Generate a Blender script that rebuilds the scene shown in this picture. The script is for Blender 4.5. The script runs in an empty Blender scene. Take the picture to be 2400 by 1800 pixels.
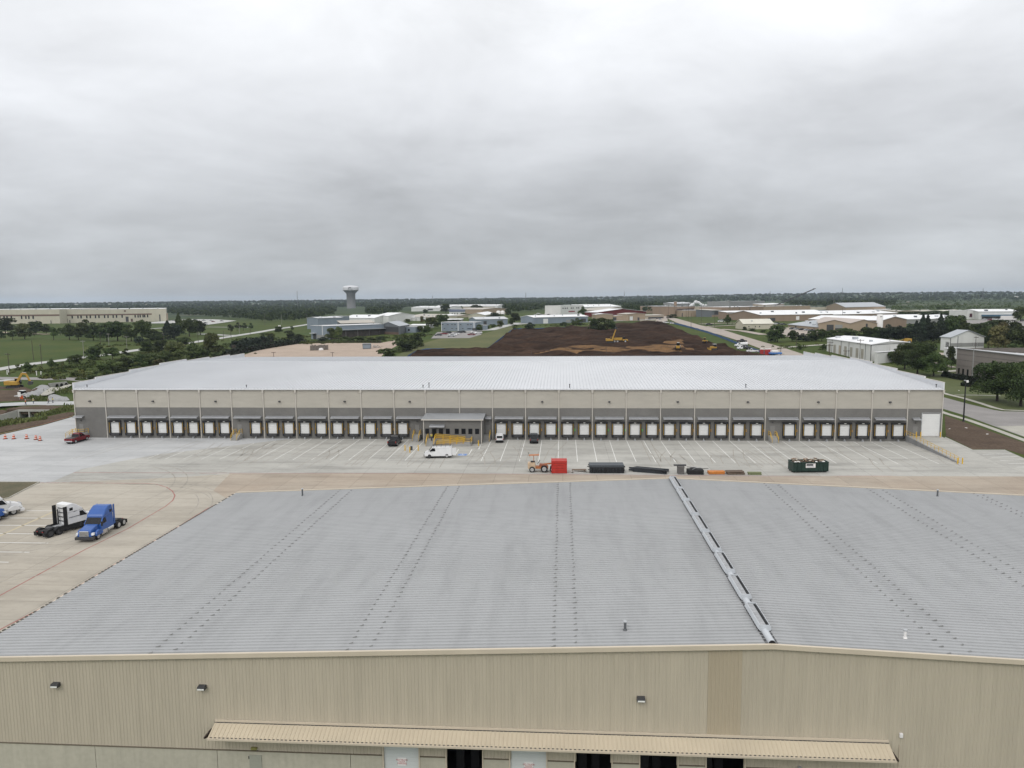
import bpy, bmesh, math, random
import numpy as np
from mathutils import Vector, Matrix

sc = bpy.context.scene
COL = sc.collection
rad = math.radians

# ------------------------------------------------------------------ camera
F_PX, YAW, PITCH, ROLL, CAM_H = 1753.2, -0.068243, 0.112947, -0.008103, 31.875
_f = np.array([math.sin(YAW)*math.cos(PITCH), math.cos(YAW)*math.cos(PITCH), -math.sin(PITCH)])
_r0 = np.array([math.cos(YAW), -math.sin(YAW), 0.0])
_u0 = np.cross(_r0, _f)
_r = math.cos(ROLL)*_r0 + math.sin(ROLL)*_u0
_u = -math.sin(ROLL)*_r0 + math.cos(ROLL)*_u0
cam_d = bpy.data.cameras.new("camera")
cam_d.sensor_width = 36.0
cam_d.lens = F_PX/2400*36.0
cam_d.clip_start, cam_d.clip_end = 0.5, 60000
cam = bpy.data.objects.new("camera", cam_d)
COL.objects.link(cam)
cam.matrix_world = Matrix(((_r[0], _u[0], -_f[0], 0), (_r[1], _u[1], -_f[1], 0), (_r[2], _u[2], -_f[2], CAM_H), (0, 0, 0, 1)))
sc.camera = cam

# ------------------------------------------------------------------ sky, sun, exposure
sc.view_settings.view_transform = 'Standard'
sc.view_settings.look = 'None'
sc.view_settings.exposure = 0.0
sc.view_settings.gamma = 1.0
sc.cycles.max_bounces = 6
sc.cycles.volume_bounces = 0
sc.cycles.use_adaptive_sampling = True
SUN_EL, SUN_AZ = rad(44), rad(205)
W = bpy.data.worlds.new("World"); sc.world = W; W.use_nodes = True
def build_world():
    nt = W.node_tree; N = nt.nodes; L = nt.links; N.clear()
    def n(t, **k):
        a = N.new(t)
        for q, v in k.items(): setattr(a, q, v)
        return a
    def mth(op, a, b=None, clamp=False):
        m = n('ShaderNodeMath', operation=op, use_clamp=clamp)
        for i, v in enumerate((a, b)):
            if v is None: continue
            if isinstance(v, (int, float)): m.inputs[i].default_value = v
            else: L.new(v, m.inputs[i])
        return m.outputs[0]
    tc = n('ShaderNodeTexCoord')
    sep = n('ShaderNodeSeparateXYZ'); L.new(tc.outputs['Generated'], sep.inputs[0])
    z = mth('MAXIMUM', sep.outputs[2], 0.0)
    den = mth('ADD', z, 0.22)
    cu, cv = mth('DIVIDE', sep.outputs[0], den), mth('DIVIDE', sep.outputs[1], den)
    cmb = n('ShaderNodeCombineXYZ'); L.new(cu, cmb.inputs[0]); L.new(cv, cmb.inputs[1])
    def noise(scale, detail, rough, off):
        mp = n('ShaderNodeMapping'); mp.inputs['Location'].default_value = off; mp.inputs['Scale'].default_value = (.8, 1.0, 1)
        L.new(cmb.outputs[0], mp.inputs[0])
        t = n('ShaderNodeTexNoise'); t.inputs['Scale'].default_value = scale; t.inputs['Detail'].default_value = detail
        t.inputs['Roughness'].default_value = rough; t.inputs['Distortion'].default_value = 0.35
        L.new(mp.outputs[0], t.inputs['Vector']); return t.outputs['Fac']
    n1 = noise(0.8, 4, 0.5, (3.1, 1.7, 0)); n2 = noise(2.4, 7, 0.6, (7.3, 2.2, 0))
    nn = mth('ADD', mth('MULTIPLY', n1, 0.62), mth('MULTIPLY', n2, 0.38))
    mp3 = n('ShaderNodeMapping'); mp3.inputs['Scale'].default_value = (1.0, 1.0, 2.1); mp3.inputs['Location'].default_value = (2.7, .4, 1.1); L.new(tc.outputs['Generated'], mp3.inputs[0])
    t3 = n('ShaderNodeTexNoise'); t3.inputs['Scale'].default_value = 3.1; t3.inputs['Detail'].default_value = 7; t3.inputs['Roughness'].default_value = .56; t3.inputs['Distortion'].default_value = .5; L.new(mp3.outputs[0], t3.inputs['Vector'])
    dev = mth('ADD', mth('MULTIPLY', mth('SUBTRACT', nn, 0.5), .8), mth('MULTIPLY', mth('SUBTRACT', t3.outputs['Fac'], .5), .62))
    ramp = n('ShaderNodeValToRGB'); L.new(z, ramp.inputs[0])
    stops = [(0, (.49, .515, .54)), (.035, (.53, .555, .58)), (.085, (.55, .57, .595)), (.16, (.66, .68, .71)), (.24, (.85, .87, .905)), (.36, (1.06, 1.08, 1.11)), (.6, (1.0, 1.005, 1.02)), (1, (1.0, 1.005, 1.02))]
    e = ramp.color_ramp.elements
    while len(e) < len(stops): e.new(0.5)
    for q, (p, c) in zip(e, stops): q.position = p; q.color = (*c, 1)
    gain = mth('ADD', 1.0, mth('MULTIPLY', dev, mth('MULTIPLY', mth('SUBTRACT', 0.95, z), 1.45)))
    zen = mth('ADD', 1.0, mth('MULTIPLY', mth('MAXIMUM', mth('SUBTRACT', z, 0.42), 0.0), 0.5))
    back = mth('ADD', 1.0, mth('MULTIPLY', mth('MAXIMUM', mth('MULTIPLY', sep.outputs[1], -1.0), 0.0), 0.5))  # extra brightness added to the unseen sky behind the camera, lifts the walls
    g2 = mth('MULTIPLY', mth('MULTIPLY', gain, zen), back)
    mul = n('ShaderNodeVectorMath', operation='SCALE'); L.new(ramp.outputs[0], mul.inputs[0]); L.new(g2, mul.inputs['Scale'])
    sky = n('ShaderNodeTexSky', sky_type='NISHITA', sun_disc=False, sun_elevation=SUN_EL, sun_rotation=SUN_AZ)
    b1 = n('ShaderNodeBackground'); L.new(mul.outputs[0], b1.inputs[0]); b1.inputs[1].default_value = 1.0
    b2 = n('ShaderNodeBackground'); L.new(sky.outputs[0], b2.inputs[0]); b2.inputs[1].default_value = 0.06
    mx = n('ShaderNodeMixShader'); mx.inputs[0].default_value = 0.05
    L.new(b1.outputs[0], mx.inputs[1]); L.new(b2.outputs[0], mx.inputs[2])
    out = n('ShaderNodeOutputWorld'); L.new(mx.outputs[0], out.inputs[0])
build_world()
sun_d = bpy.data.lights.new("sun", 'SUN'); sun_d.energy = 0.85; sun_d.angle = rad(20); sun_d.color = (1, .97, .93)
sun = bpy.data.objects.new("sun", sun_d); COL.objects.link(sun)
sun.rotation_euler = (rad(90)-SUN_EL, 0, math.pi-SUN_AZ)

# ------------------------------------------------------------------ geometry of the site
def sstep(a, b, x):
    t = np.clip((x-a)/(b-a), 0, 1); return t*t*(3-2*t)
C0 = np.array([0, 0, CAM_H])
def ray(px, py): return (px-1200)/F_PX*_r-(py-900)/F_PX*_u+_f
def onY(px, py, Y): v = ray(px, py); p = C0+v*(Y/v[1]); return float(p[0]), float(p[2])
def onZ(px, py, z): v = ray(px, py); p = C0+v*((z-CAM_H)/v[2]); return float(p[0]), float(p[1])
CREEK = [onZ(-60, 992, -2), onZ(20, 982, -2), onZ(78, 968, -2), onZ(120, 946, 0), onZ(165, 922, -1.5), onZ(190, 911, -1.5), onZ(215, 903, -1)]
PATH_Y0, PATH_Y1 = onZ(60, 951, 0)[1], onZ(60, 941, 0)[1]
def creek_d(x, y):
    d = np.full(np.shape(x), 1e9)
    for (ax, ay), (bx, by) in zip(CREEK[:-1], CREEK[1:]):
        l2 = (bx-ax)**2+(by-ay)**2
        t = np.clip(((x-ax)*(bx-ax)+(y-ay)*(by-ay))/l2, 0, 1)
        d = np.minimum(d, np.hypot(x-ax-t*(bx-ax), y-ay-t*(by-ay)))
    return d
def hgt(x, y):
    x = np.asarray(x, float); y = np.asarray(y, float)
    r = np.hypot(x, y); a = np.arctan2(x, np.maximum(y, 1))
    A = 3+7*sstep(-.36, -.10, a)
    t = np.maximum(0, (r-265)/300)
    z = A*(1-np.exp(-t*t))
    z = z+(17+14*sstep(-.35, .35, a)-4*np.cos(a*9))*sstep(3300, 5600, r)
    z = z-4.0*sstep(60.0, 56.5, y)
    dip = 2.9*np.exp(-(creek_d(x, y)/9.5)**2)
    onpath = sstep(PATH_Y0-1.5, PATH_Y0, y)*sstep(PATH_Y1+1.5, PATH_Y1, y)
    z = z-dip*(1-onpath)*(x < -108)
    return z
def G(px, py):
    z = 0.0
    for _ in range(40):
        x, y = onZ(px, py, z)
        z = 0.5*z+0.5*float(hgt(x, y))
    return Vector((x, y, float(hgt(x, y))))
def mpp(p): return math.hypot(p[0], p[1])/F_PX          # metres for one photo pixel at that distance

# ------------------------------------------------------------------ materials
MATS = {}
def mat(name, col, rough=.75, var=.12, scale=.6, metal=0.0, spec=.35, col2=None, stretch=(1, 1, 1), bump=0.0, fine=0.0):
    if name in MATS: return MATS[name]
    m = bpy.data.materials.new(name); m.use_nodes = True; MATS[name] = m
    nt = m.node_tree; N, L = nt.nodes, nt.links
    b = N['Principled BSDF']; b.inputs['Roughness'].default_value = rough; b.inputs['Metallic'].default_value = metal
    b.inputs['Specular IOR Level'].default_value = spec
    c2 = col2 or tuple(min(1, c*(1+var)) for c in col); c1 = col if col2 else tuple(c*(1-var) for c in col)
    tc = N.new('ShaderNodeTexCoord'); mp = N.new('ShaderNodeMapping'); mp.inputs['Scale'].default_value = stretch
    L.new(tc.outputs['Object'], mp.inputs[0])
    t = N.new('ShaderNodeTexNoise'); t.inputs['Scale'].default_value = scale; t.inputs['Detail'].default_value = 6; t.inputs['Roughness'].default_value = .62
    L.new(mp.outputs[0], t.inputs['Vector'])
    rp = N.new('ShaderNodeMapRange'); rp.inputs[1].default_value = .3; rp.inputs[2].default_value = .7; L.new(t.outputs['Fac'], rp.inputs[0])
    mx = N.new('ShaderNodeMix'); mx.data_type = 'RGBA'; mx.inputs[6].default_value = (*c1, 1); mx.inputs[7].default_value = (*c2, 1)
    L.new(rp.outputs[0], mx.inputs[0]); last = mx.outputs[2]
    if fine:
        t2 = N.new('ShaderNodeTexNoise'); t2.inputs['Scale'].default_value = scale*14; t2.inputs['Detail'].default_value = 4
        L.new(mp.outputs[0], t2.inputs['Vector'])
        r2 = N.new('ShaderNodeMapRange'); r2.inputs[1].default_value = .25; r2.inputs[2].default_value = .75; r2.inputs[3].default_value = 1-fine; r2.inputs[4].default_value = 1+fine
        L.new(t2.outputs['Fac'], r2.inputs[0])
        vm = N.new('ShaderNodeVectorMath'); vm.operation = 'SCALE'; L.new(last, vm.inputs[0]); L.new(r2.outputs[0], vm.inputs['Scale']); last = vm.outputs[0]
    L.new(last, b.inputs['Base Color'])
    if bump:
        bp = N.new('ShaderNodeBump'); bp.inputs['Strength'].default_value = bump; bp.inputs['Distance'].default_value = .1
        L.new(t.outputs['Fac'], bp.inputs['Height']); L.new(bp.outputs[0], b.inputs['Normal'])
    return m
def concrete(name, a, b_, slab=(9.2, 4.6), stain=.22, joint=.72):
    m = mat(name, a, .9, col2=b_, scale=.055, spec=.2)
    nt = m.node_tree; N, L = nt.nodes, nt.links; b = N['Principled BSDF']
    src = b.inputs['Base Color'].links[0].from_socket
    tc = N.new('ShaderNodeTexCoord')
    br = N.new('ShaderNodeTexBrick'); br.offset = 0.0; br.inputs['Scale'].default_value = 1.0
    br.inputs['Brick Width'].default_value = slab[0]; br.inputs['Row Height'].default_value = slab[1]
    br.inputs['Mortar Size'].default_value = .05; br.inputs['Mortar Smooth'].default_value = .3
    br.inputs['Color1'].default_value = (1.04, 1.04, 1.04, 1); br.inputs['Color2'].default_value = (.95, .95, .95, 1); br.inputs['Mortar'].default_value = (joint, joint, joint, 1)
    L.new(tc.outputs['Object'], br.inputs['Vector'])
    m1 = N.new('ShaderNodeMix'); m1.data_type = 'RGBA'; m1.blend_type = 'MULTIPLY'; m1.inputs[0].default_value = 1
    L.new(src, m1.inputs[6]); L.new(br.outputs['Color'], m1.inputs[7])
    last = m1.outputs[2]
    for sx, sy, s, lo, amt in ((.5, 2.2, .10, .47, stain), (1, 1, .9, .5, stain*.45), (.25, 3.5, .35, .52, stain*.5)):
        mp = N.new('ShaderNodeMapping'); mp.inputs['Scale'].default_value = (sx, sy, 1); L.new(tc.outputs['Object'], mp.inputs[0])
        t = N.new('ShaderNodeTexNoise'); t.inputs['Scale'].default_value = s; t.inputs['Detail'].default_value = 8; t.inputs['Roughness'].default_value = .68
        L.new(mp.outputs[0], t.inputs['Vector'])
        r = N.new('ShaderNodeMapRange'); r.inputs[1].default_value = lo; r.inputs[2].default_value = lo+.22; r.inputs[3].default_value = 1; r.inputs[4].default_value = 1-amt
        L.new(t.outputs['Fac'], r.inputs[0])
        vm = N.new('ShaderNodeVectorMath'); vm.operation = 'SCALE'; L.new(last, vm.inputs[0]); L.new(r.outputs[0], vm.inputs['Scale']); last = vm.outputs[0]
    L.new(last, b.inputs['Base Color'])
    return m
def leafmat(name, c1, c2, c3):
    m = bpy.data.materials.new(name); m.use_nodes = True; MATS[name] = m
    nt = m.node_tree; N, L = nt.nodes, nt.links; b = N['Principled BSDF']; b.inputs['Roughness'].default_value = .7; b.inputs['Specular IOR Level'].default_value = .15
    tc = N.new('ShaderNodeTexCoord'); t = N.new('ShaderNodeTexNoise'); t.inputs['Scale'].default_value = 3.2; t.inputs['Detail'].default_value = 4
    L.new(tc.outputs['Object'], t.inputs['Vector'])
    rp = N.new('ShaderNodeValToRGB'); rp.color_ramp.elements[0].position = .32; rp.color_ramp.elements[0].color = (*c1, 1)
    rp.color_ramp.elements[1].position = .7; rp.color_ramp.elements[1].color = (*c3, 1); q = rp.color_ramp.elements.new(.5); q.color = (*c2, 1)
    L.new(t.outputs['Fac'], rp.inputs[0])
    oi = N.new('ShaderNodeObjectInfo'); hs = N.new('ShaderNodeHueSaturation')
    mr = N.new('ShaderNodeMapRange'); mr.inputs[3].default_value = .68; mr.inputs[4].default_value = 1.5; L.new(oi.outputs['Random'], mr.inputs[0])
    mh = N.new('ShaderNodeMapRange'); mh.inputs[3].default_value = .478; mh.inputs[4].default_value = .514; L.new(oi.outputs['Random'], mh.inputs[0])
    L.new(mr.outputs[0], hs.inputs['Value']); L.new(mh.outputs[0], hs.inputs['Hue']); L.new(rp.outputs[0], hs.inputs['Color']); L.new(hs.outputs[0], b.inputs['Base Color'])
    return m

# ------------------------------------------------------------------ mesh helper
class MB:
    def __init__(s): s.v = []; s.f = []
    def add(s, vs, fs):
        o = len(s.v); s.v += [tuple(map(float, p)) for p in vs]; s.f += [tuple(i+o for i in q) for q in fs]; return s
    def box(s, x0, x1, y0, y1, z0, z1):
        return s.add([(x0, y0, z0), (x1, y0, z0), (x1, y1, z0), (x0, y1, z0), (x0, y0, z1), (x1, y0, z1), (x1, y1, z1), (x0, y1, z1)],
                     [(0, 3, 2, 1), (4, 5, 6, 7), (0, 1, 5, 4), (1, 2, 6, 5), (2, 3, 7, 6), (3, 0, 4, 7)])
    def hexa(s, b4, t4):
        return s.add(list(b4)+list(t4), [(0, 3, 2, 1), (4, 5, 6, 7), (0, 1, 5, 4), (1, 2, 6, 5), (2, 3, 7, 6), (3, 0, 4, 7)])
    def prism(s, prof, y0, y1, inset=0.0, zin=None):      # profile in x,z, extruded along y; points above zin lean in by inset
        n = len(prof)
        def yy(y, z, sgn): return y+sgn*inset if (zin is not None and z > zin) else y
        vs = [(x, yy(y0, z, 1), z) for x, z in prof]+[(x, yy(y1, z, -1), z) for x, z in prof]
        fs = [tuple(range(n)), tuple(range(2*n-1, n-1, -1))]+[(i, i+n, (i+1) % n+n, (i+1) % n) for i in range(n)]
        return s.add(vs, fs)
    def tube(s, p, q, r0, r1=None, n=8, cap=True):
        r1 = r0 if r1 is None else r1; p = Vector(p); q = Vector(q); d = (q-p).normalized()
        a = d.orthogonal().normalized(); b = d.cross(a)
        vs = []
        for c, r in ((p, r0), (q, r1)):
            for i in range(n):
                t = 2*math.pi*i/n; vs.append(c+a*(r*math.cos(t))+b*(r*math.sin(t)))
        fs = [(i, (i+1) % n, (i+1) % n+n, i+n) for i in range(n)]
        if cap: fs += [tuple(range(n-1, -1, -1)), tuple(range(n, 2*n))]
        return s.add(vs, fs)
    def bar(s, p, q, w, h=None):                          # square bar
        h = h or w; p = Vector(p); q = Vector(q); d = (q-p).normalized()
        a = Vector((0, 0, 1)).cross(d); a = a.normalized() if a.length > 1e-4 else Vector((1, 0, 0)); b = d.cross(a)
        c = [(-1, -1), (1, -1), (1, 1), (-1, 1)]
        return s.hexa([p+a*(i*w/2)+b*(j*h/2) for i, j in c], [q+a*(i*w/2)+b*(j*h/2) for i, j in c])
    def lathe(s, prof, n=24, c=(0, 0)):
        vs = []; m = len(prof)
        for r, z in prof:
            for i in range(n): t = 2*math.pi*i/n; vs.append((c[0]+r*math.cos(t), c[1]+r*math.sin(t), z))
        fs = [(k*n+i, k*n+(i+1) % n, (k+1)*n+(i+1) % n, (k+1)*n+i) for k in range(m-1) for i in range(n)]
        return s.add(vs, fs)
    def data(s, name, m):
        me = bpy.data.meshes.new(name); me.from_pydata(s.v, [], s.f); me.update()
        if m: me.materials.append(m)
        return me
    def build(s, name, m, parent=None, bevel=0.0, smooth=False, loc=None):
        o = bpy.data.objects.new(name, s.data(name, m)); COL.objects.link(o); o.parent = parent
        if loc is not None: o.location = loc
        if bevel:
            bv = o.modifiers.new("bevel", 'BEVEL'); bv.width = bevel; bv.segments = 2; bv.limit_method = 'ANGLE'
        if smooth: o.data.shade_smooth()
        return o
def tag(o, label=None, cat=None, group=None, kind=None):
    if label: o['label'] = label
    if cat: o['category'] = cat
    if group: o['group'] = group
    if kind: o['kind'] = kind
    return o
def empty(name, loc, rz=0.0, label=None, cat=None, group=None):
    o = bpy.data.objects.new(name, None); COL.objects.link(o); o.location = loc; o.rotation_euler = (0, 0, rz); o.empty_display_size = .3
    return tag(o, label, cat, group)
def copy_tree(o, parent=None, swap=None):
    c = o.copy(); COL.objects.link(c); c.parent = parent
    for k in ('label', 'group'):
        if parent is None and k in c: del c[k]
    if swap and o.type == 'MESH' and o.data.materials and o.data.materials[0] and o.data.materials[0].name in swap:
        key = o.data.name+'|'+swap[o.data.materials[0].name].name
        if key not in SWAPPED:
            d = o.data.copy(); d.materials[0] = swap[o.data.materials[0].name]; SWAPPED[key] = d
        c.data = SWAPPED[key]
    for ch in KIDS(o): copy_tree(ch, c, swap)
    return c
SWAPPED = {}
def KIDS(o): return [q for q in list(o.children)]
ORD = "first second third fourth fifth sixth seventh eighth ninth tenth eleventh twelfth thirteenth fourteenth fifteenth sixteenth seventeenth eighteenth nineteenth twentieth".split()

# ------------------------------------------------------------------ ground and paving
def ground():
    rs = [1.0, 20, 40]
    while rs[-1] < 9500: rs.append(rs[-1]+(2.0 if rs[-1] < 330 else max(2.2, rs[-1]*.013)))
    rs.append(14000)
    an = list(np.arange(-1.0, 1.0001, .0085)); an += list(np.arange(1.1, 2*math.pi-1.05, .12))
    na = len(an); R, A = np.meshgrid(rs, an, indexing='ij')
    X, Y = R*np.sin(A), R*np.cos(A); Z = hgt(X, Y)
    V = np.stack([X, Y, Z], -1).reshape(-1, 3)
    i, j = np.meshgrid(np.arange(len(rs)-1), np.arange(na), indexing='ij'); j2 = (j+1) % na
    F = np.stack([i*na+j, (i+1)*na+j, (i+1)*na+j2, i*na+j2], -1).reshape(-1, 4)[:, ::-1]
    me = npmesh("ground", V, F, MATS['grass']); o = bpy.data.objects.new("ground", me); COL.objects.link(o)
    me.shade_smooth(); tag(o, kind='structure')
def npmesh(name, V, F, m):
    me = bpy.data.meshes.new(name); k = F.shape[1]
    me.vertices.add(len(V)); me.vertices.foreach_set('co', np.ascontiguousarray(V, dtype=np.float32).ravel())
    me.loops.add(F.size); me.loops.foreach_set('vertex_index', np.ascontiguousarray(F, dtype=np.int32).ravel())
    me.polygons.add(len(F)); me.polygons.foreach_set('loop_start', np.arange(0, F.size, k, dtype=np.int32))
    me.update(calc_edges=True)
    if m: me.materials.append(m)
    return me
def grassmat():
    m = bpy.data.materials.new('grass'); m.use_nodes = True; MATS['grass'] = m
    nt = m.node_tree; N, L = nt.nodes, nt.links; b = N['Principled BSDF']; b.inputs['Roughness'].default_value = .95; b.inputs['Specular IOR Level'].default_value = .1
    tc = N.new('ShaderNodeTexCoord')
    def noise(s, d=6, r=.6, st=(1, 1, 1)):
        mp = N.new('ShaderNodeMapping'); mp.inputs['Scale'].default_value = st; L.new(tc.outputs['Object'], mp.inputs[0])
        t = N.new('ShaderNodeTexNoise'); t.inputs['Scale'].default_value = s; t.inputs['Detail'].default_value = d; t.inputs['Roughness'].default_value = r
        L.new(mp.outputs[0], t.inputs['Vector']); return t.outputs['Fac']
    def mix(f, a, b_, lo=.35, hi=.65):
        r = N.new('ShaderNodeMapRange'); r.inputs[1].default_value = lo; r.inputs[2].default_value = hi; L.new(f, r.inputs[0])
        x = N.new('ShaderNodeMix'); x.data_type = 'RGBA'; L.new(r.outputs[0], x.inputs[0])
        for k, v in ((6, a), (7, b_)):
            if isinstance(v, tuple): x.inputs[k].default_value = (*v, 1)
            else: L.new(v, x.inputs[k])
        return x.outputs[2]
    near = mix(noise(.02), (.042, .070, .015), (.074, .088, .022))
    near = mix(noise(.35, 8, .75), (.036, .050, .016), near, .28, .52)
    near = mix(noise(.006), near, (.062, .082, .024), .5, .7)
    far = mix(noise(.004, 8, .7, (1, .6, 1)), (.030, .045, .022), (.062, .085, .034), .42, .62)
    far = mix(noise(.0016, 5), far, (.10, .095, .07), .60, .66)
    sp = N.new('ShaderNodeVectorMath'); sp.operation = 'LENGTH'; L.new(tc.outputs['Object'], sp.inputs[0])
    r = N.new('ShaderNodeMapRange'); r.inputs[1].default_value = 1100; r.inputs[2].default_value = 1600; L.new(sp.outputs['Value'], r.inputs[0])
    x = N.new('ShaderNodeMix'); x.data_type = 'RGBA'; L.new(r.outputs[0], x.inputs[0]); L.new(near, x.inputs[6]); L.new(far, x.inputs[7])
    L.new(x.outputs[2], b.inputs['Base Color'])
grassmat()
def refine(P, maxlen, lift, bump=0.0, seed=1):
    bm = bmesh.new(); vs = [bm.verts.new((p[0], p[1], 0)) for p in P]; bm.faces.new(vs)
    bmesh.ops.triangulate(bm, faces=bm.faces[:])
    for _ in range(9):
        ed = [e for e in bm.edges if e.calc_length() > maxlen*(1+math.hypot(*((e.verts[0].co+e.verts[1].co)/2)[:2])/900)]
        if not ed or len(bm.faces) > 40000: break
        bmesh.ops.subdivide_edges(bm, edges=ed, cuts=1)
        bmesh.ops.triangulate(bm, faces=[f for f in bm.faces if len(f.verts) > 3])
    bm.normal_update()
    co = np.array([v.co[:] for v in bm.verts])
    z = hgt(co[:, 0], co[:, 1])+lift*(1+np.hypot(co[:, 0], co[:, 1])/250)
    if bump:
        r = np.random.default_rng(seed)
        for k in range(14):
            w = r.uniform(.06, .6); a = r.uniform(0, 6.3); z += bump*.35/(1+w*3)*np.sin(co[:, 0]*w*math.cos(a)+co[:, 1]*w*math.sin(a)+r.uniform(0, 6))
        bd = np.array([v.is_boundary for v in bm.verts]); z = np.where(bd, hgt(co[:, 0], co[:, 1])+lift, z+bump*.6)
    for v, q in zip(bm.verts, z): v.co.z = q
    for f in bm.faces:
        if f.normal.z < 0: f.normal_flip()
    return bm
def sheet(name, P, m, lift, maxlen=14, bump=0.0, seed=1, kind='structure'):
    bm = refine([(p[0], p[1]) for p in P], maxlen, lift, bump, seed)
    me = bpy.data.meshes.new(name); bm.to_mesh(me); bm.free(); me.materials.append(m)
    o = bpy.data.objects.new(name, me); COL.objects.link(o)
    if bump: me.shade_smooth()
    return tag(o, kind=kind)
def GP(pts): return [G(*p) for p in pts]
def ribbon(mb, P, w, lift, step=5.0, flat=False):
    Q = [Vector((P[0][0], P[0][1], 0))]
    for p in P[1:]:
        p = Vector((p[0], p[1], 0)); n = max(1, int((p-Q[-1]).length/step)); a = Q[-1]
        for k in range(1, n+1): Q.append(a.lerp(p, k/n))
    vs = []; fs = []
    for i, q in enumerate(Q):
        t = (Q[min(i+1, len(Q)-1)]-Q[max(i-1, 0)]).normalized(); s = Vector((-t.y, t.x, 0))*(w/2)
        for e in (q+s, q-s):
            z = 0.0 if flat else float(hgt(e.x, e.y)); vs.append((e.x, e.y, z+lift*(1 if flat else 1+math.hypot(e.x, e.y)/250)))
        if i: fs.append((2*i-2, 2*i-1, 2*i+1, 2*i))
    return mb.add(vs, fs)

M_new = concrete('new_concrete', (.395, .40, .40), (.455, .455, .45), stain=.18)
M_yard = concrete('yard_concrete', (.355, .345, .315), (.43, .42, .385), stain=.30)
M_tan = concrete('tan_concrete', (.335, .275, .215), (.385, .335, .275), slab=(6.1, 4.6), stain=.24)
M_lot = concrete('lot_concrete', (.355, .32, .265), (.43, .395, .335), stain=.24)
M_side = concrete('sidewalk_concrete', (.37, .355, .31), (.42, .405, .355), slab=(1.8, 1.8), stain=.12)
M_road = mat('road_concrete', (.235, .222, .212), .9, .14, .12, fine=.06)
M_roadl = mat('pale_road', (.40, .40, .38), .9, .10, .12, fine=.05)
M_roadt = mat('tan_road', (.335, .29, .25), .9, .12, .1, fine=.06)
M_grav = mat('gravel', (.36, .285, .225), .95, .12, .05, fine=.10)
M_dirt = mat('brown_dirt', (.075, .055, .042), .95, spec=.05, scale=.16, col2=(.115, .085, .062), fine=.28, bump=.4)
M_site = mat('black_soil', (.012, .008, .006), .97, spec=.03, scale=.06, col2=(.060, .036, .024), fine=.55, bump=.6, stretch=(.5, 1.3, 1))
M_clay = mat('clay', (.08, .05, .028), .97, spec=.03, scale=.16, col2=(.215, .125, .06), fine=.5, bump=.5, stretch=(1, .8, 1))
M_mown = mat('mown_grass', (.062, .076, .022), .95, scale=.04, col2=(.105, .105, .036), fine=.12)
M_lawn = mat('lawn_grass', (.055, .075, .022), .95, scale=.08, col2=(.09, .10, .033), fine=.16)
M_red = mat('red_paint', (.25, .05, .05), .8, scale=.5, col2=(.33, .19, .16))
M_white = mat('white_paint', (.74, .74, .71), .8, scale=.8, col2=(.56, .55, .52))
M_yel = mat('yellow_paint', (.62, .38, .03), .6, .12, .8)
M_yelfade = mat('faded_yellow_paint', (.44, .36, .21), .8, scale=.9, col2=(.42, .385, .31))
M_stone = mat('riprap_stone', (.20, .20, .20), .9, scale=1.6, col2=(.36, .36, .355), fine=.35, bump=.8)

ground()
yard = [G(-190, 1060), G(-60, 1032), G(0, 1019.5), G(100, 997), G(172.5, 976.5), (-117, 200), (-115.4, 168.4), (83, 168.4), G(2216, 1024), G(2280, 1054), G(2355, 1054), G(2400, 1074), G(2560, 1140), (150, 90), (150, 60.5), (-160, 60.5), (-175, 120)]
sheet("concrete_yard", yard, M_yard, .006, 8)
sheet("new_concrete_apron", [G(-190, 1060), G(-60, 1032), G(0, 1019.5), G(100, 997), G(172.5, 976.5), (-117, 200), (-115.4, 168.5), (-62, 168.5), G(372, 1065), G(300, 1078), G(190, 1100), G(118, 1131), G(-190, 1131)], M_new, .011, 8)
sheet("fire_lane", [G(540, 1110), G(1000, 1110), G(1560, 1115), G(1800, 1117), G(2071, 1116), G(2400, 1117), G(2560, 1120), (150, 90), (150, 88), (-40, 100), G(500, 1150)], M_tan, .015, 8)
sheet("truck_lot", [G(118, 1131.5), G(400, 1120), G(540, 1110.5), G(500, 1150), (-40, 100), (-40, 60.5), (-160, 60.5), (-175, 120), G(-190, 1132)], M_lot, .010, 8)
M_med = mat('worn_grass', (.075, .072, .04), .95, scale=.35, col2=(.125, .105, .065), fine=.2)
sheet("grass_median", [G(-120, 1130), G(93, 1130.5), G(60, 1147), G(22, 1167), G(-120, 1205)], M_med, .06, 3, .03)
mb = MB()
for a, b in (((-120, 1130), (93, 1130.5)), ((93, 1130.5), (60, 1147)), ((60, 1147), (22, 1167)), ((22, 1167), (-120, 1205))):
    pa, pb = G(*a), G(*b); mb.bar((pa.x, pa.y, .07), (pb.x, pb.y, .07), .18, .14)
tag(mb.build("kerb", M_side), kind='structure')
def marks(name, polys, w, m, lift=.018):
    mb = MB()
    for P in polys: ribbon(mb, P, w, lift, 4, True)
    return tag(mb.build(name, m), kind='structure')
marks("fire_lane_marking", [GP(p) for p in (
    [(-40, 1078), (0, 1083), (30, 1092), (48, 1101), (65, 1106), (95, 1107.3), (500, 1109), (1000, 1109.5), (1560, 1114), (1800, 1116), (2071, 1115.6), (2180, 1118), (2275, 1126), (2400, 1139)],
    [(95, 1131.5), (200, 1132), (340, 1133), (365, 1134.5), (390, 1142), (404, 1151), (410, 1162), (405, 1173), (388, 1187), (300, 1239), (200, 1288), (110, 1336), (0, 1396), (-60, 1430)],
    [(-60, 1509), (0, 1476), (100, 1424), (250, 1334), (400, 1245), (490, 1190), (520, 1176), (600, 1156), (640, 1149.5), (720, 1141), (830, 1136), (1000, 1136), (1500, 1138), (2044, 1140), (2240, 1149), (2400, 1160)],
    )], .19, M_red)
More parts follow.
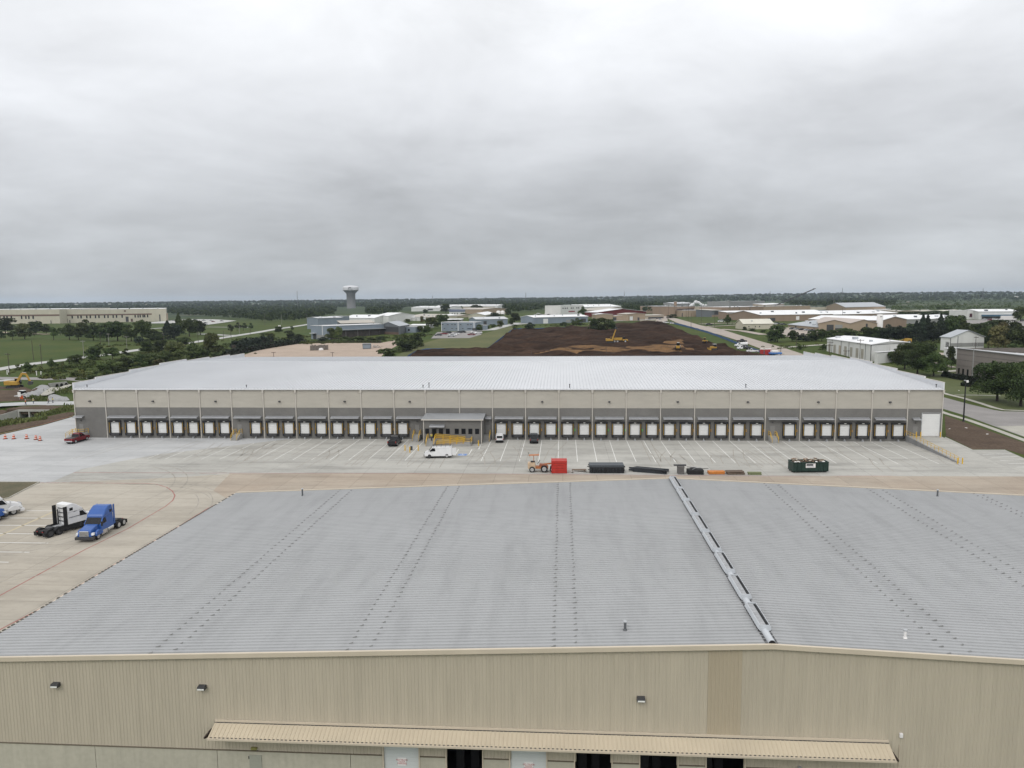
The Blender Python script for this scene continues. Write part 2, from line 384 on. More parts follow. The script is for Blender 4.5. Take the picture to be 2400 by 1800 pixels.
tag(ribbon(MB(), GP([(-190, 1059), (-60, 1031.5), (0, 1019), (100, 996.5), (172, 976)]), .35, .12, 4).build("red_kerb", M_red), kind='structure')
WX0, WX1, WY0, WY1, BAY = -115.4, 83.0, 168.0, 263.3, 198.4/26
stripes = []
for k in range(1, 52):
    X = WX0+BAY*(k/2+.5) if False else WX0+BAY*(.5*k+.5)
    if X > WX1-BAY*.9 or (-28.5 < X < -17.5): continue
    stripes.append([(X, 167.4), (X, 145.0)])
marks("parking_line", stripes, .13, M_white)
marks("truck_stall_line", [GP(p) for p in ([(62, 1197), (134, 1197.5)], [(16, 1214), (134, 1215)], [(-60, 1231), (136, 1232)], [(-60, 1250), (87, 1251.5)], [(-60, 1271), (113, 1273)], [(-60, 1293), (69, 1294.5)], [(-60, 1316), (20, 1318)])]
      + [GP(p) for p in ([(2303, 1065), (2371, 1063)], [(2324, 1072), (2389, 1069.5)], [(2343, 1079.5), (2420, 1077)], [(2363, 1087), (2430, 1085)], [(2382, 1095), (2440, 1093)])]
      + [GP(p) for p in ([(1066, 1068), (1075, 1053)], [(1098, 1068), (1106, 1053)], [(1122, 1053), (1126, 1044)])], .17, M_white)
marks("yellow_line", [GP([(-10, 1260), (127, 1199)])], .45, M_yelfade)
# faint tyre marks laid by turning trucks
M_tyre = mat('tyre_stain', (.24, .22, .19), .9, scale=.7, col2=(.36, .335, .29), fine=.1)
def tyre_marks():
    r = random.Random(12); mb = MB()
    def arc(c, R0, a0, a1, n=14): return [(c[0]+R0*math.cos(a0+(a1-a0)*k/n), c[1]+R0*math.sin(a0+(a1-a0)*k/n)) for k in range(n+1)]
    for k in range(16):
        cx, cy = r.uniform(-92, -50), r.uniform(88, 128); R0 = r.uniform(9, 24); a0 = r.uniform(0, 6.28); da = r.uniform(.5, 1.6)
        for d in (0, 2.1): ribbon(mb, arc((cx, cy), R0+d, a0, a0+da), .16, .0195, 2, True)
    for k in range(46):
        x = r.uniform(-108, 78); y0 = r.uniform(136, 150); l = r.uniform(8, 22); s = r.uniform(-3, 3)
        for d in (0, 2.0): ribbon(mb, [(x+d, y0), (x+d+s*.3, y0+l*.5), (x+d+s, min(167, y0+l))], .15, .0195, 3, True)
    for k in range(14):
        x = r.uniform(-90, 60); y = r.uniform(122, 133); l = r.uniform(20, 50)
        for d in (0, 2.0): ribbon(mb, [(x, y+d), (x+l*.5, y+d+r.uniform(-.4, .4)), (x+l, y+d)], .16, .0195, 4, True)
    tag(mb.build("tyre_marks", M_tyre), kind='structure')
tyre_marks()
# handicap mark by the office: blue square with a pale wheelchair sign
c = G(1084, 1065.7)
tag(MB().box(c.x-.9, c.x+.9, c.y-.9, c.y+.9, .010, .018).build("accessible_parking_mark", mat('blue_paint', (.16, .26, .50), .7, .2)), kind='structure')
mb = MB(); mb.tube((c.x-.05, c.y+.55, .02), (c.x-.05, c.y+.55, .024), .13)
mb.box(c.x-.13, c.x+.03, c.y-.1, c.y+.38, .02, .024); mb.box(c.x+.03, c.x+.35, c.y-.1, c.y+.04, .02, .024); mb.box(c.x+.27, c.x+.42, c.y-.5, c.y-.1, .02, .024)
for k in range(11): a, b = rad(100+k*24), rad(124+k*24); mb.bar((c.x-.02+.4*math.cos(a), c.y-.22+.4*math.sin(a), .022), (c.x-.02+.4*math.cos(b), c.y-.22+.4*math.sin(b), .022), .09, .004)
tag(mb.build("wheelchair_symbol", M_white), kind='structure')

# surroundings
sheet("gravel_lot", GP([(520, 850), (560, 836), (600, 822.5), (650, 813), (712, 805), (800, 804.5), (891, 804.5), (925, 798), (932, 810), (905, 824), (880, 850)]), M_grav, .05, 14)
sheet("mown_lawn", GP([(900, 850), (940, 828), (990, 806), (1030, 794), (1110, 788), (1150, 778), (1200, 762), (1212, 770), (1180, 790), (1158, 806), (1140, 819), (1000, 821), (960, 850)]), M_mown, .05, 14)
sheet("dirt_site", GP([(945, 858), (960, 835), (975, 826), (1000, 821), (1135, 821), (1160, 806), (1180, 791), (1203, 775), (1260, 773), (1330, 769.5), (1390, 768), (1440, 762), (1490, 760), (1545, 758), (1568, 762), (1600, 777), (1650, 797), (1700, 814), (1745, 828), (1800, 836), (1830, 858)]), M_site, .26, 3.5, 1.5, 3)
sheet("clay_pit", GP([(1240, 838), (1290, 828), (1335, 819.5), (1425, 815.5), (1540, 814), (1572, 806), (1586, 800.5), (1598, 800.5), (1607, 807), (1600, 817), (1632, 828), (1600, 831), (1500, 831), (1400, 833), (1300, 837)]), M_clay, .62, 3, .7, 8)
sheet("pit_bank", GP([(1300, 815), (1400, 810.5), (1500, 807), (1560, 804), (1580, 797), (1596, 796), (1585, 801.5), (1570, 806.5), (1540, 813.5), (1425, 815.5), (1330, 820)]), M_site, .80, 3, .8, 5)
tag(ribbon(MB(), GP([(-60, 875), (0, 865.5), (50, 857), (100, 850), (146, 845), (203, 837), (252, 831), (317, 821.5), (358, 816), (465, 801), (532, 790.5), (570, 784.5), (600, 780), (645, 772), (695, 765), (736, 758.5), (756, 755.5)]), 9, .05, 12).build("west_road", M_roadl), kind='structure')
tag(ribbon(MB(), GP([(470, 783), (500, 784.5), (533, 786.5), (560, 786)]), 9, .06, 12).build("side_road", M_roadl), kind='structure')
tag(ribbon(MB(), GP([(-90, 886), (0, 887), (120, 888.5), (220, 889.5), (330, 890)]), 9, .05, 8).build("creek_road", M_road), kind='structure')
tag(ribbon(MB(), GP([(-90, 899), (0, 893.5), (30, 890.5)]), 6, .07, 8).build("branch_road", M_roadl), kind='structure')
mb = MB()
P = [G(-60, 957), G(0, 949), G(60, 946.2), G(173, 945), (-108, 236)]
ribbon(mb, P, 9.0, .06, 4, True)
tag(mb.build("creek_path", M_new), kind='structure')
sheet("creek_bank_dirt", GP([(-60, 925), (0, 905), (20, 908), (60, 908), (75, 914), (95, 905), (72, 925), (60, 933), (88, 940), (0, 942), (-60, 945)]), M_dirt, .05, 3, .5, 4)
sheet("creek_slope_dirt", GP([(-60, 1028), (0, 1015), (60, 1003), (120, 990), (174, 972), (174, 967), (120, 984), (60, 995), (-60, 1012)]), M_dirt, .08, 3, .2, 6)
sheet("culvert_fill_dirt", GP([(-60, 975), (10, 960), (40, 953), (130, 952), (150, 953), (125, 958), (40, 961), (18, 978), (0, 979), (-60, 985)]), M_dirt, .05, 3, .1, 9)
sheet("riprap", GP([(62, 929), (75, 914), (92, 904.5), (112, 906), (119, 910), (103, 922), (92, 931)]), M_stone, .15, 1.5, .5, 2)
sheet("riprap", GP([(113, 939), (113, 928), (126, 925), (140, 928), (160, 935), (164, 939), (150, 941), (118, 941)]), M_stone, .15, 1.5, .5, 7)
sheet("concrete_flume", GP([(92, 931), (103, 922), (120, 911), (135, 912), (160, 903.5), (170, 905), (138, 918), (110, 930)]), M_side, .25, 2)
sheet("dirt_verge", GP([(2214, 974), (2260, 989), (2330, 1014), (2420, 1044), (2480, 1066), (2410, 1069), (2355, 1053), (2280, 1053), (2217, 1022)]), M_dirt, .012, 3, .12, 6)
road = GP([(2190, 925), (2222, 934), (2270, 947), (2330, 961), (2350, 964), (2460, 966), (2700, 975), (2760, 1080), (2480, 1049), (2400, 1024), (2330, 999), (2262, 974), (2216, 960), (2180, 949)])
sheet("street", road, M_road, .012, 6)
sheet("street_apron", GP([(2336, 999), (2400, 998), (2500, 1000), (2560, 1060), (2440, 1037), (2400, 1023)]), M_side, .018, 6)
for P, w in (([(2170, 951), (2216, 969), (2270, 985), (2330, 1006), (2400, 1032), (2500, 1068)], 1.7), ([(2170, 908), (2219, 924), (2260, 934), (2300, 946), (2330, 956), (2352, 961), (2400, 963), (2480, 964)], 1.7), ([(2237, 926), (2290, 926.5), (2345, 928)], 1.0)):
    tag(ribbon(MB(), GP(P), w, .03, 4).build("sidewalk", M_side), kind='structure')
sheet("lawn", GP([(2180, 880), (2238, 868), (2240, 879), (2296, 890), (2420, 915), (2520, 960), (2360, 962), (2300, 944), (2219, 921), (2180, 908)]), M_lawn, .008, 6)
L_ = [(1552, 742), (1584, 756), (1619, 769), (1683, 784), (1744, 803), (1800, 824), (1850, 845)]
R_ = [(1920, 842), (1881, 830), (1838, 816), (1800, 805), (1782, 800), (1731, 785), (1690, 772), (1642, 763), (1608, 753), (1562, 741)]
sheet("east_road", GP(L_+R_), M_roadt, .05, 12)
for nm, P, w, m in (("driveway", [(1640, 760), (1690, 758), (1760, 758), (1800, 757)], 6, M_roadt), ("driveway", [(1655, 766), (1700, 764), (1735, 762)], 5, M_roadt), ("driveway", [(1690, 772), (1740, 776), (1790, 785)], 7, M_roadt), ("driveway", [(1836, 815), (1870, 812.5), (1935, 808)], 4, M_side),
                    ("driveway", [(1195, 762), (1230, 759), (1300, 757.5), (1375, 755), (1430, 753), (1520, 751)], 9, M_roadl), ("driveway", [(1090, 777), (1150, 774), (1195, 762), (1215, 757)], 8, M_roadl), ("driveway", [(485, 767), (545, 767.5), (585, 768)], 7, M_roadl), ("driveway", [(355, 771), (400, 768)], 9, M_roadl), ("driveway", [(2120, 845), (2180, 833), (2215, 828)], 9, M_roadt), ("driveway", [(2200, 872), (2238, 870), (2260, 868)], 4, M_side), ("driveway", [(2190, 850), (2235, 862)], 3, M_roadt), ("driveway", [(0, 779), (30, 782), (115, 784)], 10, M_grav)):
    tag(ribbon(MB(), GP(P), w, .07, 10).build(nm, m), kind='structure')
sheet("parking_lot", GP([(1010, 794), (1025, 779), (1130, 777), (1128, 785), (1100, 793)]), M_road, .07, 14)
sheet("parking_lot", GP([(320, 759), (395, 752), (440, 748.5), (500, 749), (555, 752), (530, 756), (470, 764), (420, 758)]), M_roadl, .07, 14)
sheet("storage_yard", GP([(2230, 757), (2270, 750), (2400, 752), (2460, 754), (2460, 778), (2370, 772), (2290, 768)]), M_road, .07, 14)
sheet("storage_yard", GP([(1235, 745), (1290, 735), (1300, 738), (1290, 748)]), M_roadt, .08, 14)
sheet("storage_yard", GP([(1500, 760), (1515, 744), (1560, 742), (1566, 752), (1545, 758)]), M_roadt, .08, 14)
sheet("storage_yard", GP([(1810, 772), (1850, 768), (1925, 777), (1920, 790), (1840, 790)]), M_roadt, .08, 14)

# ------------------------------------------------------------------ white dock warehouse
def acc(o):
    v = Vector((0, 0, 0))
    while o: v += o.location; o = o.parent
    return v
def wb(mb, name, m, parent, **k): return mb.build(name, m, parent, loc=-acc(parent), **k)
M_cream = mat('cream_wall', (.40, .375, .325), .8, .07, .25, fine=.03, stretch=(1, 1, 4))
M_grey = mat('grey_wall', (.155, .15, .14), .85, .10, .3, fine=.08)
M_wroof = mat('white_roof', (.55, .56, .575), .45, .05, .06, spec=.5)
M_wmetal = mat('white_metal', (.62, .63, .65), .45, .05, .5, spec=.5)
M_pipe = mat('cream_metal', (.50, .47, .42), .5, .08, .5)
M_galv = mat('galvanised_metal', (.42, .43, .44), .4, .10, .8, metal=.3)
M_black = mat('black_rubber', (.018, .018, .019), .8, .3, 2)
M_dark = mat('dark_metal', (.05, .05, .052), .6, .25, 2)
M_door = mat('white_door', (.66, .66, .645), .5, .05, .6)
M_glass = mat('dark_glass', (.008, .009, .011), .15, .1, 1, spec=.28)
M_yrail = mat('yellow_rail', (.58, .36, .04), .55, .12, 2)
M_lamp = mat('lamp_face', (.6, .6, .56), .3, .1, 2)
M_grn = mat('green_signal', (.08, .55, .05), .4, .1, 2)
M_amb = mat('amber_signal', (.55, .28, .03), .4, .1, 2)
WZ, RIDGE_Y, RIDGE_Z, BAND = 11.68, 215.6, 13.98, 7.28
wh = empty('dock_warehouse', (-16, WY0, 0), 0, 'long white roofed warehouse with a cream and grey wall of dock doors', 'warehouse')
mb = MB().box(WX0, WX1, WY0, WY0+.3, BAND, WZ)
for X, s in ((WX0, -1), (WX1, 1)):
    xs = sorted((X, X-s*.3))
    mb.box(xs[0], xs[1], WY0+.3, WY1, BAND, 11.4)
mb.box(WX0, WX1, WY1, WY1+.3, 0, 11.6)
wb(mb, 'upper_wall', M_cream, wh)
mb = MB().box(WX0, WX1, WY0-.03, WY0+.3, 0, BAND)
for X, s in ((WX0, -1), (WX1, 1)):
    xs = sorted((X+s*.03, X-s*.3)); mb.box(xs[0], xs[1], WY0+.3, WY1, 0, BAND)
wb(mb, 'lower_wall', M_grey, wh)
mb = MB()
for y0, z0, y1, z1 in ((WY0-.25, WZ+.02, RIDGE_Y, RIDGE_Z), (RIDGE_Y, RIDGE_Z, WY1+.4, WZ+.02)):
    mb.hexa([(WX0+.3, y0, z0-.12), (WX1-.3, y0, z0-.12), (WX1-.3, y1, z1-.12), (WX0+.3, y1, z1-.12)], [(WX0+.3, y0, z0), (WX1-.3, y0, z0), (WX1-.3, y1, z1), (WX0+.3, y1, z1)])
    n = int((WX1-WX0-1)/.762)
    for k in range(n+1):
        x = WX0+.5+k*.762
        mb.hexa([(x-.075, y0, z0-.02), (x+.075, y0, z0-.02), (x+.075, y1, z1-.02), (x-.075, y1, z1-.02)], [(x-.04, y0, z0+.14), (x+.04, y0, z0+.14), (x+.04, y1, z1+.14), (x-.04, y1, z1+.14)])
wb(mb, 'roof', M_wroof, wh)
wb(MB().prism([(WX0, 0), (WX1, 0), (WX1, .1), (WX0, .1)], RIDGE_Y-.35, RIDGE_Y+.35), 'ridge_cap', M_wmetal, wh).location.z += RIDGE_Z-.02
SEG = [(WY0-.05, 176.6, 13.08), (176.6, 191.3, 13.5), (191.3, 206.5, 13.95), (206.5, 221.7, 14.38), (221.7, 236.6, 13.93), (236.6, 251.7, 13.52), (251.7, WY1+.3, 13.1)]
for X, s in ((WX0, -1), (WX1, 1)):
    mb = MB(); xs = sorted((X+s*.06, X-s*.26))
    for a, b, t in SEG: mb.box(xs[0], xs[1], a, b, 11.3, t)
    p = wb(mb, 'parapet', M_wmetal, wh)
    mb = MB()
    for a, b, t in SEG: mb.box(xs[0]-.05, xs[1]+.05, a, b, t+.003, t+.06)
    wb(mb, 'coping', M_pipe, p)
wb(MB().box(WX0+.3, WX1-.3, WY0-.42, WY0-.2, WZ-.22, WZ), 'gutter', M_wmetal, wh)
COLX = [onY(x, 911.2, WY0)[0] for x in (171.5, 245.5, 320.6, 393.8, 467, 541, 616, 692, 768.7, 845.4, 922.7, 996.5, 1076.5, 1153.8, 1231.5, 1309.8, 1388.5, 1468, 1548.8, 1629, 1712, 1795.3, 1877.3, 1960.8, 2045.4, 2129.5, 2214)]
COLX[0] = WX0+.15; COLX[-1] = WX1-.15
for k, x in enumerate(COLX):
    z0 = 4.4 if k == 12 else (4.4 if k == 11 else 0)
    d = wb(MB().box(x-.085, x+.085, WY0-.17, WY0-.035, z0, 11.2), 'downspout', M_pipe, wh)
    wb(MB().hexa([(x-.16, WY0-.3, 10.75), (x+.16, WY0-.3, 10.75), (x+.16, WY0-.04, 10.75), (x-.16, WY0-.04, 10.75)], [(x-.24, WY0-.36, 11.44), (x+.24, WY0-.36, 11.44), (x+.24, WY0-.04, 11.44), (x-.24, WY0-.04, 11.44)]), 'collector_head', M_pipe, d)
def bay(i, u): return COLX[i]+(COLX[i+1]-COLX[i])*u
def dock_door(x):                                              # origin at the wall foot
    d = MB()
    for k in range(5): d.box(-1.06, 1.06, -.10, -.055, 1.22+k*.534, 1.22+k*.534+.522)
    o = d.build('dock_door', M_door, wh)
    s = MB(); s.box(-1.46, -1.07, -.42, -.04, 1.15, 3.86); s.box(1.07, 1.46, -.42, -.04, 1.15, 3.86); s.box(-1.5, 1.5, -.50, -.04, 3.80, 4.2)
    s.hexa([(-1.40, -.42, .62), (1.40, -.42, .62), (1.40, -.04, .62), (-1.40, -.04, .62)], [(-1.46, -.42, 1.14), (1.46, -.42, 1.14), (1.46, -.04, 1.14), (-1.46, -.04, 1.14)])
    s.build('dock_seal', M_black, o)
    s = MB()
    for sx in (-1, 1): s.box(sx*1.27-.04, sx*1.27+.04, -.445, -.423, 1.25, 3.8)
    s.build('guide_stripe', mat('dull_yellow', (.42, .26, .04), .6, .15, 1), o)
    s = MB(); s.hexa([(-.9, -.5, .66), (.9, -.5, .66), (.9, -.425, .66), (-.9, -.425, .66)], [(-1.0, -.5, 1.16), (1.0, -.5, 1.16), (1.0, -.425, 1.16), (-1.0, -.425, 1.16)])
    s.build('dock_plate', M_dark, o)
    s = MB(); s.box(-.2, .2, -.75, -.04, .02, .16); s.tube((-.06, -.55, .3), (.06, -.55, .3), .2, n=10); s.box(-.05, .05, -.2, -.04, .14, .62)
    s.build('wheel_restraint', M_galv, o)
    s = MB().box(-.24, .24, -.56, -.462, 3.94, 4.05); s.build('dock_lamp', M_lamp, o)
    s = MB().tube((1.66, -.16, 2.45), (1.66, -.04, 2.45), .11, n=8); s.tube((1.66, -.16, 2.15), (1.66, -.04, 2.15), .11, n=8); s.build('signal_light', M_amb, o)
    return o
DOORS = [(i, u) for i in list(range(1, 5))+list(range(6, 10))+list(range(13, 21))+[22, 23, 24] for u in (.26, .76)]+[(5, .74), (10, .26), (21, .70)]
DOORS.sort()
base_door = dock_door(0)
GREEN = {(14, .76), (15, .26), (16, .26), (16, .76), (17, .26)}
rnd = random.Random(4)
for k, (i, u) in enumerate(DOORS):
    o = base_door if k == 0 else copy_tree(base_door, wh, {'amber_signal': M_grn} if (i, u) in GREEN else None)
    o.location = (bay(i, u)+16, 0, 0)
    if k == 0: base_door = o
def awning(x0, x1, parent, y=WY0, z=5.28, d=.85, gut=True):
    mb = MB().hexa([(x0, y-d, z-.34), (x1, y-d, z-.34), (x1, y-.04, z-.06), (x0, y-.04, z-.06)], [(x0, y-d, z-.22), (x1, y-d, z-.22), (x1, y-.04, z+.06), (x0, y-.04, z+.06)])
    a = wb(mb, 'awning', mat('awning_metal', (.27, .275, .285), .45, .1, .8, metal=.2), parent)
    wb(MB().box(x0-.02, x1+.02, y-d-.14, y-d-.003, z-.42, z-.18), 'awning_fascia', mat('fascia_metal', (.36, .365, .375), .45, .1, .8), a)
for i in list(range(1, 11))+list(range(13, 25)): awning(bay(i, .08), bay(i, .93), wh)
awning(bay(0, -.04), bay(0, .28), wh); awning(bay(25, .14), bay(25, .36), wh); awning(bay(12, .78), bay(12, .97), wh)
for i in (0, 2, 4, 6, 8, 10, 14, 16, 18, 20, 22, 24):
    x = bay(i, .5); wb(MB().hexa([(x-.22, WY0-.42, 8.62), (x+.22, WY0-.42, 8.62), (x+.22, WY0-.01, 8.55), (x-.22, WY0-.01, 8.55)], [(x-.22, WY0-.36, 8.84), (x+.22, WY0-.36, 8.84), (x+.22, WY0-.01, 8.9), (x-.22, WY0-.01, 8.9)]), 'wall_lamp', M_dark, wh)
for i, u in ((0, .17), (5, .22), (10, .72), (12, .86), (21, .22), (25, .25)):
    x = bay(i, u); p = wb(MB().box(x-.5, x+.5, WY0-.06, WY0-.031, 1.2, 3.35), 'personnel_door', mat('grey_door', (.19, .185, .175), .6, .06, .5), wh)
    wb(MB().box(x+.34, x+.42, WY0-.12, WY0-.062, 2.2, 2.3), 'handle', M_galv, p)
    wb(MB().box(x-.1, x+.1, WY0-.2, WY0-.031, 4.05, 4.22), 'door_lamp', M_dark, wh)
X0, X1 = onY(2160, 1000, WY0)[0], onY(2201, 1000, WY0)[0]
mb = MB()
for k in range(9): mb.box(X0, X1, WY0-.08, WY0-.033, 1.25+k*.545, 1.25+k*.545+.535)
o = wb(mb, 'overhead_door', M_door, wh)
mb = MB().box(X0-.14, X0-.003, WY0-.12, WY0-.031, 1.2, 6.3); mb.box(X1+.003, X1+.14, WY0-.12, WY0-.031, 1.2, 6.3); mb.box(X0-.14, X1+.14, WY0-.12, WY0-.031, 6.303, 6.4)
wb(mb, 'frame', M_galv, o)
for px, h in ((209, .65), (581, .6), (993, .6), (1007, 1.1), (1335, .75), (1746, .75), (2190, .7)):
    x = onY(px, 905, 170)[0]; y = 169.2; z = WZ+(y-WY0)*.0484
    wb(MB().tube((x, y, z), (x, y, z+h), .09).tube((x, y, z+h), (x, y, z+h+.14), .17), 'roof_vent', M_dark, wh)

# ------------------------------------------------------------------ office annex and its ramp, stairs
YO = onZ(993, 1039.5, 0)[1]
OX0, OX1 = onY(992.5, 1030, YO)[0], onY(1130, 1030, YO)[0]
OZ = onY(1060, 983.5, YO)[1]
of = empty('office_annex', ((OX0+OX1)/2, YO, 0), 0, 'small grey office with seven dark windows and a pale metal shed roof', 'office')
wb(MB().box(OX0, OX1, YO, WY0-.035, 0, OZ-.05), 'wall', M_grey, of)
zb = onY(1070, 968.6, WY0)[1]
mb = MB().hexa([(OX0-.35, YO-.45, OZ-.02), (OX1+.35, YO-.45, OZ-.02), (OX1+.35, WY0-.05, zb-.12), (OX0-.35, WY0-.05, zb-.12)], [(OX0-.35, YO-.45, OZ+.1), (OX1+.35, YO-.45, OZ+.1), (OX1+.35, WY0-.05, zb), (OX0-.35, WY0-.05, zb)])
for k in range(33):
    x = OX0-.3+k*(OX1-OX0+.6)/32
    mb.hexa([(x-.04, YO-.45, OZ+.08), (x+.04, YO-.45, OZ+.08), (x+.04, WY0-.06, zb-.02), (x-.04, WY0-.06, zb-.02)], [(x-.02, YO-.45, OZ+.17), (x+.02, YO-.45, OZ+.17), (x+.02, WY0-.06, zb+.07), (x-.02, WY0-.06, zb+.07)])
wb(mb, 'roof', mat('grey_roof', (.30, .31, .32), .45, .06, .3, spec=.5), of)
wb(MB().box(OX0-.36, OX1+.36, YO-.6, YO-.455, OZ-.1, OZ+.12), 'gutter', M_pipe, of)
for x in (OX0+.12, OX1-.12): wb(MB().box(x-.08, x+.08, YO-.2, YO-.01, 0, OZ-.1), 'downspout', M_pipe, of)
zt, zl = onY(1060, 1004.5, YO)[1], onY(1060, 1017, YO)[1]
for a, b in ((996.8, 1006), (1028.5, 1038.5), (1044.8, 1054.3), (1065.7, 1075.4), (1081.4, 1091.4), (1097.7, 1107.2), (1113.4, 1122.9)):
    x0, x1 = onY(a, 1010, YO)[0], onY(b, 1010, YO)[0]
    w = wb(MB().box(x0, x1, YO-.06, YO-.02, zl, zt), 'window', M_black, of)
    wb(MB().box(x0+.06, x1-.06, YO-.075, YO-.062, zl+.06, zt-.06), 'pane', M_glass, w)
x0, x1 = onY(1012, 1012, YO)[0], onY(1023.3, 1012, YO)[0]
d = wb(MB().box(x0, x1, YO-.06, YO-.02, 1.2, zt+.02), 'door', M_dark, of); wb(MB().box(x0+.1, x1-.1, YO-.075, YO-.062, 1.5, zt-.1), 'pane', M_glass, d)
za = onY(1040, 998, YO)[1]; awning(onY(1008, 1000, YO)[0], onY(1043, 1000, YO)[0], of, YO, za+.25, 1.0)
for px in (1003, 1054): x = onY(px, 970, 166)[0]; wb(MB().tube((x, 166, zb-.8), (x, 166, zb+.25), .1), 'roof_vent', M_galv, of)

def rail_run(mb, pts, posts=True, h=1.05, r=.035):
    for a, b in zip(pts[:-1], pts[1:]):
        a, b = Vector(a), Vector(b)
        for dz in (h, h*.55): mb.bar(a+Vector((0, 0, dz)), b+Vector((0, 0, dz)), r*2)
        n = max(1, int((b-a).length/1.6+.5))
        for k in range(n+1):
            q = a.lerp(b, k/n); mb.box(q.x-r, q.x+r, q.y-r, q.y+r, q.z, q.z+h)
    return mb
M_step = mat('stair_concrete', (.30, .295, .28), .9, .12, .6)
def stair(x, label, y=WY0, zt=1.2, w=1.5, rails=(-1, 1), dx=0.0):
    s = empty('dock_stair', (x, y-3.2, 0), 0, label, 'stair', 'stairs up to the dock wall')
    mb = MB().box(-w/2, w/2, 1.75, 3.15, 0, zt)
    for k in range(6): mb.box(-w/2, w/2, 1.75-(k+1)*.29, 1.75-k*.29-.002, 0, zt-(k+1)*.17)
    mb.build('step', M_step, s)
    for sx in rails:
        q = sx*(w/2-.06)
        mr = MB(); rail_run(mr, [(q, 3.1, zt), (q, 1.8, zt)]); rail_run(mr, [(q, 1.72, zt), (q, .02, .17)], h=1.05); mr.build('handrail', M_yrail, s)
stair(bay(5, .2), 'grey dock stair with two yellow rails between the left rows of dock doors')
stair(bay(10, .74), 'grey dock stair with yellow rails just left of the office annex')
stair(bay(12, .80)+.3, 'dock stair with one yellow rail just right of the office annex', rails=(1,))
stair(bay(21, .20), 'grey dock stair with two yellow rails in the right half of the dock wall')
s = empty('corner_stair', (WX0+.6, WY0-1.5, 0), 0, 'dock landing with yellow railing at the left corner of the warehouse, behind the red pickup', 'stair')
mb = MB().box(-.6, 2.6, 0, 1.45, 0, 1.2)
for k in range(6): mb.box(-.6-(k+1)*.29, -.602-k*.29, 0, 1.45, 0, 1.2-(k+1)*.17)
mb.build('step', M_step, s)
mr = rail_run(MB(), [(2.5, 1.4, 1.2), (2.5, .06, 1.2), (-.55, .06, 1.2)]); rail_run(mr, [(-.62, .06, 1.2), (-2.3, .06, .17)]); rail_run(mr, [(-.62, 1.4, 1.2), (-2.3, 1.4, .17)]); mr.build('handrail', M_yrail, s)

# switchback ramp before the office
PX0, PX1, RX1 = onY(1004, 1030, YO)[0], onY(1023, 1030, YO)[0], onY(1107, 1030, YO)[0]
rp = empty('access_ramp', ((PX0+RX1)/2, YO-3, 0), 0, 'yellow railed switchback access ramp and steps in front of the office', 'ramp')
y1, y2, y3 = YO-.1, YO-1.65, YO-3.2
mb = MB().box(PX0, PX1, y2, y1, 0, 1.2)
for k in range(6): mb.box(PX0, PX1, y2-(k+1)*.3, y2-k*.3-.002, 0, 1.2-(k+1)*.17)
mb.hexa([(PX1, y2, 0), (RX1-1.6, y2, 0), (RX1-1.6, y1, 0), (PX1, y1, 0)], [(PX1, y2, 1.2), (RX1-1.6, y2, .62), (RX1-1.6, y1, .62), (PX1, y1, 1.2)])
mb.box(RX1-1.597, RX1, y3, y1, 0, .62)
mb.hexa([(PX1+.5, y3, 0), (RX1-1.6, y3, 0), (RX1-1.6, y2-.003, 0), (PX1+.5, y2-.003, 0)], [(PX1+.5, y3, .03), (RX1-1.6, y3, .62), (RX1-1.6, y2-.003, .62), (PX1+.5, y2-.003, .03)])
wb(mb, 'slab', M_step, rp)
def R_(pts): return wb(rail_run(MB(), pts, r=.045), 'handrail', M_yrail, rp)
R_([(PX1, y2+.05, 1.2), (RX1-1.6, y2+.05, .62)]); R_([(PX1, y1-.1, 1.2), (RX1-1.6, y1-.1, .62)]); R_([(RX1-.05, y1-.1, .62), (RX1-.05, y3+.05, .62), (RX1-1.6, y3+.05, .62)])
R_([(RX1-1.65, y3+.05, .62), (PX1+.5, y3+.05, .03)]); R_([(RX1-1.65, y2-.06, .62), (PX1+.5, y2-.06, .03)])
for x in (PX0+.05, PX1-.05): R_([(x, y1-.1, 1.2), (x, y2+.02, 1.2), (x, y2-1.75, .17)])
for k in range(2):
    mb = MB()
    a, b = (PX1, 1.2) if k == 0 else (PX1+.5, .03); yy = y2+.12 if k == 0 else y3+.12
    for q in range(34):
        t = q/33; x = a+(RX1-1.6-a)*t; z = b+(.62-b)*t; mb.box(x-.025, x+.025, yy-.012, yy+.012, z+.08, z+1.0)
    wb(mb, 'baluster_row', mat('amber_rail', (.46, .27, .06), .6, .15, 1), rp)

# right hand truck ramp
A0, A1 = onZ(2128, 1036, 0), onZ(2243, 1086, 0)
RXa = A0[0]; RYb = A1[1]; RXb = WX1-.1
dr = MB().hexa([(RXa, RYb, -.02), (RXb, RYb, -.02), (RXb, WY0-.06, -.02), (RXa, WY0-.06, -.02)], [(RXa, RYb, .02), (RXb, RYb, .02), (RXb, WY0-.06, 1.2), (RXa, WY0-.06, 1.2)])
tag(dr.build('drive_ramp', M_yard), kind='structure')
rw = empty('ramp_wall', (RXa, RYb, 0), 0, 'low concrete retaining wall with a yellow guard rail beside the drive ramp', 'retaining wall')
wb(MB().hexa([(RXa-.25, RYb, 0), (RXa-.003, RYb, 0), (RXa-.003, WY0-.06, 0), (RXa-.25, WY0-.06, 0)], [(RXa-.25, RYb, .18), (RXa-.003, RYb, .18), (RXa-.003, WY0-.06, 1.36), (RXa-.25, WY0-.06, 1.36)]), 'wall', mat('grey_concrete', (.24, .24, .24), .9, .15, .5, stretch=(1, 1, .3)), rw)
wb(rail_run(MB(), [(RXa-.12, WY0-.3, 1.36), (RXa-.12, RYb+.1, .18)], r=.028), 'guard_rail', M_yrail, rw)
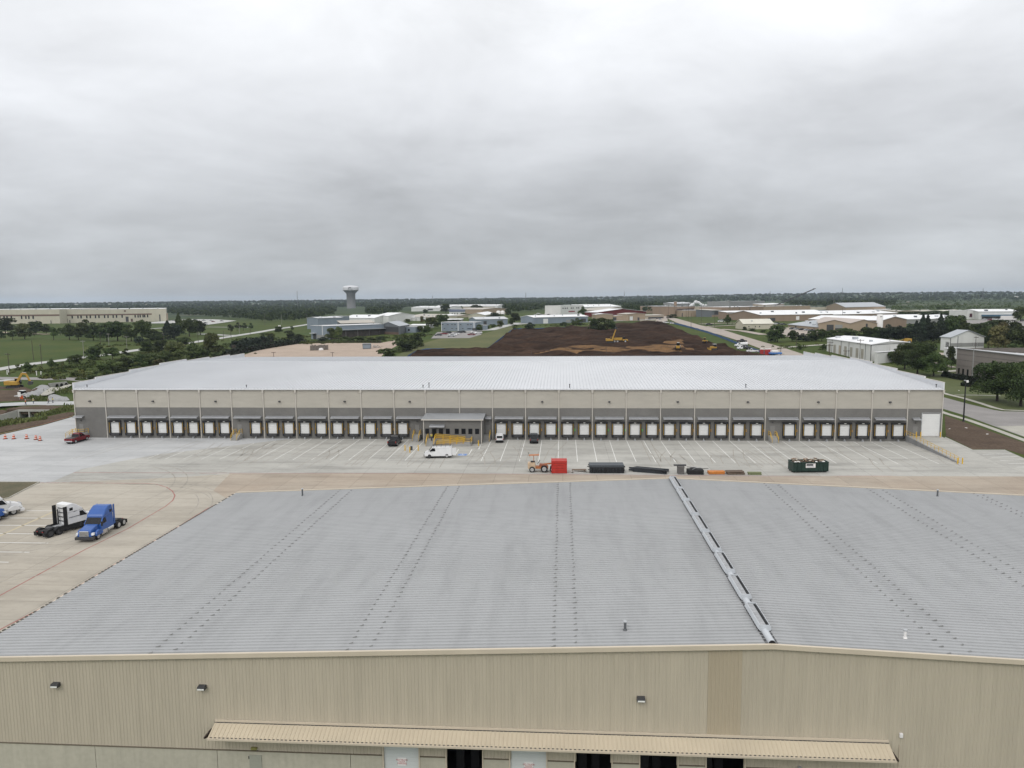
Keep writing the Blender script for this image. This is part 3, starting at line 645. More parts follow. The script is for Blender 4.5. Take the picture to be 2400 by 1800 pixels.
def bollard(x, y, label, z=0.0, h=1.1):
    b = empty('bollard', (x, y, z), 0, label, 'bollard', 'yellow bollards')
    MB().tube((0, 0, 0), (0, 0, h), .11, n=10).build('post', M_yel, b)
    MB().lathe([(.11, h), (.09, h+.06), (.04, h+.1), (.001, h+.11)], 10).build('cap', M_yel, b)
zr = 1.18
for px, lab in ((2158, 'yellow bollard on the left of the white overhead door'), (2147.5, 'yellow bollard by the top of the guard rail, left of the overhead door'), (2204, 'yellow bollard on the right of the white overhead door')): bollard(onY(px, 1020, WY0-1.0)[0], WY0-1.0, lab, zr-.06)
for dx, lab in ((-.12, 'left of two yellow bollards at the foot of the guard rail'), (.75, 'right of two yellow bollards at the foot of the guard rail')): bollard(A1[0]+dx, RYb-.45, lab)
for (px, py), lab in zip(((949.4, 1056.5), (960.7, 1060.7), (980.3, 1056.5), (1121.5, 1045)), ('leftmost yellow bollard on the paving left of the van', 'front yellow bollard of the three left of the van', 'rightmost of the three yellow bollards left of the van', 'yellow bollard at the right end of the access ramp')):
    q = G(px, py); bollard(q.x, q.y, lab, 0, 1.15)
q = G(964.5, 1055); u = empty('utility_box', q, 0, 'small dark utility pedestal among three yellow bollards', 'pedestal'); MB().box(-.2, .2, -.2, .2, 0, .9).build('cabinet', M_dark, u); MB().box(-.24, .24, -.24, .24, .903, 1.0).build('lid', M_galv, u)

# ------------------------------------------------------------------ near building with the grey standing seam roof
YN, YF = 50.0, 97.6
NRX, NRZ, SL = 14.32, 8.23, .042
NX0 = -44.45; NX1 = 2*NRX-NX0
def rz(x): return NRZ-SL*abs(x-NRX)
nb = empty('metal_building', (NRX, YN, -4), 0, 'near tan metal building with a wide low grey seamed roof', 'building')
M_tanw = mat('tan_siding', (.44, .39, .305), .55, .06, .12, fine=.05, stretch=(1, 1, .12), spec=.4)
M_tan2 = mat('tan_trim', (.53, .46, .36), .5, .06, .4, spec=.4)
M_pre = mat('precast_panel', (.415, .39, .315), .9, .08, .2, fine=.07)
def roofmat():
    m = mat('grey_seam_roof', (.312, .316, .318), .42, .035, .08, spec=.5, metal=.0, stretch=(.25, 1, 1))
    nt = m.node_tree; N, L = nt.nodes, nt.links; b = N['Principled BSDF']; src = b.inputs['Base Color'].links[0].from_socket
    tc = N.new('ShaderNodeTexCoord')
    for st, s, lo, hi, amt in (((.55, .08, 1), 1.0, .46, .72, .13), ((.10, 1.6, 1), 1.0, .5, .8, .10), ((2.2, 2.2, 1), .8, .58, .8, .10)):
        mp = N.new('ShaderNodeMapping'); mp.inputs['Scale'].default_value = st; L.new(tc.outputs['Object'], mp.inputs[0])
        t = N.new('ShaderNodeTexNoise'); t.inputs['Scale'].default_value = s; t.inputs['Detail'].default_value = 7; t.inputs['Roughness'].default_value = .7; L.new(mp.outputs[0], t.inputs['Vector'])
        r = N.new('ShaderNodeMapRange'); r.inputs[1].default_value = lo; r.inputs[2].default_value = hi; r.inputs[3].default_value = 1.02; r.inputs[4].default_value = 1-amt; L.new(t.outputs['Fac'], r.inputs[0])
        v = N.new('ShaderNodeVectorMath'); v.operation = 'SCALE'; L.new(src, v.inputs[0]); L.new(r.outputs[0], v.inputs['Scale']); src = v.outputs[0]
    L.new(src, b.inputs['Base Color']); return m
M_nroof = roofmat()
def streaks(m, amt=.10):
    nt = m.node_tree; N, L = nt.nodes, nt.links; b = N['Principled BSDF']; src = b.inputs['Base Color'].links[0].from_socket
    tc = N.new('ShaderNodeTexCoord'); mp = N.new('ShaderNodeMapping'); mp.inputs['Scale'].default_value = (2.4, 2.4, .10); L.new(tc.outputs['Object'], mp.inputs[0])
    t = N.new('ShaderNodeTexNoise'); t.inputs['Scale'].default_value = 1.0; t.inputs['Detail'].default_value = 5; t.inputs['Roughness'].default_value = .7; L.new(mp.outputs[0], t.inputs['Vector'])
    r = N.new('ShaderNodeMapRange'); r.inputs[1].default_value = .42; r.inputs[2].default_value = .75; r.inputs[3].default_value = 1.03; r.inputs[4].default_value = 1-amt; L.new(t.outputs['Fac'], r.inputs[0])
    v = N.new('ShaderNodeVectorMath'); v.operation = 'SCALE'; L.new(src, v.inputs[0]); L.new(r.outputs[0], v.inputs['Scale']); L.new(v.outputs[0], b.inputs['Base Color'])
streaks(M_tanw, .07); streaks(M_pre, .10)
def near_roof():
    rr = random.Random(11); mb = MB()
    n = int((YF-YN)/.5); ys = [YN+.25+k*.5 for k in range(n)]
    for x0, x1 in ((NX0-.3, NRX), (NRX, NX1+.3)):
        z0, z1 = rz(x0), rz(x1)
        # each pan between two seams bows a little by its own amount, as thin sheet does
        for k in range(n+1):
            ya = YN if k == 0 else ys[k-1]; yb = ys[k] if k < n else YF
            dz = rr.uniform(-.006, .006)
            mb.add([(x0, ya, z0), (x1, ya, z1), (x1, (ya+yb)/2, z1+dz), (x0, (ya+yb)/2, z0+dz), (x1, yb, z1), (x0, yb, z0)], [(0, 1, 2, 3), (3, 2, 4, 5)])
        for y in ys:
            mb.hexa([(x0, y-.035, z0-.01), (x1, y-.035, z1-.01), (x1, y+.035, z1-.01), (x0, y+.035, z0-.01)], [(x0, y-.016, z0+.07), (x1, y-.016, z1+.07), (x1, y+.016, z1+.07), (x0, y+.016, z0+.07)])
    wb(mb, 'roof', M_nroof, nb)
    return ys
SEAMS = near_roof()
def roof_hit(px, py):
    z = 7.0
    for _ in range(40): x, y = onZ(px, py, z); z = rz(x)
    return x, y, z
LAPS = [((403, 1489), (767, 1174), 0), ((443, 1494), (796, 1174), 1), ((820, 1512), (1046, 1145), 0), ((872, 1512), (1072, 1147), 1), ((1300, 1507), (1305.8, 1146), 0), ((1352, 1515), (1335.6, 1151), 1),
        ((2216, 1525), (1798, 1141), 0), ((2297, 1547), (1825, 1139), 1), ((2394, 1369), (2051, 1159), 0), ((2390, 1340), (2078, 1156), 1), ((2385, 1206), (2286, 1161), 0), ((2396, 1203), (2306, 1163), 1)]
rl = random.Random(5)
for a, b, par in LAPS:
    x = (roof_hit(*a)[0]+roof_hit(*b)[0])/2; mb = MB(); s = 1 if x < NRX else -1
    for k, y in enumerate(SEAMS):
        if k % 2 != par: continue
        xx = x+rl.uniform(-.05, .05); l = rl.uniform(.16, .34); z = rz(xx)
        mb.hexa([(xx-l/2, y-.10, rz(xx-l/2)+.012), (xx+l/2, y-.05, rz(xx+l/2)+.012), (xx+l/2, y+.05, rz(xx+l/2)+.012), (xx-l/2, y+.06, rz(xx-l/2)+.012)],
                [(xx-l/2, y-.06, rz(xx-l/2)+.05), (xx+l/2, y-.03, rz(xx+l/2)+.10), (xx+l/2, y+.03, rz(xx+l/2)+.10), (xx-l/2, y+.03, rz(xx-l/2)+.05)])
    wb(mb, 'seam_clip', mat('clip_metal', (.19, .19, .185), .6, .3, 3), nb)
def gable_trim(y, z_off=0.0, dy=.16):
    mb = MB()
    for x0, x1 in ((NX0-.35, NRX), (NRX, NX1+.35)):
        mb.hexa([(x0, y-dy, rz(x0)-.24), (x1, y-dy, rz(x1)-.24), (x1, y+.05, rz(x1)-.24), (x0, y+.05, rz(x0)-.24)], [(x0, y-dy, rz(x0)+.09), (x1, y-dy, rz(x1)+.09), (x1, y+.05, rz(x1)+.09), (x0, y+.05, rz(x0)+.09)])
    return wb(mb, 'gable_trim', M_tan2, nb)
gable_trim(YN-.1); gable_trim(YF+.2)
SEAM_Z = (onY(0, 1741, YN)[1]+onY(800, 1764.5, YN)[1])/2
ND = []
for a, b, t, op in ((899.5, 981, 1748.5, 0), (1047, 1130, 1753, 1), (1196, 1280, 1757, 0), (1348, 1433, 1762, 1), (1500.5, 1587.5, 1768, 1), (1656, 1744.5, 1773.5, 1)):
    ND.append((onY(a, t, YN)[0], onY(b, t, YN)[0], onY((a+b)/2, t, YN)[1], op))
def siding(XA, XB, off, m, name):
    mb = MB(); P = .257; x = XA; prof = []
    while x < XB:
        prof += [(x, 0), (x+P*.62, 0), (x+P*.72, -.024), (x+P*.90, -.024)]; x += P
    prof.append((XB, 0)); prof = [(a, b+off) for a, b in prof]
    for (xa, ya), (xb, yb) in zip(prof[:-1], prof[1:]):
        xm = (xa+xb)/2; zl = SEAM_Z
        for d0, d1, dz, _ in ND:
            if d0 < xm < d1: zl = dz
        mb.add([(xa, YN+ya, zl), (xb, YN+yb, zl), (xb, YN+yb, rz(xb)-.02), (xa, YN+ya, rz(xa)-.02)], [(0, 1, 2, 3)])
    return wb(mb, name, m, nb)
siding(NX0, NX1, 0, M_tanw, 'siding')
siding(onY(1659, 1600, YN)[0], onY(1731, 1600, YN)[0], -.027, mat('newer_tan_siding', (.395, .335, .245), .5, .05, .2, stretch=(1, 1, .12)), 'newer_siding')
mb = MB(); edges = [NX0]+[v for d in ND for v in d[:2]]+[NX1]
joints = sorted([onY(225, 1770, YN)[0], onY(510, 1770, YN)[0], onY(822, 1780, YN)[0]]+[NX0+k*9 for k in range(9, 13)])
for a, b in zip(edges[::2], edges[1::2]):
    cuts = [a]+[j for j in joints if a+.5 < j < b-.5]+[b]
    for c, d in zip(cuts[:-1], cuts[1:]): wb(MB().box(c+.02, d-.02, YN-.06, YN+.18, -4.0, SEAM_Z-.02), 'base_panel', M_pre, nb)
wb(MB().box(NX0, NX1, YN+.19, YN+.22, -4, SEAM_Z-.03), 'panel_joint', M_dark, nb) if False else None
mb = MB()
for a, b in zip(edges[::2], edges[1::2]): mb.box(a, b, YN-.10, YN-.04, SEAM_Z-.017, SEAM_Z+.05)
wb(mb, 'base_flashing', mat('brown_trim', (.13, .11, .08), .6, .1, 1), nb)
mb = MB().box(NX0-.02, NX0+.1, YN+.25, YF, -4, rz(NX0)-.1); mb.box(NX1-.1, NX1+.02, YN+.25, YF, -4, rz(NX1)-.1)
n = 24
mb.prism([(NX0, -1), (NX1, -1), (NX1, rz(NX1)-.05), (NRX, NRZ-.05), (NX0, rz(NX0)-.05)], YF-.1, YF+.02)
wb(mb, 'side_wall', M_tanw, nb)
wb(MB().box(NX0+.1, NX1-.1, YN+.25, YN+6, -4.0, -3.9), 'floor', M_black, nb)  # black colour stands in for the unlit interior behind the open doors
wb(MB().box(NX0+.1, NX1-.1, YN+6, YN+6.2, -4.0, 5.7), 'inner_wall', M_black, nb)  # coloured black so the doorways look as dark as deep shade
mb = MB(); x0 = NX0-.42
mb.box(x0-.12, x0+.1, YN, YF, rz(x0)-.26, rz(x0)-.05)
wb(mb, 'eave_gutter', M_tan2, nb)
mb = MB(); rg = random.Random(8)
for k, y in enumerate(SEAMS):
    if rg.random() < .8: mb.box(x0-.10, x0+.16, y-.14+rg.uniform(-.05, .05), y+.10, rz(x0)-.045, rz(x0)+.03)
wb(mb, 'eave_closure', mat('eave_dirt', (.085, .08, .065), .8, .3, 2), nb)
M_sign = mat('sign_white', (.72, .70, .68), .6, .06, 2); M_signred = mat('sign_red', (.40, .05, .06), .6, .1, 2)
def text(body, size, loc, rot, m, name, parent, ext=.004, align='CENTER'):
    c = bpy.data.curves.new(name, 'FONT'); c.body = body; c.size = size; c.align_x = align; c.align_y = 'CENTER'; c.extrude = ext; c.space_line = .82
    o = bpy.data.objects.new(name, c); COL.objects.link(o); bpy.context.view_layer.update()
    dg = bpy.context.evaluated_depsgraph_get(); me = bpy.data.meshes.new_from_object(o.evaluated_get(dg)); bpy.data.objects.remove(o)
    me.materials.clear(); me.materials.append(m)
    q = bpy.data.objects.new(name, me); COL.objects.link(q); q.parent = parent; q.location = Vector(loc)-(acc(parent) if parent else Vector()); q.rotation_euler = rot
    return q
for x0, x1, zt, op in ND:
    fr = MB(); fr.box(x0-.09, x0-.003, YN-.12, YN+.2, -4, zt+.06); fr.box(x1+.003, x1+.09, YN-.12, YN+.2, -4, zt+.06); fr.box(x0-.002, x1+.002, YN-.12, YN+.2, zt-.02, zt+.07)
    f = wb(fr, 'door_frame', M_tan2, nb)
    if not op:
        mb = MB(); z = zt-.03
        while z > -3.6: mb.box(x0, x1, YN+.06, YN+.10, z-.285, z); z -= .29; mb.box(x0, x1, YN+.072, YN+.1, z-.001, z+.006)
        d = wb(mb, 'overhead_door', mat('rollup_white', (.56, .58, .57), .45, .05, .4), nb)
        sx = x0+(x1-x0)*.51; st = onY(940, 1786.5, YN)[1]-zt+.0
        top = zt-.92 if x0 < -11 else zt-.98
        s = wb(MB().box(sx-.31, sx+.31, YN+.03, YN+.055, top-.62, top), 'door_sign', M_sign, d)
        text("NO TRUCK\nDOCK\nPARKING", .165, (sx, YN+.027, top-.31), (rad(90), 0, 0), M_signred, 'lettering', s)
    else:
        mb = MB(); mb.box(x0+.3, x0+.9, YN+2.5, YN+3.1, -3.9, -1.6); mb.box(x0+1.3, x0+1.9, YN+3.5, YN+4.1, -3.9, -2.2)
        wb(mb, 'stored_stack', M_black, nb)  # also black, to sink into the painted darkness of the doorway
# canopy
cx0, cx1 = onY(506, 1686, YN)[0], onY(2081, 1738, YN)[0]
cz = (onY(506, 1687, YN)[1]+onY(2081, 1739, YN)[1])/2
cp = MB(); D = 1.35
e0, e1 = cx0-.02, cx1+.02
cp.hexa([(e0, YN-D, cz-.60), (e1, YN-D, cz-.60), (e1, YN-.035, cz-.10), (e0, YN-.035, cz-.10)], [(e0, YN-D, cz-.54), (e1, YN-D, cz-.54), (e1, YN-.035, cz-.04), (e0, YN-.035, cz-.04)])
x = e0+.1
while x < e1:
    cp.hexa([(x-.05, YN-D, cz-.545), (x+.05, YN-D, cz-.545), (x+.05, YN-.1, cz-.085), (x-.05, YN-.1, cz-.085)], [(x-.025, YN-D, cz-.50), (x+.025, YN-D, cz-.50), (x+.025, YN-.1, cz-.04), (x-.025, YN-.1, cz-.04)])
    x += .305
c = wb(cp, 'canopy', mat('canopy_metal', (.49, .42, .31), .5, .07, .3, spec=.4), nb)
wb(MB().box(e0, e1, YN-D-.12, YN-D-.003, cz-.66, cz-.53), 'canopy_gutter', M_tan2, c)
wb(MB().box(e0, e1, YN-.14, YN-.036, cz-.02, cz+.12), 'canopy_flashing', M_tan2, c)
mb = MB(); x = e0+.1
while x < e1: mb.box(x+.08, x+.22, YN-D-.005, YN-D+.05, cz-.535, cz-.49); x += .305
wb(mb, 'rib_closure', M_dark, c)
wb(MB().box(e0, e1, YN-.16, YN-.145, cz-.09, cz-.03), 'flashing_gap', M_dark, c)
for px in (497, 812, 1135, 1444, 1762, 2090):
    x = onY(px, 1725, YN)[0]; wb(MB().prism([(0, 0), (1.1, 0), (1.1, -.12), (0, -.5)], -.05, .05), 'bracket', mat('bracket_brown', (.05, .035, .03), .7, .2, 2), c)
    o = c.children[-1] if False else bpy.data.objects[[q.name for q in c.children if q.name.startswith('bracket')][-1]]
    o.rotation_euler = (0, 0, rad(-90)); o.location = Vector((x, YN-.04, cz-.62))-acc(c)
for px, py in ((134, 1602), (476, 1608), (1502, 1635)):
    x, z = onY(px, py, YN); l = wb(MB().hexa([(x-.3, YN-.42, z-.12), (x+.3, YN-.42, z-.12), (x+.3, YN-.035, z-.14), (x-.3, YN-.035, z-.14)], [(x-.26, YN-.36, z+.12), (x+.26, YN-.36, z+.12), (x+.26, YN-.035, z+.15), (x-.26, YN-.035, z+.15)]), 'wall_lamp', M_dark, nb)
    wb(MB().hexa([(x-.25, YN-.445, z-.10), (x+.25, YN-.445, z-.10), (x+.25, YN-.424, z-.10), (x-.25, YN-.424, z-.10)], [(x-.25, YN-.42, z-.01), (x+.25, YN-.42, z-.01), (x+.25, YN-.40, z-.01), (x-.25, YN-.40, z-.01)]), 'lens', M_lamp, l)
x, z = onY(2110, 1721, YN); wb(MB().box(x-.11, x+.11, YN-.22, YN-.035, z-.15, z+.15), 'camera_housing', M_sign, nb, bevel=.03)
x, z = onY(597, 1752, YN); wb(MB().box(x-.22, x+.22, YN-.22, YN-.035, z-.09, z+.09), 'door_lamp', mat('olive_lamp', (.22, .21, .07), .5, .1, 1), nb, bevel=.03)
x, z = onY(599.5, 1768, YN); d = wb(MB().box(x-.46, x+.46, YN-.10, YN-.062, -4, z), 'personnel_door', mat('pale_door', (.31, .31, .26), .6, .05, 1), nb)
wb(MB().box(x-.52, x-.47, YN-.12, YN-.062, z-.3, z-.1), 'hinge', M_dark, d)
x, z = onY(1873, 1796, YN); wb(MB().box(x-.11, x+.11, YN-.18, YN-.035, z-.3, z+.05), 'conduit_box', M_galv, nb)
x, z = onY(2108, 1745, YN); wb(MB().box(x-.02, x+.02, YN-.08, YN-.035, -2.2, z), 'conduit', M_tan2, nb)
# ridge: half round cap between eight open topped gravity vents
VENT = [(1120, 1145), (1148, 1172), (1177, 1206), (1211, 1245), (1251, 1290), (1299, 1340), (1353, 1400), (1419, 1473)]
def ridge_y(py):
    lo, hi = YN, YF
    for _ in range(50):
        m_ = (lo+hi)/2; d = np.array([NRX, m_, NRZ+.25])-C0; q = 900-F_PX*float(d@_u)/float(d@_f)
        if q < py: hi = m_
        else: lo = m_
    return (lo+hi)/2
def halfpipe(mb, y0, y1, r=.26, z=NRZ+.02):
    n = 8; vs = [(NRX-r*math.cos(math.pi*k/n), y, z+r*math.sin(math.pi*k/n)) for y in (y0, y1) for k in range(n+1)]
    fs = [(k, k+1, k+n+2, k+n+1) for k in range(n)]+[tuple(range(n, -1, -1)), tuple(range(n+1, 2*n+2))]
    return mb.add(vs, fs)
M_vent = mat('vent_metal', (.48, .50, .52), .4, .08, .8, spec=.5)
wb(halfpipe(MB(), YN+.05, YF), 'ridge_cap', M_vent, nb)
wb(halfpipe(MB(), YN-.01, YN+.045, .24), 'cap_end', M_black, nb)
wb(MB().box(NRX-.42, NRX+.42, YN+.02, YF, NRZ-.03, NRZ+.035), 'ridge_flashing', M_dark, nb)
for b, a in VENT:
    y0, y1 = ridge_y(a), ridge_y(b); r = .62; z = NRZ+.05
    v = MB()
    for s in (-1, 1):
        X = lambda q: NRX+s*q
        for p, q in (((.30, .0), (.46, .18)), ((.46, .18), (.34, .46))):
            xa, za, xb, zb_ = X(p[0]), z+p[1], X(q[0]), z+q[1]
            v.hexa([(xa-.02, y0, za), (xa+.02, y0, za), (xa+.02, y1, za), (xa-.02, y1, za)], [(xb-.02, y0, zb_), (xb+.02, y0, zb_), (xb+.02, y1, zb_), (xb-.02, y1, zb_)])
    for y in (y0, y1): v.prism([(NRX-.30, z), (NRX+.30, z), (NRX+.46, z+.18), (NRX+.34, z+.46), (NRX-.34, z+.46), (NRX-.46, z+.18)], y-.03, y+.03)
    o = wb(v, 'ridge_vent', M_vent, nb)
    wb(MB().box(NRX-.31, NRX+.31, y0+.05, y1-.05, z+.30, z+.34), 'vent_throat', M_black, o)
    mb = MB()
    mb.box(NRX-.30, NRX+.12, y0+.08, y1-.08, z+.35, z+.38)
    wb(mb, 'damper', mat('damper_grey', (.30, .305, .31), .5, .3, 3), o)
M_dpipe = mat('dark_pipe', (.10, .105, .11), .5, .2, 2)
for px, py, top, m in ((1465, 1477, 1457, M_dpipe), (709, 1162, 1147, M_dpipe), (2197, 1164, 1151, M_dpipe), (2121, 1496, 1479, M_sign)):
    x, y, z = roof_hit(px, py); h = (py-top)*math.hypot(x, y)/F_PX*1.05; h = min(h, 1.6)
    p = wb(MB().tube((x, y, z), (x, y, z+h), .10, n=10).lathe([(.17, z+.02), (.14, z+.06), (.1, z+.12)], 12, (x, y)), 'vent_pipe', m, nb)
    wb(MB().lathe([(.10, z+h), (.16, z+h-.01), (.16, z+h+.06), (.05, z+h+.12), (.001, z+h+.13)], 12, (x, y)), 'rain_cap', M_galv, p)
for px, py in ((1965, 1475), (560, 1300), (1050, 1440), (300, 1360)):
    pass

# ------------------------------------------------------------------ vehicles and machines
def paint(name, col, rough=.3): return mat(name, col, rough, .06, 1.2, spec=.5)
P_red, P_blk, P_wht, P_gry, P_blu, P_sil = paint('red_car_paint', (.14, .012, .018)), paint('black_car_paint', (.012, .012, .014)), paint('white_car_paint', (.66, .66, .66)), paint('dark_grey_car_paint', (.055, .06, .065)), paint('blue_truck_paint', (.022, .085, .30)), paint('silver_car_paint', (.36, .37, .38))
M_cat = mat('machine_yellow', (.34, .20, .035), .6, scale=.9, col2=(.45, .265, .04), fine=.15); M_orange = mat('machine_orange', (.38, .14, .05), .5, .15, 1.5); M_chrome = mat('chrome', (.55, .56, .57), .2, .1, 2, metal=.7)
M_rim = mat('steel_rim', (.42, .42, .42), .4, .1, 3, metal=.3); M_tail = mat('tail_lamp', (.30, .015, .015), .3, .1, 3); M_head = mat('head_lamp', (.65, .66, .66), .15, .05, 3)
def wheel(parent, x, y, r, w, rim=True, dark=False):
    o = MB().tube((0, -w/2, 0), (0, w/2, 0), r, n=18).build('wheel', M_black, parent, bevel=.02, loc=(x, y, r))
    if rim:
        s = 1 if y > 0 else -1
        MB().lathe([(r*.62, 0), (r*.58, .012), (r*.25, .004), (r*.2, .03), (.001, .03)], 14).build('rim', M_dark if dark else M_rim, o, loc=(0, s*(w/2), 0)).rotation_euler = (rad(-90*s), 0, 0)
    return o
def quadlamp(parent, name, m, x, ys, z, w, h, d=.03):
    for y in ys: MB().box(x-d, x+d, y-w/2, y+w/2, z-h/2, z+h/2).build(name, m, parent)
def pickup(name, paintm, label, p, rz, group=None, crew=True, cap=False, dark=False):
    t = empty(name, p, rz, label, 'pickup truck', group)
    L = 2.9
    b = MB().prism([(-L, .55), (-L, 1.08), (-.62, 1.10), (-.62, 1.12), (1.15, 1.14), (2.62, 1.02), (2.86, .92), (2.9, .55), (2.35, .42), (-2.5, .42)], -.98, .98, .06, .9)
    body = b.build('body', paintm, t, bevel=.05)
    MB().box(-2.5, 2.5, -.85, .85, .20, .44).build('underbody_shade', M_black, t); MB().box(-2.78, -.72, -.82, .82, 1.02, 1.115).build('cargo_bed', M_black if paintm in (P_blk, P_gry) else M_dark, body)  # black box under the body darkens the gap and deepens the contact shadow
    if cap: MB().prism([(-2.85, 1.12), (-2.8, 1.75), (-.7, 1.8), (-.64, 1.12)], -.93, .93, .12, 1.3).build('cap', paintm, t, bevel=.04); MB().hexa([(-2.9, -.72, 1.2), (-2.9, .72, 1.2), (-2.84, .72, 1.2), (-2.84, -.72, 1.2)], [(-2.86, -.66, 1.68), (-2.86, .66, 1.68), (-2.80, .66, 1.68), (-2.80, -.66, 1.68)]).build('rear_window', M_glass, t)
    x0 = -.62 if crew else .0
    MB().prism([(x0, 1.12), (x0+.18, 1.62), (.62, 1.66), (1.45, 1.14)], -.93, .93, .17, 1.3).build('cab_glass', M_glass, t)
    c = MB().prism([(x0+.12, 1.63), (x0+.2, 1.78), (x0+.4, 1.83), (.45, 1.83), (.70, 1.66), (.6, 1.60)], -.80, .80, .06, 1.7).build('cab_roof', paintm, t, bevel=.03)
    m = MB()
    for s in (-1, 1): m.bar((x0+.08, s*.93, 1.12), (x0+.2, s*.78, 1.66), .11); m.bar((.32, s*.94, 1.12), (.32, s*.79, 1.64), .09); m.bar((1.42, s*.93, 1.13), (.64, s*.79, 1.67), .08)
    m.build('pillar', paintm, t)
    for x in (-1.85, 1.85):
        for s in (-1, 1): wheel(t, x, s*.86, .40, .27)
    for x, s in ((-L-.05, -1), (2.92, 1)): MB().box(x-.09, x+.09, -.95, .95, .45, .68).build('bumper', M_black if dark else M_chrome, t, bevel=.03)
    t.scale = (1.04, 1.02, 1.16)
    quadlamp(t, 'tail_light', M_tail, -L-.02, (-.86, .86), .92, .16, .30); quadlamp(t, 'headlight', M_head, 2.86, (-.72, .72), .86, .36, .18)
    MB().box(2.85, 2.9, -.5, .5, .70, .95).build('grille', M_dark, t)
    return t
def car(paintm, label, p, rz, group, kind='car', scale=1.0):
    t = empty('parked_car', p, rz, label, kind, group)
    MB().prism([(-2.3, .4), (-2.35, .85), (-2.1, .98), (-.9, 1.0), (1.0, 1.0), (2.1, .85), (2.32, .65), (2.3, .38)], -.88, .88, .07, .75).build('body', paintm, t, bevel=.06)
    MB().prism([(-1.8, .98), (-1.25, 1.38), (.25, 1.42), (1.1, .98)], -.82, .82, .16, 1.1).build('glass', M_glass, t)
    MB().prism([(-1.3, 1.36), (-1.15, 1.46), (.1, 1.47), (.35, 1.37)], -.66, .66).build('roof', paintm, t)
    for x in (-1.4, 1.4):
        for s in (-1, 1): wheel(t, x, s*.80, .33, .2, False)
    t.scale = (scale,)*3
    return t
def heading(a, b): return math.atan2(b[1]-a[1], b[0]-a[0])
pa, pb = G(181, 1038.5), G(200.6, 1033); hd = heading(pa, pb); pickup('pickup_truck', P_red, 'dark red pickup truck parked by the left corner of the warehouse', (pa+pb)/2+Vector((-math.sin(hd), math.cos(hd), 0))*.95, hd, 'pickups on the paving')
pa, pb = G(929.5, 1047), G(942, 1036.5); hd = heading(pa, pb); pickup('pickup_truck', P_blk, 'black crew cab pickup parked at the dock doors left of the office', (pa+pb)/2+Vector((-math.sin(hd), math.cos(hd), 0))*.95, hd, 'pickups on the paving', dark=True)
q = G(1168.5, 1039.5); pickup('pickup_truck', P_wht, 'white covered pickup with a black rear bumper parked right of the office', q+Vector((0, 2.7, 0)), rad(95), 'pickups on the paving', cap=True, dark=True).scale = (.82, .9, .98)
q = G(1250.5, 1041); pickup('pickup_truck', P_gry, 'dark grey pickup backed to the dock wall near the orange tractor', q+Vector((0, 2.7, 0)), rad(92), 'pickups on the paving', dark=True).scale = (.92, .96, 1.08)
def van():
    q0, q1 = G(996, 1074.5), G(1056, 1073.5); t = empty('cargo_van', (q0+q1)/2+Vector((0, .9, 0)), heading(q1, q0), 'white cargo van with a roof ladder rack and an open rear door', 'van')
    MB().prism([(-2.75, .5), (-2.78, 1.9), (-2.6, 2.08), (.9, 2.08), (1.25, 1.98), (1.95, 1.28), (2.65, 1.08), (2.78, .9), (2.8, .45), (2.2, .38), (-2.4, .38)], -.99, .99, .11, 1.25).build('body', P_wht, t, bevel=.06)
    MB().hexa([(1.95, -.88, 1.30), (1.98, .88, 1.30), (1.97, .88, 1.29), (1.94, -.88, 1.29)], [(1.34, -.80, 1.95), (1.34, .80, 1.95), (1.32, .80, 1.94), (1.32, -.80, 1.94)]).build('windshield', M_glass, t)
    for s in (-1, 1): MB().hexa([(.55, s*.945, 1.32), (1.68, s*.945, 1.30), (1.68, s*.915, 1.30), (.55, s*.915, 1.32)], [(.65, s*.90, 1.86), (1.22, s*.90, 1.86), (1.22, s*.87, 1.86), (.65, s*.87, 1.86)]).build('side_window', M_glass, t)
    r = MB()
    for x in (-2.4, -1.5, -.6, .3, 1.0): r.bar((x, -.86, 2.28), (x, .86, 2.28), .05); [r.bar((x, s*.84, 2.05), (x, s*.84, 2.3), .05) for s in (-1, 1)]
    for s in (-.84, 0, .84): r.bar((-2.6, s, 2.32), (1.2, s, 2.32), .05)
    r.build('ladder_rack', M_dark, t); MB().box(-2.5, 2.5, -.88, .88, .16, .40).build('underbody_shade', M_black, t)  # black box below the van stands in for the shade underneath
    d = MB().box(-3.62, -2.80, .92, .97, .6, 1.9).build('rear_door', P_wht, t); MB().box(-3.5, -2.95, .89, .918, 1.25, 1.8).build('pane', M_glass, d)
    MB().box(-2.81, -2.785, -.85, .85, .6, 1.85).build('cargo_opening', M_black, t)
    for x in (-1.75, 1.75):
        for s in (-1, 1): wheel(t, x, s*.86, .38, .25, dark=(x > 0))
    MB().box(2.74, 2.92, -.96, .96, .4, .66).build('bumper', M_dark, t, bevel=.03); MB().box(-2.95, -2.78, -.95, .95, .42, .6).build('bumper', M_dark, t, bevel=.03)
    MB().box(2.78, 2.83, -.55, .55, .7, .98).build('grille', M_dark, t); quadlamp(t, 'headlight', M_head, 2.8, (-.75, .75), .86, .28, .2)
    t.scale = (1, 1, 1.1)
    for s in (-1, 1): MB().box(1.5, 1.62, s*1.12-.1, s*1.12+.1, 1.3, 1.6).build('mirror', M_black, t)
van()
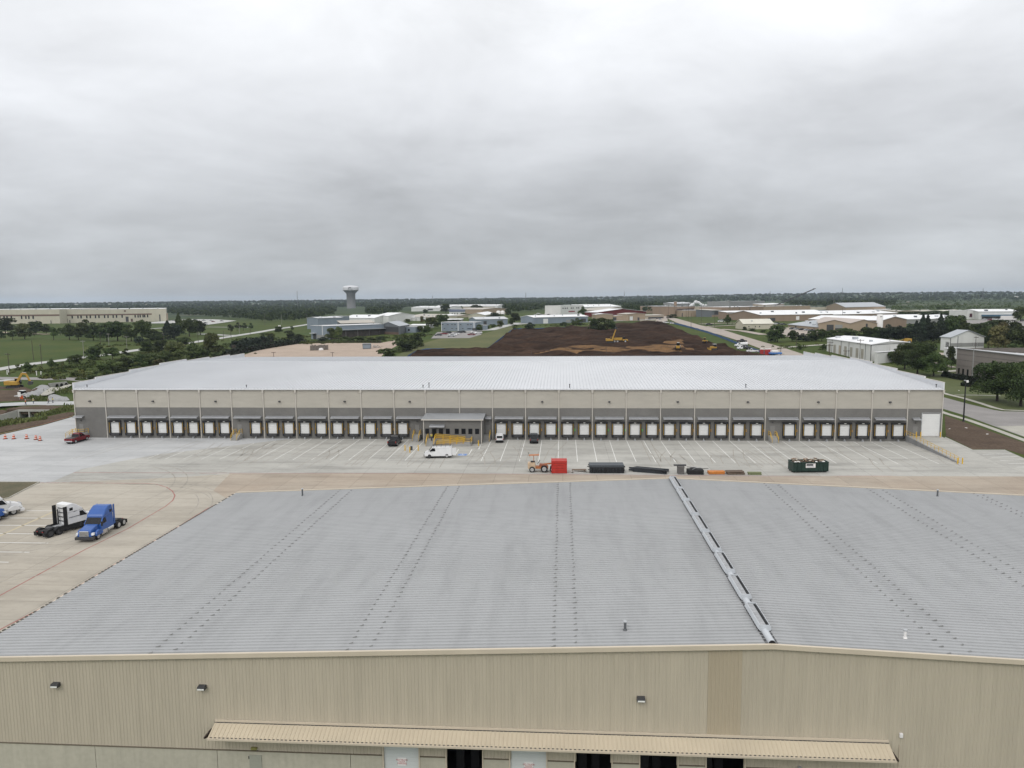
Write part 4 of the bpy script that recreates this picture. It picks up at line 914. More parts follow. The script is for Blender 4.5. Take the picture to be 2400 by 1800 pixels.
def tractor(paintm, label, pf, pr, name='semi_tractor', sleeper=True, stripe=False, dome=False, accent=None):
    # pf, pr: ground points under the front bumper and the rear tyres
    L = 8.4; d = (pf-pr).normalized(); t = empty(name, pf-d*2.0, math.atan2(d.y, d.x), label, 'truck', 'semi tractors in the truck lot')
    # x: 2.0 is the front bumper, -6.4 the rear end
    MB().box(-6.3, 1.2, -.45, .45, .62, .95).build('chassis', M_black, t)
    h = MB().prism([(-.05, .75), (-.05, 1.95), (.5, 1.9), (1.6, 1.62), (1.88, 1.45), (1.95, .75)], -.98, .98, .16, 1.35).build('hood', paintm, t, bevel=.09)
    for s in (-1, 1):
        n = 9; pr_ = [(.62+.82*math.cos(math.pi*k/n), .72+.72*math.sin(math.pi*k/n)) for k in range(n+1)]
        MB().prism(pr_, s*1.22-.16, s*1.22+.16).build('fender', paintm, h, bevel=.04)
    MB().box(1.93, 2.02, -.62, .62, .82, 1.55).build('grille', M_chrome, t, bevel=.03)
    g = MB(); [g.box(2.021, 2.03, -.55, .55, .9+k*.1, .94+k*.1) for k in range(6)]; g.build('grille_slot', M_dark, t)
    MB().prism([(1.55, .32), (2.12, .36), (2.16, .74), (1.5, .78)], -1.24, 1.24).build('bumper', paintm if dome else M_dark, t, bevel=.06)
    for s in (-1, 1): MB().hexa([(1.62, s*1.02-.18, .95), (1.9, s*1.02-.18, .95), (1.8, s*1.02+.18, .95), (1.5, s*1.02+.18, .95)], [(1.58, s*1.0-.16, 1.25), (1.84, s*1.0-.16, 1.22), (1.72, s*1.0+.16, 1.22), (1.45, s*1.0+.16, 1.25)]).build('headlight', M_head, t)
    xb = -3.1 if sleeper else -1.75
    cab = MB().prism([(xb, .95), (xb, 2.75), (-.75, 2.75), (-.05, 1.95), (-.02, .95)], -1.22, 1.22, .12, 2.0).build('cab', paintm, t, bevel=.07)
    MB().hexa([(-.08, -1.06, 1.93), (-.06, 1.06, 1.93), (.0, 1.06, 1.93), (.0, -1.06, 1.93)], [(-.68, -.98, 2.66), (-.68, .98, 2.66), (-.60, .98, 2.68), (-.60, -.98, 2.68)]).build('windshield', M_glass, t)
    for s in (-1, 1):
        MB().hexa([(-1.3, s*1.215-.02, 1.95), (-.22, s*1.215-.02, 1.85), (-.22, s*1.215+.02, 1.85), (-1.3, s*1.215+.02, 1.95)], [(-1.25, s*1.13-.03, 2.6), (-.78, s*1.13-.03, 2.58), (-.78, s*1.13+.03, 2.58), (-1.25, s*1.13+.03, 2.6)]).build('side_window', M_glass, t)
        MB().box(.1, .24, s*1.42-.09, s*1.42+.09, 1.75, 2.35).build('mirror', M_black if not dome else paintm, t)
    if dome:
        MB().prism([(xb, 2.72), (xb+.02, 3.7), (xb+.5, 3.95), (-1.7, 3.85), (-.95, 3.3), (-.62, 2.72)], -1.18, 1.18, .34, 2.9).build('roof_fairing', paintm, t, bevel=.16)
    else:
        MB().prism([(xb, 2.72), (xb+.02, 3.92), (xb+.9, 3.96), (-1.55, 3.62), (-.85, 3.05), (-.62, 2.72)], -1.20, 1.20, .10, 3.0).build('roof_fairing', paintm, t, bevel=.12)
    for s in (-1, 1): MB().box(xb+.35, xb+.85, s*1.125-.06, s*1.125+.075, 2.95, 3.35).build('sleeper_window', M_glass, t)
    if stripe:
        for s in (-1, 1):
            MB().box(xb+.2, -.8, s*1.19-.02, s*1.19+.045, 1.98, 2.03).build('stripe', M_dark, t); MB().prism([(xb+1.0, 2.72), (-.95, 2.98), (-.7, 2.86), (xb+1.0, 2.66)], s*1.13-.02, s*1.13+.075).build('stripe', M_dark, t)
            MB().box(-4.4, .0, s*1.18-.05, s*1.18+.05, .38, 1.10).build('side_skirt', M_black, t)
            MB().box(xb-.55, xb-.02, s*1.16-.05, s*1.16+.05, 1.0, 3.7).build('side_extender', M_black, t)
        MB().box(xb-.02, xb-.003, -1.0, 1.0, 1.1, 3.6).build('cab_back', P_wht, t)
        m = MB(); [m.box(xb-.16, xb-.021, -.62, .62, 1.5+k*.6, 1.57+k*.6) for k in range(4)]; m.tube((xb-.3, .4, 1.1), (xb-.3, .4, 3.2), .10); m.build('exhaust_stack', M_dark, t)
    else:
        for s in (-1, 1):
            MB().tube((-2.9, s*.98, .78), (-1.55, s*.98, .78), .30, n=14).build('fuel_tank', M_chrome, t); MB().box(-1.45, -.15, s*1.02-.2, s*1.02+.2, .42, 1.05).build('tank_step', M_chrome, t, bevel=.04)
            MB().box(xb-.32, xb-.01, s*1.17-.04, s*1.17+.04, 1.1, 3.85).build('side_extender', paintm, t)
    MB().tube((-5.0, 0, .96), (-5.0, 0, 1.12), .5, n=18).build('fifth_wheel', M_dark, t); MB().box(-4.3, xb-.05, -.5, .5, .952, 1.02).build('deck_plate', M_galv, t)
    for s in (-1, 1):
        wheel(t, .62, s*1.02, .52, .30)
        for x in (-4.35, -5.65):
            wheel(t, x, s*.92, .52, .56, dark=stripe)
            MB().prism([(x+.6*math.cos(math.pi*k/8), .62+.54*math.sin(math.pi*k/8)) for k in range(9)]+[(x+.56*math.cos(math.pi*k/8), .60+.50*math.sin(math.pi*k/8)) for k in range(8, -1, -1)], s*.92-.28, s*.92+.28).build('mudguard', M_black, t) if stripe else None
        MB().box(-6.42, -6.36, s*.92-.3, s*.92+.3, .25, .8).build('mud_flap', M_black, t)
    quadlamp(t, 'tail_light', M_tail, -6.36, (-.55, .55), .85, .18, .12)
    if accent: MB().box(xb+.1, xb+.5, -1.265, -1.21, 1.35, 1.6).build('decal', accent, t)
    return t
tractor(P_blu, 'blue semi tractor facing the camera in the truck lot', G(198, 1272), G(283, 1226), accent=M_white)
tractor(P_wht, 'white semi tractor with black side skirts seen from behind, beside the blue one', G(226, 1222), G(118, 1254), stripe=True)
tractor(P_wht, 'white semi tractor with a domed roof at the left edge, facing right', G(48, 1199), G(-58, 1222), dome=True)
tractor(P_blu, 'blue semi tractor mostly cut off by the left edge of the picture', G(5, 1214), G(-98, 1243))

def tracks(t, x0, x1, half, w, h, m=M_black):
    for s in (-1, 1):
        n = 6; r = h/2; pr = [(x1+r*math.sin(math.pi*k/n)-r, r+r*math.cos(math.pi*k/n)) for k in range(n+1)]+[(x0-r*math.sin(math.pi*k/n)+r, r-r*math.cos(math.pi*k/n)) for k in range(n+1)]
        o = MB().prism(pr, s*half-w/2, s*half+w/2).build('track', m, t, bevel=.02)
        b = MB(); nn = int((x1-x0)/.55)
        for k in range(nn): b.tube((x0+r+.1+k*.55, s*(half+w/2)-.02, r*.9), (x0+r+.1+k*.55, s*(half+w/2)+.03, r*.9), r*.5, n=8)
        b.build('roller', M_dark, o)
def excavator(name, label, p, rz, swing, boom, k=1.0, group=None):
    t = empty(name, p, rz, label, 'excavator', group); tracks(t, -2.1, 2.1, 1.25, .6, .95)
    MB().box(-1.2, 1.2, -.9, .9, .35, .8).build('undercarriage', M_dark, t)
    u = MB().prism([(-2.6, 1.1), (-2.7, 2.2), (-1.0, 2.35), (1.3, 2.2), (1.5, 1.1)], -1.35, 1.35).build('house', M_cat, t, bevel=.1); u.rotation_euler.z = swing
    MB().tube((0, 0, .8), (0, 0, 1.1), .7, n=14).build('slew_ring', M_dark, u)
    MB().box(-2.75, -1.9, -1.36, 1.36, 1.15, 2.5).build('counterweight', M_cat, u, bevel=.15)
    MB().prism([(-.1, 2.2), (-.1, 3.1), (1.2, 3.1), (1.7, 2.0), (1.55, 1.2), (.2, 1.2)], .35, 1.38).build('cab', M_glass, u, bevel=.06)
    MB().box(-.12, 1.25, .33, 1.4, 3.1, 3.18).build('cab_roof', M_cat, u)
    b = MB()
    for a, c, w in zip(boom[:-1], boom[1:], (.7, .62, .5, .4)): b.bar((a[0], -.25, a[1]), (c[0], -.25, c[1]), .42, w)
    b.build('boom', M_cat, u, bevel=.04)
    e = boom[-1]; s = boom[-2]
    hy = MB().tube((.8, -.25, 1.9), ((boom[0][0]+boom[1][0])/2+.3, -.25, (boom[0][1]+boom[1][1])/2), .10); hy.tube((boom[1][0], -.25, boom[1][1]+.35), (s[0]+.1, -.25, s[1]+.45), .09); hy.build('hydraulic_ram', M_galv, u)
    MB().prism([(e[0]-.1, e[1]+.2), (e[0]+.75, e[1]-.2), (e[0]+.55, e[1]-1.1), (e[0]-.25, e[1]-1.25), (e[0]-.65, e[1]-.6)], -.9, .4).build('bucket', M_dark, u, bevel=.05)
    t.scale = (k,)*3; return t
q = G(35, 909.5); excavator('excavator', 'large yellow excavator working on the dirt bank beside the creek road', q, rad(12), rad(0), [(.9, 1.9), (2.7, 4.9), (3.9, 4.7), (5.0, 2.2)], 1.12)
q = G(1431, 813.5); q.z += 2.5; excavator('excavator', 'yellow excavator with its boom raised in the middle of the black dirt site', q, rad(180), rad(180), [(.9, 1.9), (2.0, 5.2), (2.9, 7.6), (3.0, 8.8)], 1.05)
def dump_truck():
    p = G(1453, 812.5); p.z += 2.4; t = empty('dump_truck', p, rad(3), 'yellow articulated dump truck being loaded beside the site excavator', 'dump truck')
    MB().prism([(-4.6, 2.0), (-4.9, 3.0), (1.2, 3.1), (1.0, 1.5), (-3.4, 1.4)], -1.5, 1.5).build('dump_body', M_cat, t, bevel=.1)
    MB().box(-4.2, .9, -1.3, 1.3, 3.0, 3.13).build('load', M_site, t); MB().prism([(1.4, 1.1), (1.4, 2.1), (3.2, 2.1), (4.6, 1.9), (4.7, 1.0)], -1.2, 1.2).build('hood', M_cat, t, bevel=.1)
    MB().prism([(1.5, 2.1), (1.5, 3.3), (2.8, 3.3), (3.3, 2.1)], -.8, .8).build('cab', M_glass, t, bevel=.05); MB().box(-4.2, 4.2, -.5, .5, .8, 1.3).build('chassis', M_dark, t)
    for x in (-3.4, -1.6, 3.0):
        for s in (-1, 1): wheel(t, x, s*1.2, .85, .6)
dump_truck()
def dozer(label, p, rz, k=1.0, m=M_cat, canopy=M_cat):
    p.z += 1.1; t = empty('bulldozer', p, rz, label, 'bulldozer', 'bulldozers on the dirt site'); tracks(t, -1.7, 1.6, 1.0, .55, 1.0)
    MB().prism([(-1.5, .9), (-1.5, 1.7), (-.2, 1.7), (0, 2.0), (1.7, 1.9), (1.8, .9)], -.62, .62).build('body', m, t, bevel=.06)
    c = MB(); [c.bar((x, s*.6, 1.7), (x, s*.6, 2.95), .1) for x in (-1.2, .1) for s in (-1, 1)]; c.build('cab_post', M_dark, t); MB().box(-1.4, .3, -.75, .75, 2.95, 3.08).build('canopy', canopy, t)
    MB().box(-1.1, 0, -.55, .55, 1.7, 2.85).build('cab_glass', M_glass, t)
    MB().prism([(2.35, .15), (2.55, .2), (2.4, .7), (2.6, 1.25), (2.4, 1.25), (2.2, .7)], -1.75, 1.75).build('blade', m, t); b = MB(); [b.bar((.5, s*.85, .6), (2.35, s*.85, .55), .18) for s in (-1, 1)]; b.build('push_arm', m, t)
    t.scale = (k,)*3
dozer('yellow bulldozer on the black soil, uphill of the second one', G(1651.5, 807), rad(75), .95)
dozer('yellow bulldozer with a pale canopy nearest the white trucks on the dirt site', G(1672, 825.5), rad(200), 1.1, canopy=M_lamp)
q = G(1589, 828); q.z += 2.0; t = empty('road_roller', q, rad(80), 'soil roller with a dark canopy working on the tan clay', 'road roller')
MB().tube((1.6, -1.05, .75), (1.6, 1.05, .75), .75, n=18).build('drum', M_galv, t); MB().prism([(-2.2, .7), (-2.2, 1.6), (.2, 1.7), (.5, .7)], -.75, .75).build('body', M_cat, t, bevel=.06); MB().box(.4, 2.5, -1.2, -1.08, .6, .95).box(.4, 2.5, 1.08, 1.2, .6, .95).build('drum_frame', M_cat, t)
MB().box(-.9, .5, -.7, .7, 2.7, 2.8).build('canopy', M_black, t); MB().box(-.8, .4, -.6, .6, 1.7, 2.66).build('cab_glass', M_glass, t); MB().box(.1, .6, -.5, .5, 2.82, 3.0).build('work_lamp', M_lamp, t)
for s in (-1, 1): wheel(t, -1.4, s*.85, .75, .5)
t.scale = (1.3,)*3
q = G(54, 934.5); t = empty('skid_steer', q, rad(185), 'small white skid steer loader on the bank behind the workers', 'loader')
MB().prism([(-1.3, .4), (-1.35, 1.25), (.6, 1.2), (.9, .4)], -.6, .6).build('body', P_wht, t, bevel=.05); MB().prism([(-.6, 1.2), (-.55, 2.05), (.5, 2.05), (.75, 1.2)], -.5, .5).build('cab', M_glass, t); MB().box(-.65, .6, -.55, .55, 2.05, 2.13).build('cab_roof', P_wht, t)
a = MB(); [a.bar((-1.2, s*.72, 1.5), (1.3, s*.72, .7), .18) for s in (-1, 1)]; a.build('lift_arm', P_wht, t); MB().prism([(1.3, .1), (2.1, .12), (2.1, .25), (1.5, .9), (1.3, .9)], -.95, .95).build('bucket', P_wht, t)
for x in (-.75, .55):
    for s in (-1, 1): wheel(t, x, s*.78, .42, .3)
t.scale = (1.35,)*3
# white work trucks by the site gate
def work_truck(label, p, rz, body_m, kind):
    p.z += 1.0; t = empty('work_truck', p, rz, label, 'truck', 'work trucks at the dirt site')
    MB().box(-4, 2.2, -.45, .45, .6, .9).build('chassis', M_black, t)
    MB().prism([(.3, .8), (.3, 2.3), (1.3, 2.3), (1.75, 1.55), (3.0, 1.4), (3.1, .6), (.6, .6)], -1.05, 1.05, .1, 1.5).build('cab', P_wht, t, bevel=.07)
    MB().prism([(.5, 1.6), (.55, 2.18), (1.25, 2.18), (1.72, 1.6)], -1.02, 1.02, .06, 1.7).build('cab_glass', M_glass, t)
    if kind == 'tank': MB().tube((-4, 0, 1.75), (.1, 0, 1.75), .95, n=18).build('tank', body_m, t); MB().box(-4.1, .1, -1.1, 1.1, .82, .95).build('tank_deck', M_dark, t)
    else:
        MB().box(-4, .15, -1.15, 1.15, .9, 1.1).build('flat_bed', body_m, t); MB().box(-3.8, -.6, -.9, .9, 1.1, 1.7).build('cargo', M_dark, t, bevel=.1)
    for x in (-2.6, 2.1):
        for s in (-1, 1): wheel(t, x, s*.92, .48, .35)
    MB().box(3.05, 3.2, -1, 1, .5, .8).build('bumper', M_chrome, t)
work_truck('white water tank truck on the dirt site near the blue silt fence', G(1735, 817.5), rad(188), P_wht, 'tank')
work_truck('white truck with a dark flatbed load parked in front of the tank truck', G(1741, 824), rad(186), M_dark, 'flat')
q = G(1738, 806); q.z += 1.0; pickup('pickup_truck', P_blk, 'black pickup behind the white tank truck at the site edge', q, rad(5), 'work trucks at the dirt site')
q = G(1763, 830.5); q.z += 1.0; pickup('pickup_truck', P_wht, 'white pickup at the site edge left of the red portable toilets', q, rad(178), 'work trucks at the dirt site', crew=False); bpy.context.view_layer.update()
def toilet(label, p, col, k=1.0):
    t = empty('portable_toilet', p, rad(rnd.uniform(-20, 20)), label, 'portable toilet', 'portable toilets'); MB().box(-.6, .6, -.6, .6, .1, 2.1).build('cabin', col, t, bevel=.04)
    MB().prism([(-.64, 2.1), (.64, 2.1), (.5, 2.3), (-.5, 2.3)], -.62, .62).build('roof', M_sign, t); d = MB().box(-.42, .42, -.64, -.602, .2, 1.95).build('door', col, t); MB().box(.28, .36, -.68, -.642, 1.0, 1.15).build('handle', M_dark, d); MB().box(-.62, .62, -.62, .62, 0, .098).build('skid', M_dark, t); t.scale = (k,)*3
M_tred = mat('red_plastic', (.34, .03, .03), .5, .1, 1)
for px, lab in ((1785, 'leftmost red portable toilet by the white pickup'), (1796, 'middle red portable toilet of the three by the road'), (1803, 'rightmost red portable toilet, half behind the warehouse roof')): toilet(lab, G(px, 833), M_tred, 1.5)
q = G(1817, 834); t = empty('covered_trailer', q, rad(15), 'small white topped trailer with blue tarp beside the toilets', 'trailer'); MB().box(-2.2, 2.2, -1, 1, .6, 1.3).build('bed', mat('blue_tarp', (.06, .16, .40), .6, .2, 2), t, bevel=.15); MB().box(-1.6, .8, -.8, .8, 1.303, 2.0).build('box', M_sign, t, bevel=.1); [wheel(t, 0, s*1.05, .4, .2) for s in (-1, 1)]; MB().bar((2.2, 0, .6), (3.6, 0, .6), .12).build('tow_bar', M_dark, t); t.scale = (1.4,)*3

# orange tractor with canopy, loader arms raised to the red stack
q = G(1262, 1108); t = empty('site_tractor', q+Vector((0, 1.0, 0)), 0, 'small orange and beige site tractor with a canopy, beside the red stack', 'tractor')
MB().prism([(-1.75, .55), (-1.8, 1.55), (-.6, 1.6), (-.45, .55)], -.6, .6).build('counterweight', mat('beige_paint', (.50, .38, .26), .5, .15, 2), t, bevel=.05)
MB().box(-.5, 1.6, -.45, .45, .55, .95).build('chassis', M_orange, t); MB().prism([(.1, .95), (.15, 1.35), (1.3, 1.25), (1.5, .9)], -.4, .4).build('hood', mat('rust_paint', (.26, .09, .05), .6, .25, 3), t, bevel=.04)
MB().box(-1.3, -.6, -.3, .3, 1.6, 1.75).build('seat', M_black, t); MB().bar((-.2, 0, 1.3), (.25, 0, 1.9), .07).tube((.15, -.2, 1.85), (.15, .2, 1.85), .05).build('steering_column', M_dark, t)
MB().bar((-.8, 0, 1.7), (-.8, 0, 2.75), .10).build('canopy_post', M_orange, t); MB().hexa([(-1.6, -.5, 2.72), (.1, -.5, 2.8), (.1, .5, 2.8), (-1.6, .5, 2.72)], [(-1.6, -.5, 2.78), (.1, -.5, 2.86), (.1, .5, 2.86), (-1.6, .5, 2.78)]).build('canopy', M_orange, t)
MB().bar((.8, 0, 1.25), (2.7, 0, 1.45), .22).build('tow_arm', M_orange, t)
for x, r in ((-1.05, .48), (.95, .58), (2.35, .5)):
    for s in (-1, 1): wheel(t, x, s*.62, r, .35)
t.scale = (1.12,)*3
# red stack of steel decks
def stack(name, label, cat, px0, px1, py, h, d, m, rows, gap=.04, bands=True, ang=0.0):
    a, b = G(px0, py), G(px1, py); L = (b-a).length; t = empty(name, (a+b)/2+Vector((0, d/2, 0)), heading(a, b)+ang, label, cat)
    hh = h/rows
    for k in range(rows):
        o = MB().box(-L/2+rnd.uniform(0, .06), L/2-rnd.uniform(0, .06), -d/2, d/2, k*hh+gap, (k+1)*hh).build('layer', m, t, bevel=.02)
    mb = MB(); [mb.box(x-.06, x+.06, -d/2+.05, d/2-.05, 0, gap-.003) for x in (-L*.35, 0, L*.35)]; mb.build('bearer', M_dark, t)
    return t, L
M_rstack = mat('red_steel', (.40, .03, .022), .5, .15, 1.5)
t, L = stack('steel_stack', 'bright red stack of steel panels in a tall block on the paving', 'stack', 1292, 1328.5, 1110, 2.35, 2.4, M_rstack, 5)
[MB().box(x-.05, x+.05, -1.26, 1.26, .05, 2.42).build('end_frame', M_rstack, t) for x in (-L/2+.05, L/2-.05)]
q = (G(1342, 1109)+G(1372, 1109))/2; t = empty('scrap_pile', q+Vector((0, .6, 0)), .1, 'low pile of white boards beside the red stack', 'pile')
for k in range(6): MB().hexa(*[[(sx*rnd.uniform(.9, 1.3)+rnd.uniform(-.2, .2), sy*rnd.uniform(.3, .6), z) for sx, sy in ((-1, -1), (1, -1), (1, 1), (-1, 1))] for z in (.04+k*.09, .10+k*.09)]).build('board', [M_sign, M_lamp, mat('brown_board', (.14, .10, .07), .8, .3, 3)][k % 3], t)
M_bstack = mat('black_steel', (.022, .026, .032), .45, .3, 2, spec=.5)
t, L = stack('rack_stack', 'long block of stacked black rack frames with ragged sides', 'stack', 1382, 1461.5, 1109.5, 1.15, 2.5, M_bstack, 3)
MB().box(-L/2-.05, L/2+.05, -1.25, 1.25, 1.18, 1.52).build('top_layer', mat('black_slats', (.06, .07, .08), .5, .4, 4, stretch=(1, 9, 1)), t)
mb = MB()
for k in range(46): x = -L/2+k*L/45; mb.bar((x, -1.33, rnd.uniform(0, .3)), (x+rnd.uniform(-.25, .25), -1.29, rnd.uniform(.7, 1.2)), .08, .05)
for k in range(12): z = .1+rnd.random()*1.1; s = rnd.choice((-1, 1)); mb.bar((s*L/2, rnd.uniform(-1.2, 1.2), z), (s*(L/2+rnd.uniform(.1, .4)), rnd.uniform(-1.2, 1.2), z), .12)
mb.build('loose_frame', M_black, t)
a, b = G(1474, 1104), G(1568, 1111.5); t = empty('beam_pile', (a+b)/2+Vector((0, .9, 0)), heading(a, b), 'spread pile of long black steel beams lying on the paving', 'pile')
L = (b-a).length
for k in range(22):
    r_ = k % 7; z = .08+(k//7)*.22; y = -1.2+r_*.34; x0 = -L/2+rnd.uniform(0, 1.3); MB().bar((x0, y+rnd.uniform(-.1, .1), z), (x0+L*.8+rnd.uniform(-.4, .8), y+rnd.uniform(-.2, .2), z+.02), .14, .2).build('beam', M_bstack, t)
t, L = stack('pallet_stack', 'grey stack of pallets with a dark beam laid across its top', 'stack', 1588.5, 1604, 1112, 1.5, 1.2, mat('grey_timber', (.13, .125, .12), .8, .25, 3, stretch=(1, 1, 6)), 6)
MB().box(-1.25, .95, -.3, .3, 1.503, 1.7).build('cross_beam', M_dark, t)
t, L = stack('bin_stack', 'black bin of steel offcuts with loose bars on top', 'bin', 1612, 1650, 1113, .85, 1.7, M_black, 2)
for k in range(7): x = rnd.uniform(-1.5, .6); MB().bar((x, rnd.uniform(-.7, .7), .9+k*.04), (x+rnd.uniform(1, 2.2), rnd.uniform(-.7, .7), .95+k*.05), .12, .08).build('loose_bar', [M_dark, M_galv][k % 2], t)
t, L = stack('beam_bundle', 'bundle of bright orange rack beams on the paving', 'bundle', 1661, 1700, 1112.5, .2, 1.4, M_orange, 1)
for k in range(14): y = -.65+(k % 7)*.2; z = .28+(k//7)*.17; MB().bar((-L/2+rnd.uniform(0, .15), y, z), (L/2-rnd.uniform(-.05, .2), y+rnd.uniform(-.1, .1), z+rnd.uniform(-.02, .05)), .15, .13).build('beam', mat('rack_orange', (.55, .20, .04), .5, .15, 2), t)
t, L = stack('plank_pile', 'weathered brown pile of planks right of the orange beams', 'pile', 1705, 1746, 1113, .35, 1.6, mat('brown_timber', (.14, .105, .08), .85, .3, 3, stretch=(1, 6, 1)), 2)
for k in range(10): y = -.7+(k % 5)*.3; MB().bar((-L/2-rnd.uniform(0, .4), y, .42+.12*(k//5)), (L/2-rnd.uniform(0, .5), y+rnd.uniform(-.15, .15), .44+.12*(k//5)), .2, .08).build('plank', mat('brown_timber', (.14, .105, .08)), t)
a, b = G(1753, 1113.5), G(1785, 1113.5); t = empty('pipe_bundle', (a+b)/2+Vector((0, .4, 0)), 0, 'low bundle of olive green pipes at the right end of the material row', 'bundle'); L = (b-a).length
for k, (y, z) in enumerate(((-.3, .13), (0, .13), (.3, .13), (-.15, .38), (.15, .38))): MB().tube((-L/2+rnd.uniform(0, .2), y, z), (L/2, y, z), .13, n=8).build('pipe', mat('olive_pipe', (.16, .18, .09), .6, .2, 2), t)
# dumpster
a, b = G(1857, 1108.5), G(1940, 1107.5); L = (b-a).length; t = empty('roll_off_dumpster', (a+b)/2+Vector((0, 1.2, 0)), heading(a, b), 'dark green roll off dumpster heaped with timber waste', 'dumpster')
M_dgr = mat('dumpster_green', (.014, .034, .026), .5, .25, 1.2, fine=.15); H = 1.85
MB().box(-L/2, L/2, -1.2, -1.13, .25, H).build('side_wall', M_dgr, t); MB().box(-L/2, L/2, 1.13, 1.2, .25, H).build('side_wall', M_dgr, t); MB().box(-L/2, -L/2+.07, -1.127, 1.127, .25, H).build('end_wall', M_dgr, t); MB().box(L/2-.07, L/2, -1.127, 1.127, .25, H).build('end_wall', M_dgr, t); MB().box(-L/2+.08, L/2-.08, -1.12, 1.12, .25, .35).build('floor', M_dgr, t)
mb = MB(); [mb.box(x-.05, x+.05, -1.29, -1.203, .3, H-.1) for x in np.linspace(-L/2+.06, L/2-.06, 9) if not -1.1 < x < .95]; mb.box(-L/2-.04, L/2+.04, -1.30, -1.15, H, H+.12); mb.box(-L/2-.04, L/2+.04, 1.15, 1.30, H, H+.12); mb.box(-L/2-.06, -L/2+.08, -1.14, 1.14, H, H+.12); mb.box(L/2-.08, L/2+.06, -1.14, 1.14, H, H+.12); mb.build('rib', M_dgr, t)
mb = MB(); [mb.box(-L/2, L/2, s*.6-.08, s*.6+.08, .06, .245) for s in (-1, 1)]; [mb.tube((x, s*.6-.12, .12), (x, s*.6+.12, .12), .12) for x in (-L/2+.4, L/2-.4) for s in (-1, 1)]; mb.build('skid_rail', M_black, t)
s = MB().box(-.95, .8, -1.33, -1.24, .95, 1.72).build('sign', M_sign, t); MB().box(-.85, .38, -1.345, -1.332, 1.32, 1.66).build('sign_panel', mat('sign_grey', (.07, .075, .08), .6, .3, 3), s); MB().box(-.7, .55, -1.345, -1.332, 1.06, 1.2).build('sign_line', mat('sign_pale', (.40, .41, .44), .6, .2, 3), s)
w1, w2 = mat('waste_timber', (.22, .14, .09), .9, .35, 3), mat('waste_dark', (.07, .06, .05), .9, .4, 3)
for k in range(70):
    x = rnd.uniform(-L/2+.5, L/2-.5); y = rnd.uniform(-.95, .95); z = H-.1+rnd.uniform(0, .55); an = rnd.uniform(0, 3.1); l = rnd.uniform(.4, 1.1)
    MB().bar((x-l*math.cos(an)/2, max(-1.05, min(1.05, y-l*math.sin(an)/2)), z), (x+l*math.cos(an)/2, max(-1.05, min(1.05, y+l*math.sin(an)/2)), z+rnd.uniform(-.15, .2)), rnd.uniform(.08, .3), .05).build('waste_board', [w1, w1, w2, M_tan2][k % 4], t)
for x, y, l in ((-L/2+1.1, -.7, .9), (-L/2+.6, -.8, .5), (L/2-.9, -.6, 1.2), (L/2-2.1, -.8, .5)): MB().lathe([(.001, .25), (.3, .2), (.45, 0), (.35, -.2)], 9).build('foam_sheet', M_sign, t, loc=(x, y, H+.05)).scale = (l, .6, .7)
MB().box(-L/2+.1, L/2-.1, -1.1, 1.1, H-.6, H-.2).build('waste_fill', w2, t)

# traffic barrels
def barrel():
    t = empty('traffic_barrel', (0, 0, 0)); M_or = mat('barrel_orange', (.56, .10, .03), .6, .1, 2)
    pr = [(.29, .1), (.29, .28), (.26, .30), (.26, .50), (.24, .52), (.24, .72), (.22, .74), (.22, .92), (.16, .97), (.001, .97)]
    MB().lathe(pr, 14).build('drum', M_or, t)
    for z, r in ((.36, .268), (.80, .228)): MB().lathe([(r, z-.06), (r+.004, z-.06), (r+.004, z+.07), (r, z+.07)], 14).build('reflective_band', M_sign, t)
    MB().lathe([(.001, .1), (.46, .1), (.48, .06), (.48, .0)], 10).build('base', M_black, t); t.scale = (1.08,)*3; return t
bb = barrel()
for k, ((px, py), lab) in enumerate(zip(((12.5, 1029), (32.5, 1029), (62.7, 1028.5), (84.5, 1030.5), (94.2, 1033)), ('leftmost orange and white traffic barrel on the paving', 'second traffic barrel from the left of the row', 'middle traffic barrel of the five in the row', 'fourth traffic barrel, the farther of the close pair', 'rightmost traffic barrel, nearest the red pickup'))):
    o = bb if k == 0 else copy_tree(bb); o.location = G(px, py); o.rotation_euler.z = k; tag(o, lab, 'traffic barrel', 'traffic barrels in a row')

# ------------------------------------------------------------------ people
M_skin = mat('skin', (.38, .22, .15), .6, .08, 5); M_jean = mat('denim', (.045, .06, .10), .8, .2, 6); M_hivis = mat('hi_vis_yellow', (.55, .62, .04), .6, .08, 5); M_hivo = mat('hi_vis_orange', (.72, .13, .03), .6, .08, 5); M_khaki = mat('khaki_cloth', (.10, .12, .07), .8, .15, 5); M_palev = mat('pale_lime_vest', (.42, .50, .20), .7, .1, 5); M_hat = mat('hard_hat', (.62, .60, .55), .4, .05, 5); M_hair = mat('dark_hair', (.02, .015, .012), .8, .2, 9); M_boot = mat('boot_leather', (.05, .03, .02), .7, .2, 6)
def skinned(name, pts, edges, radii, m, parent, root=0):
    me = bpy.data.meshes.new(name); me.from_pydata(pts, edges, []); o = bpy.data.objects.new(name, me); COL.objects.link(o); o.parent = parent
    sk = o.modifiers.new('skin', 'SKIN'); sk.use_smooth_shade = True
    for k, r in enumerate(radii):
        v = me.skin_vertices[0].data[k]; v.radius = (r, r) if not isinstance(r, tuple) else r; v.use_root = (k == root)
    s = o.modifiers.new('sub', 'SUBSURF'); s.levels = 1; s.render_levels = 1; me.materials.append(m); return o
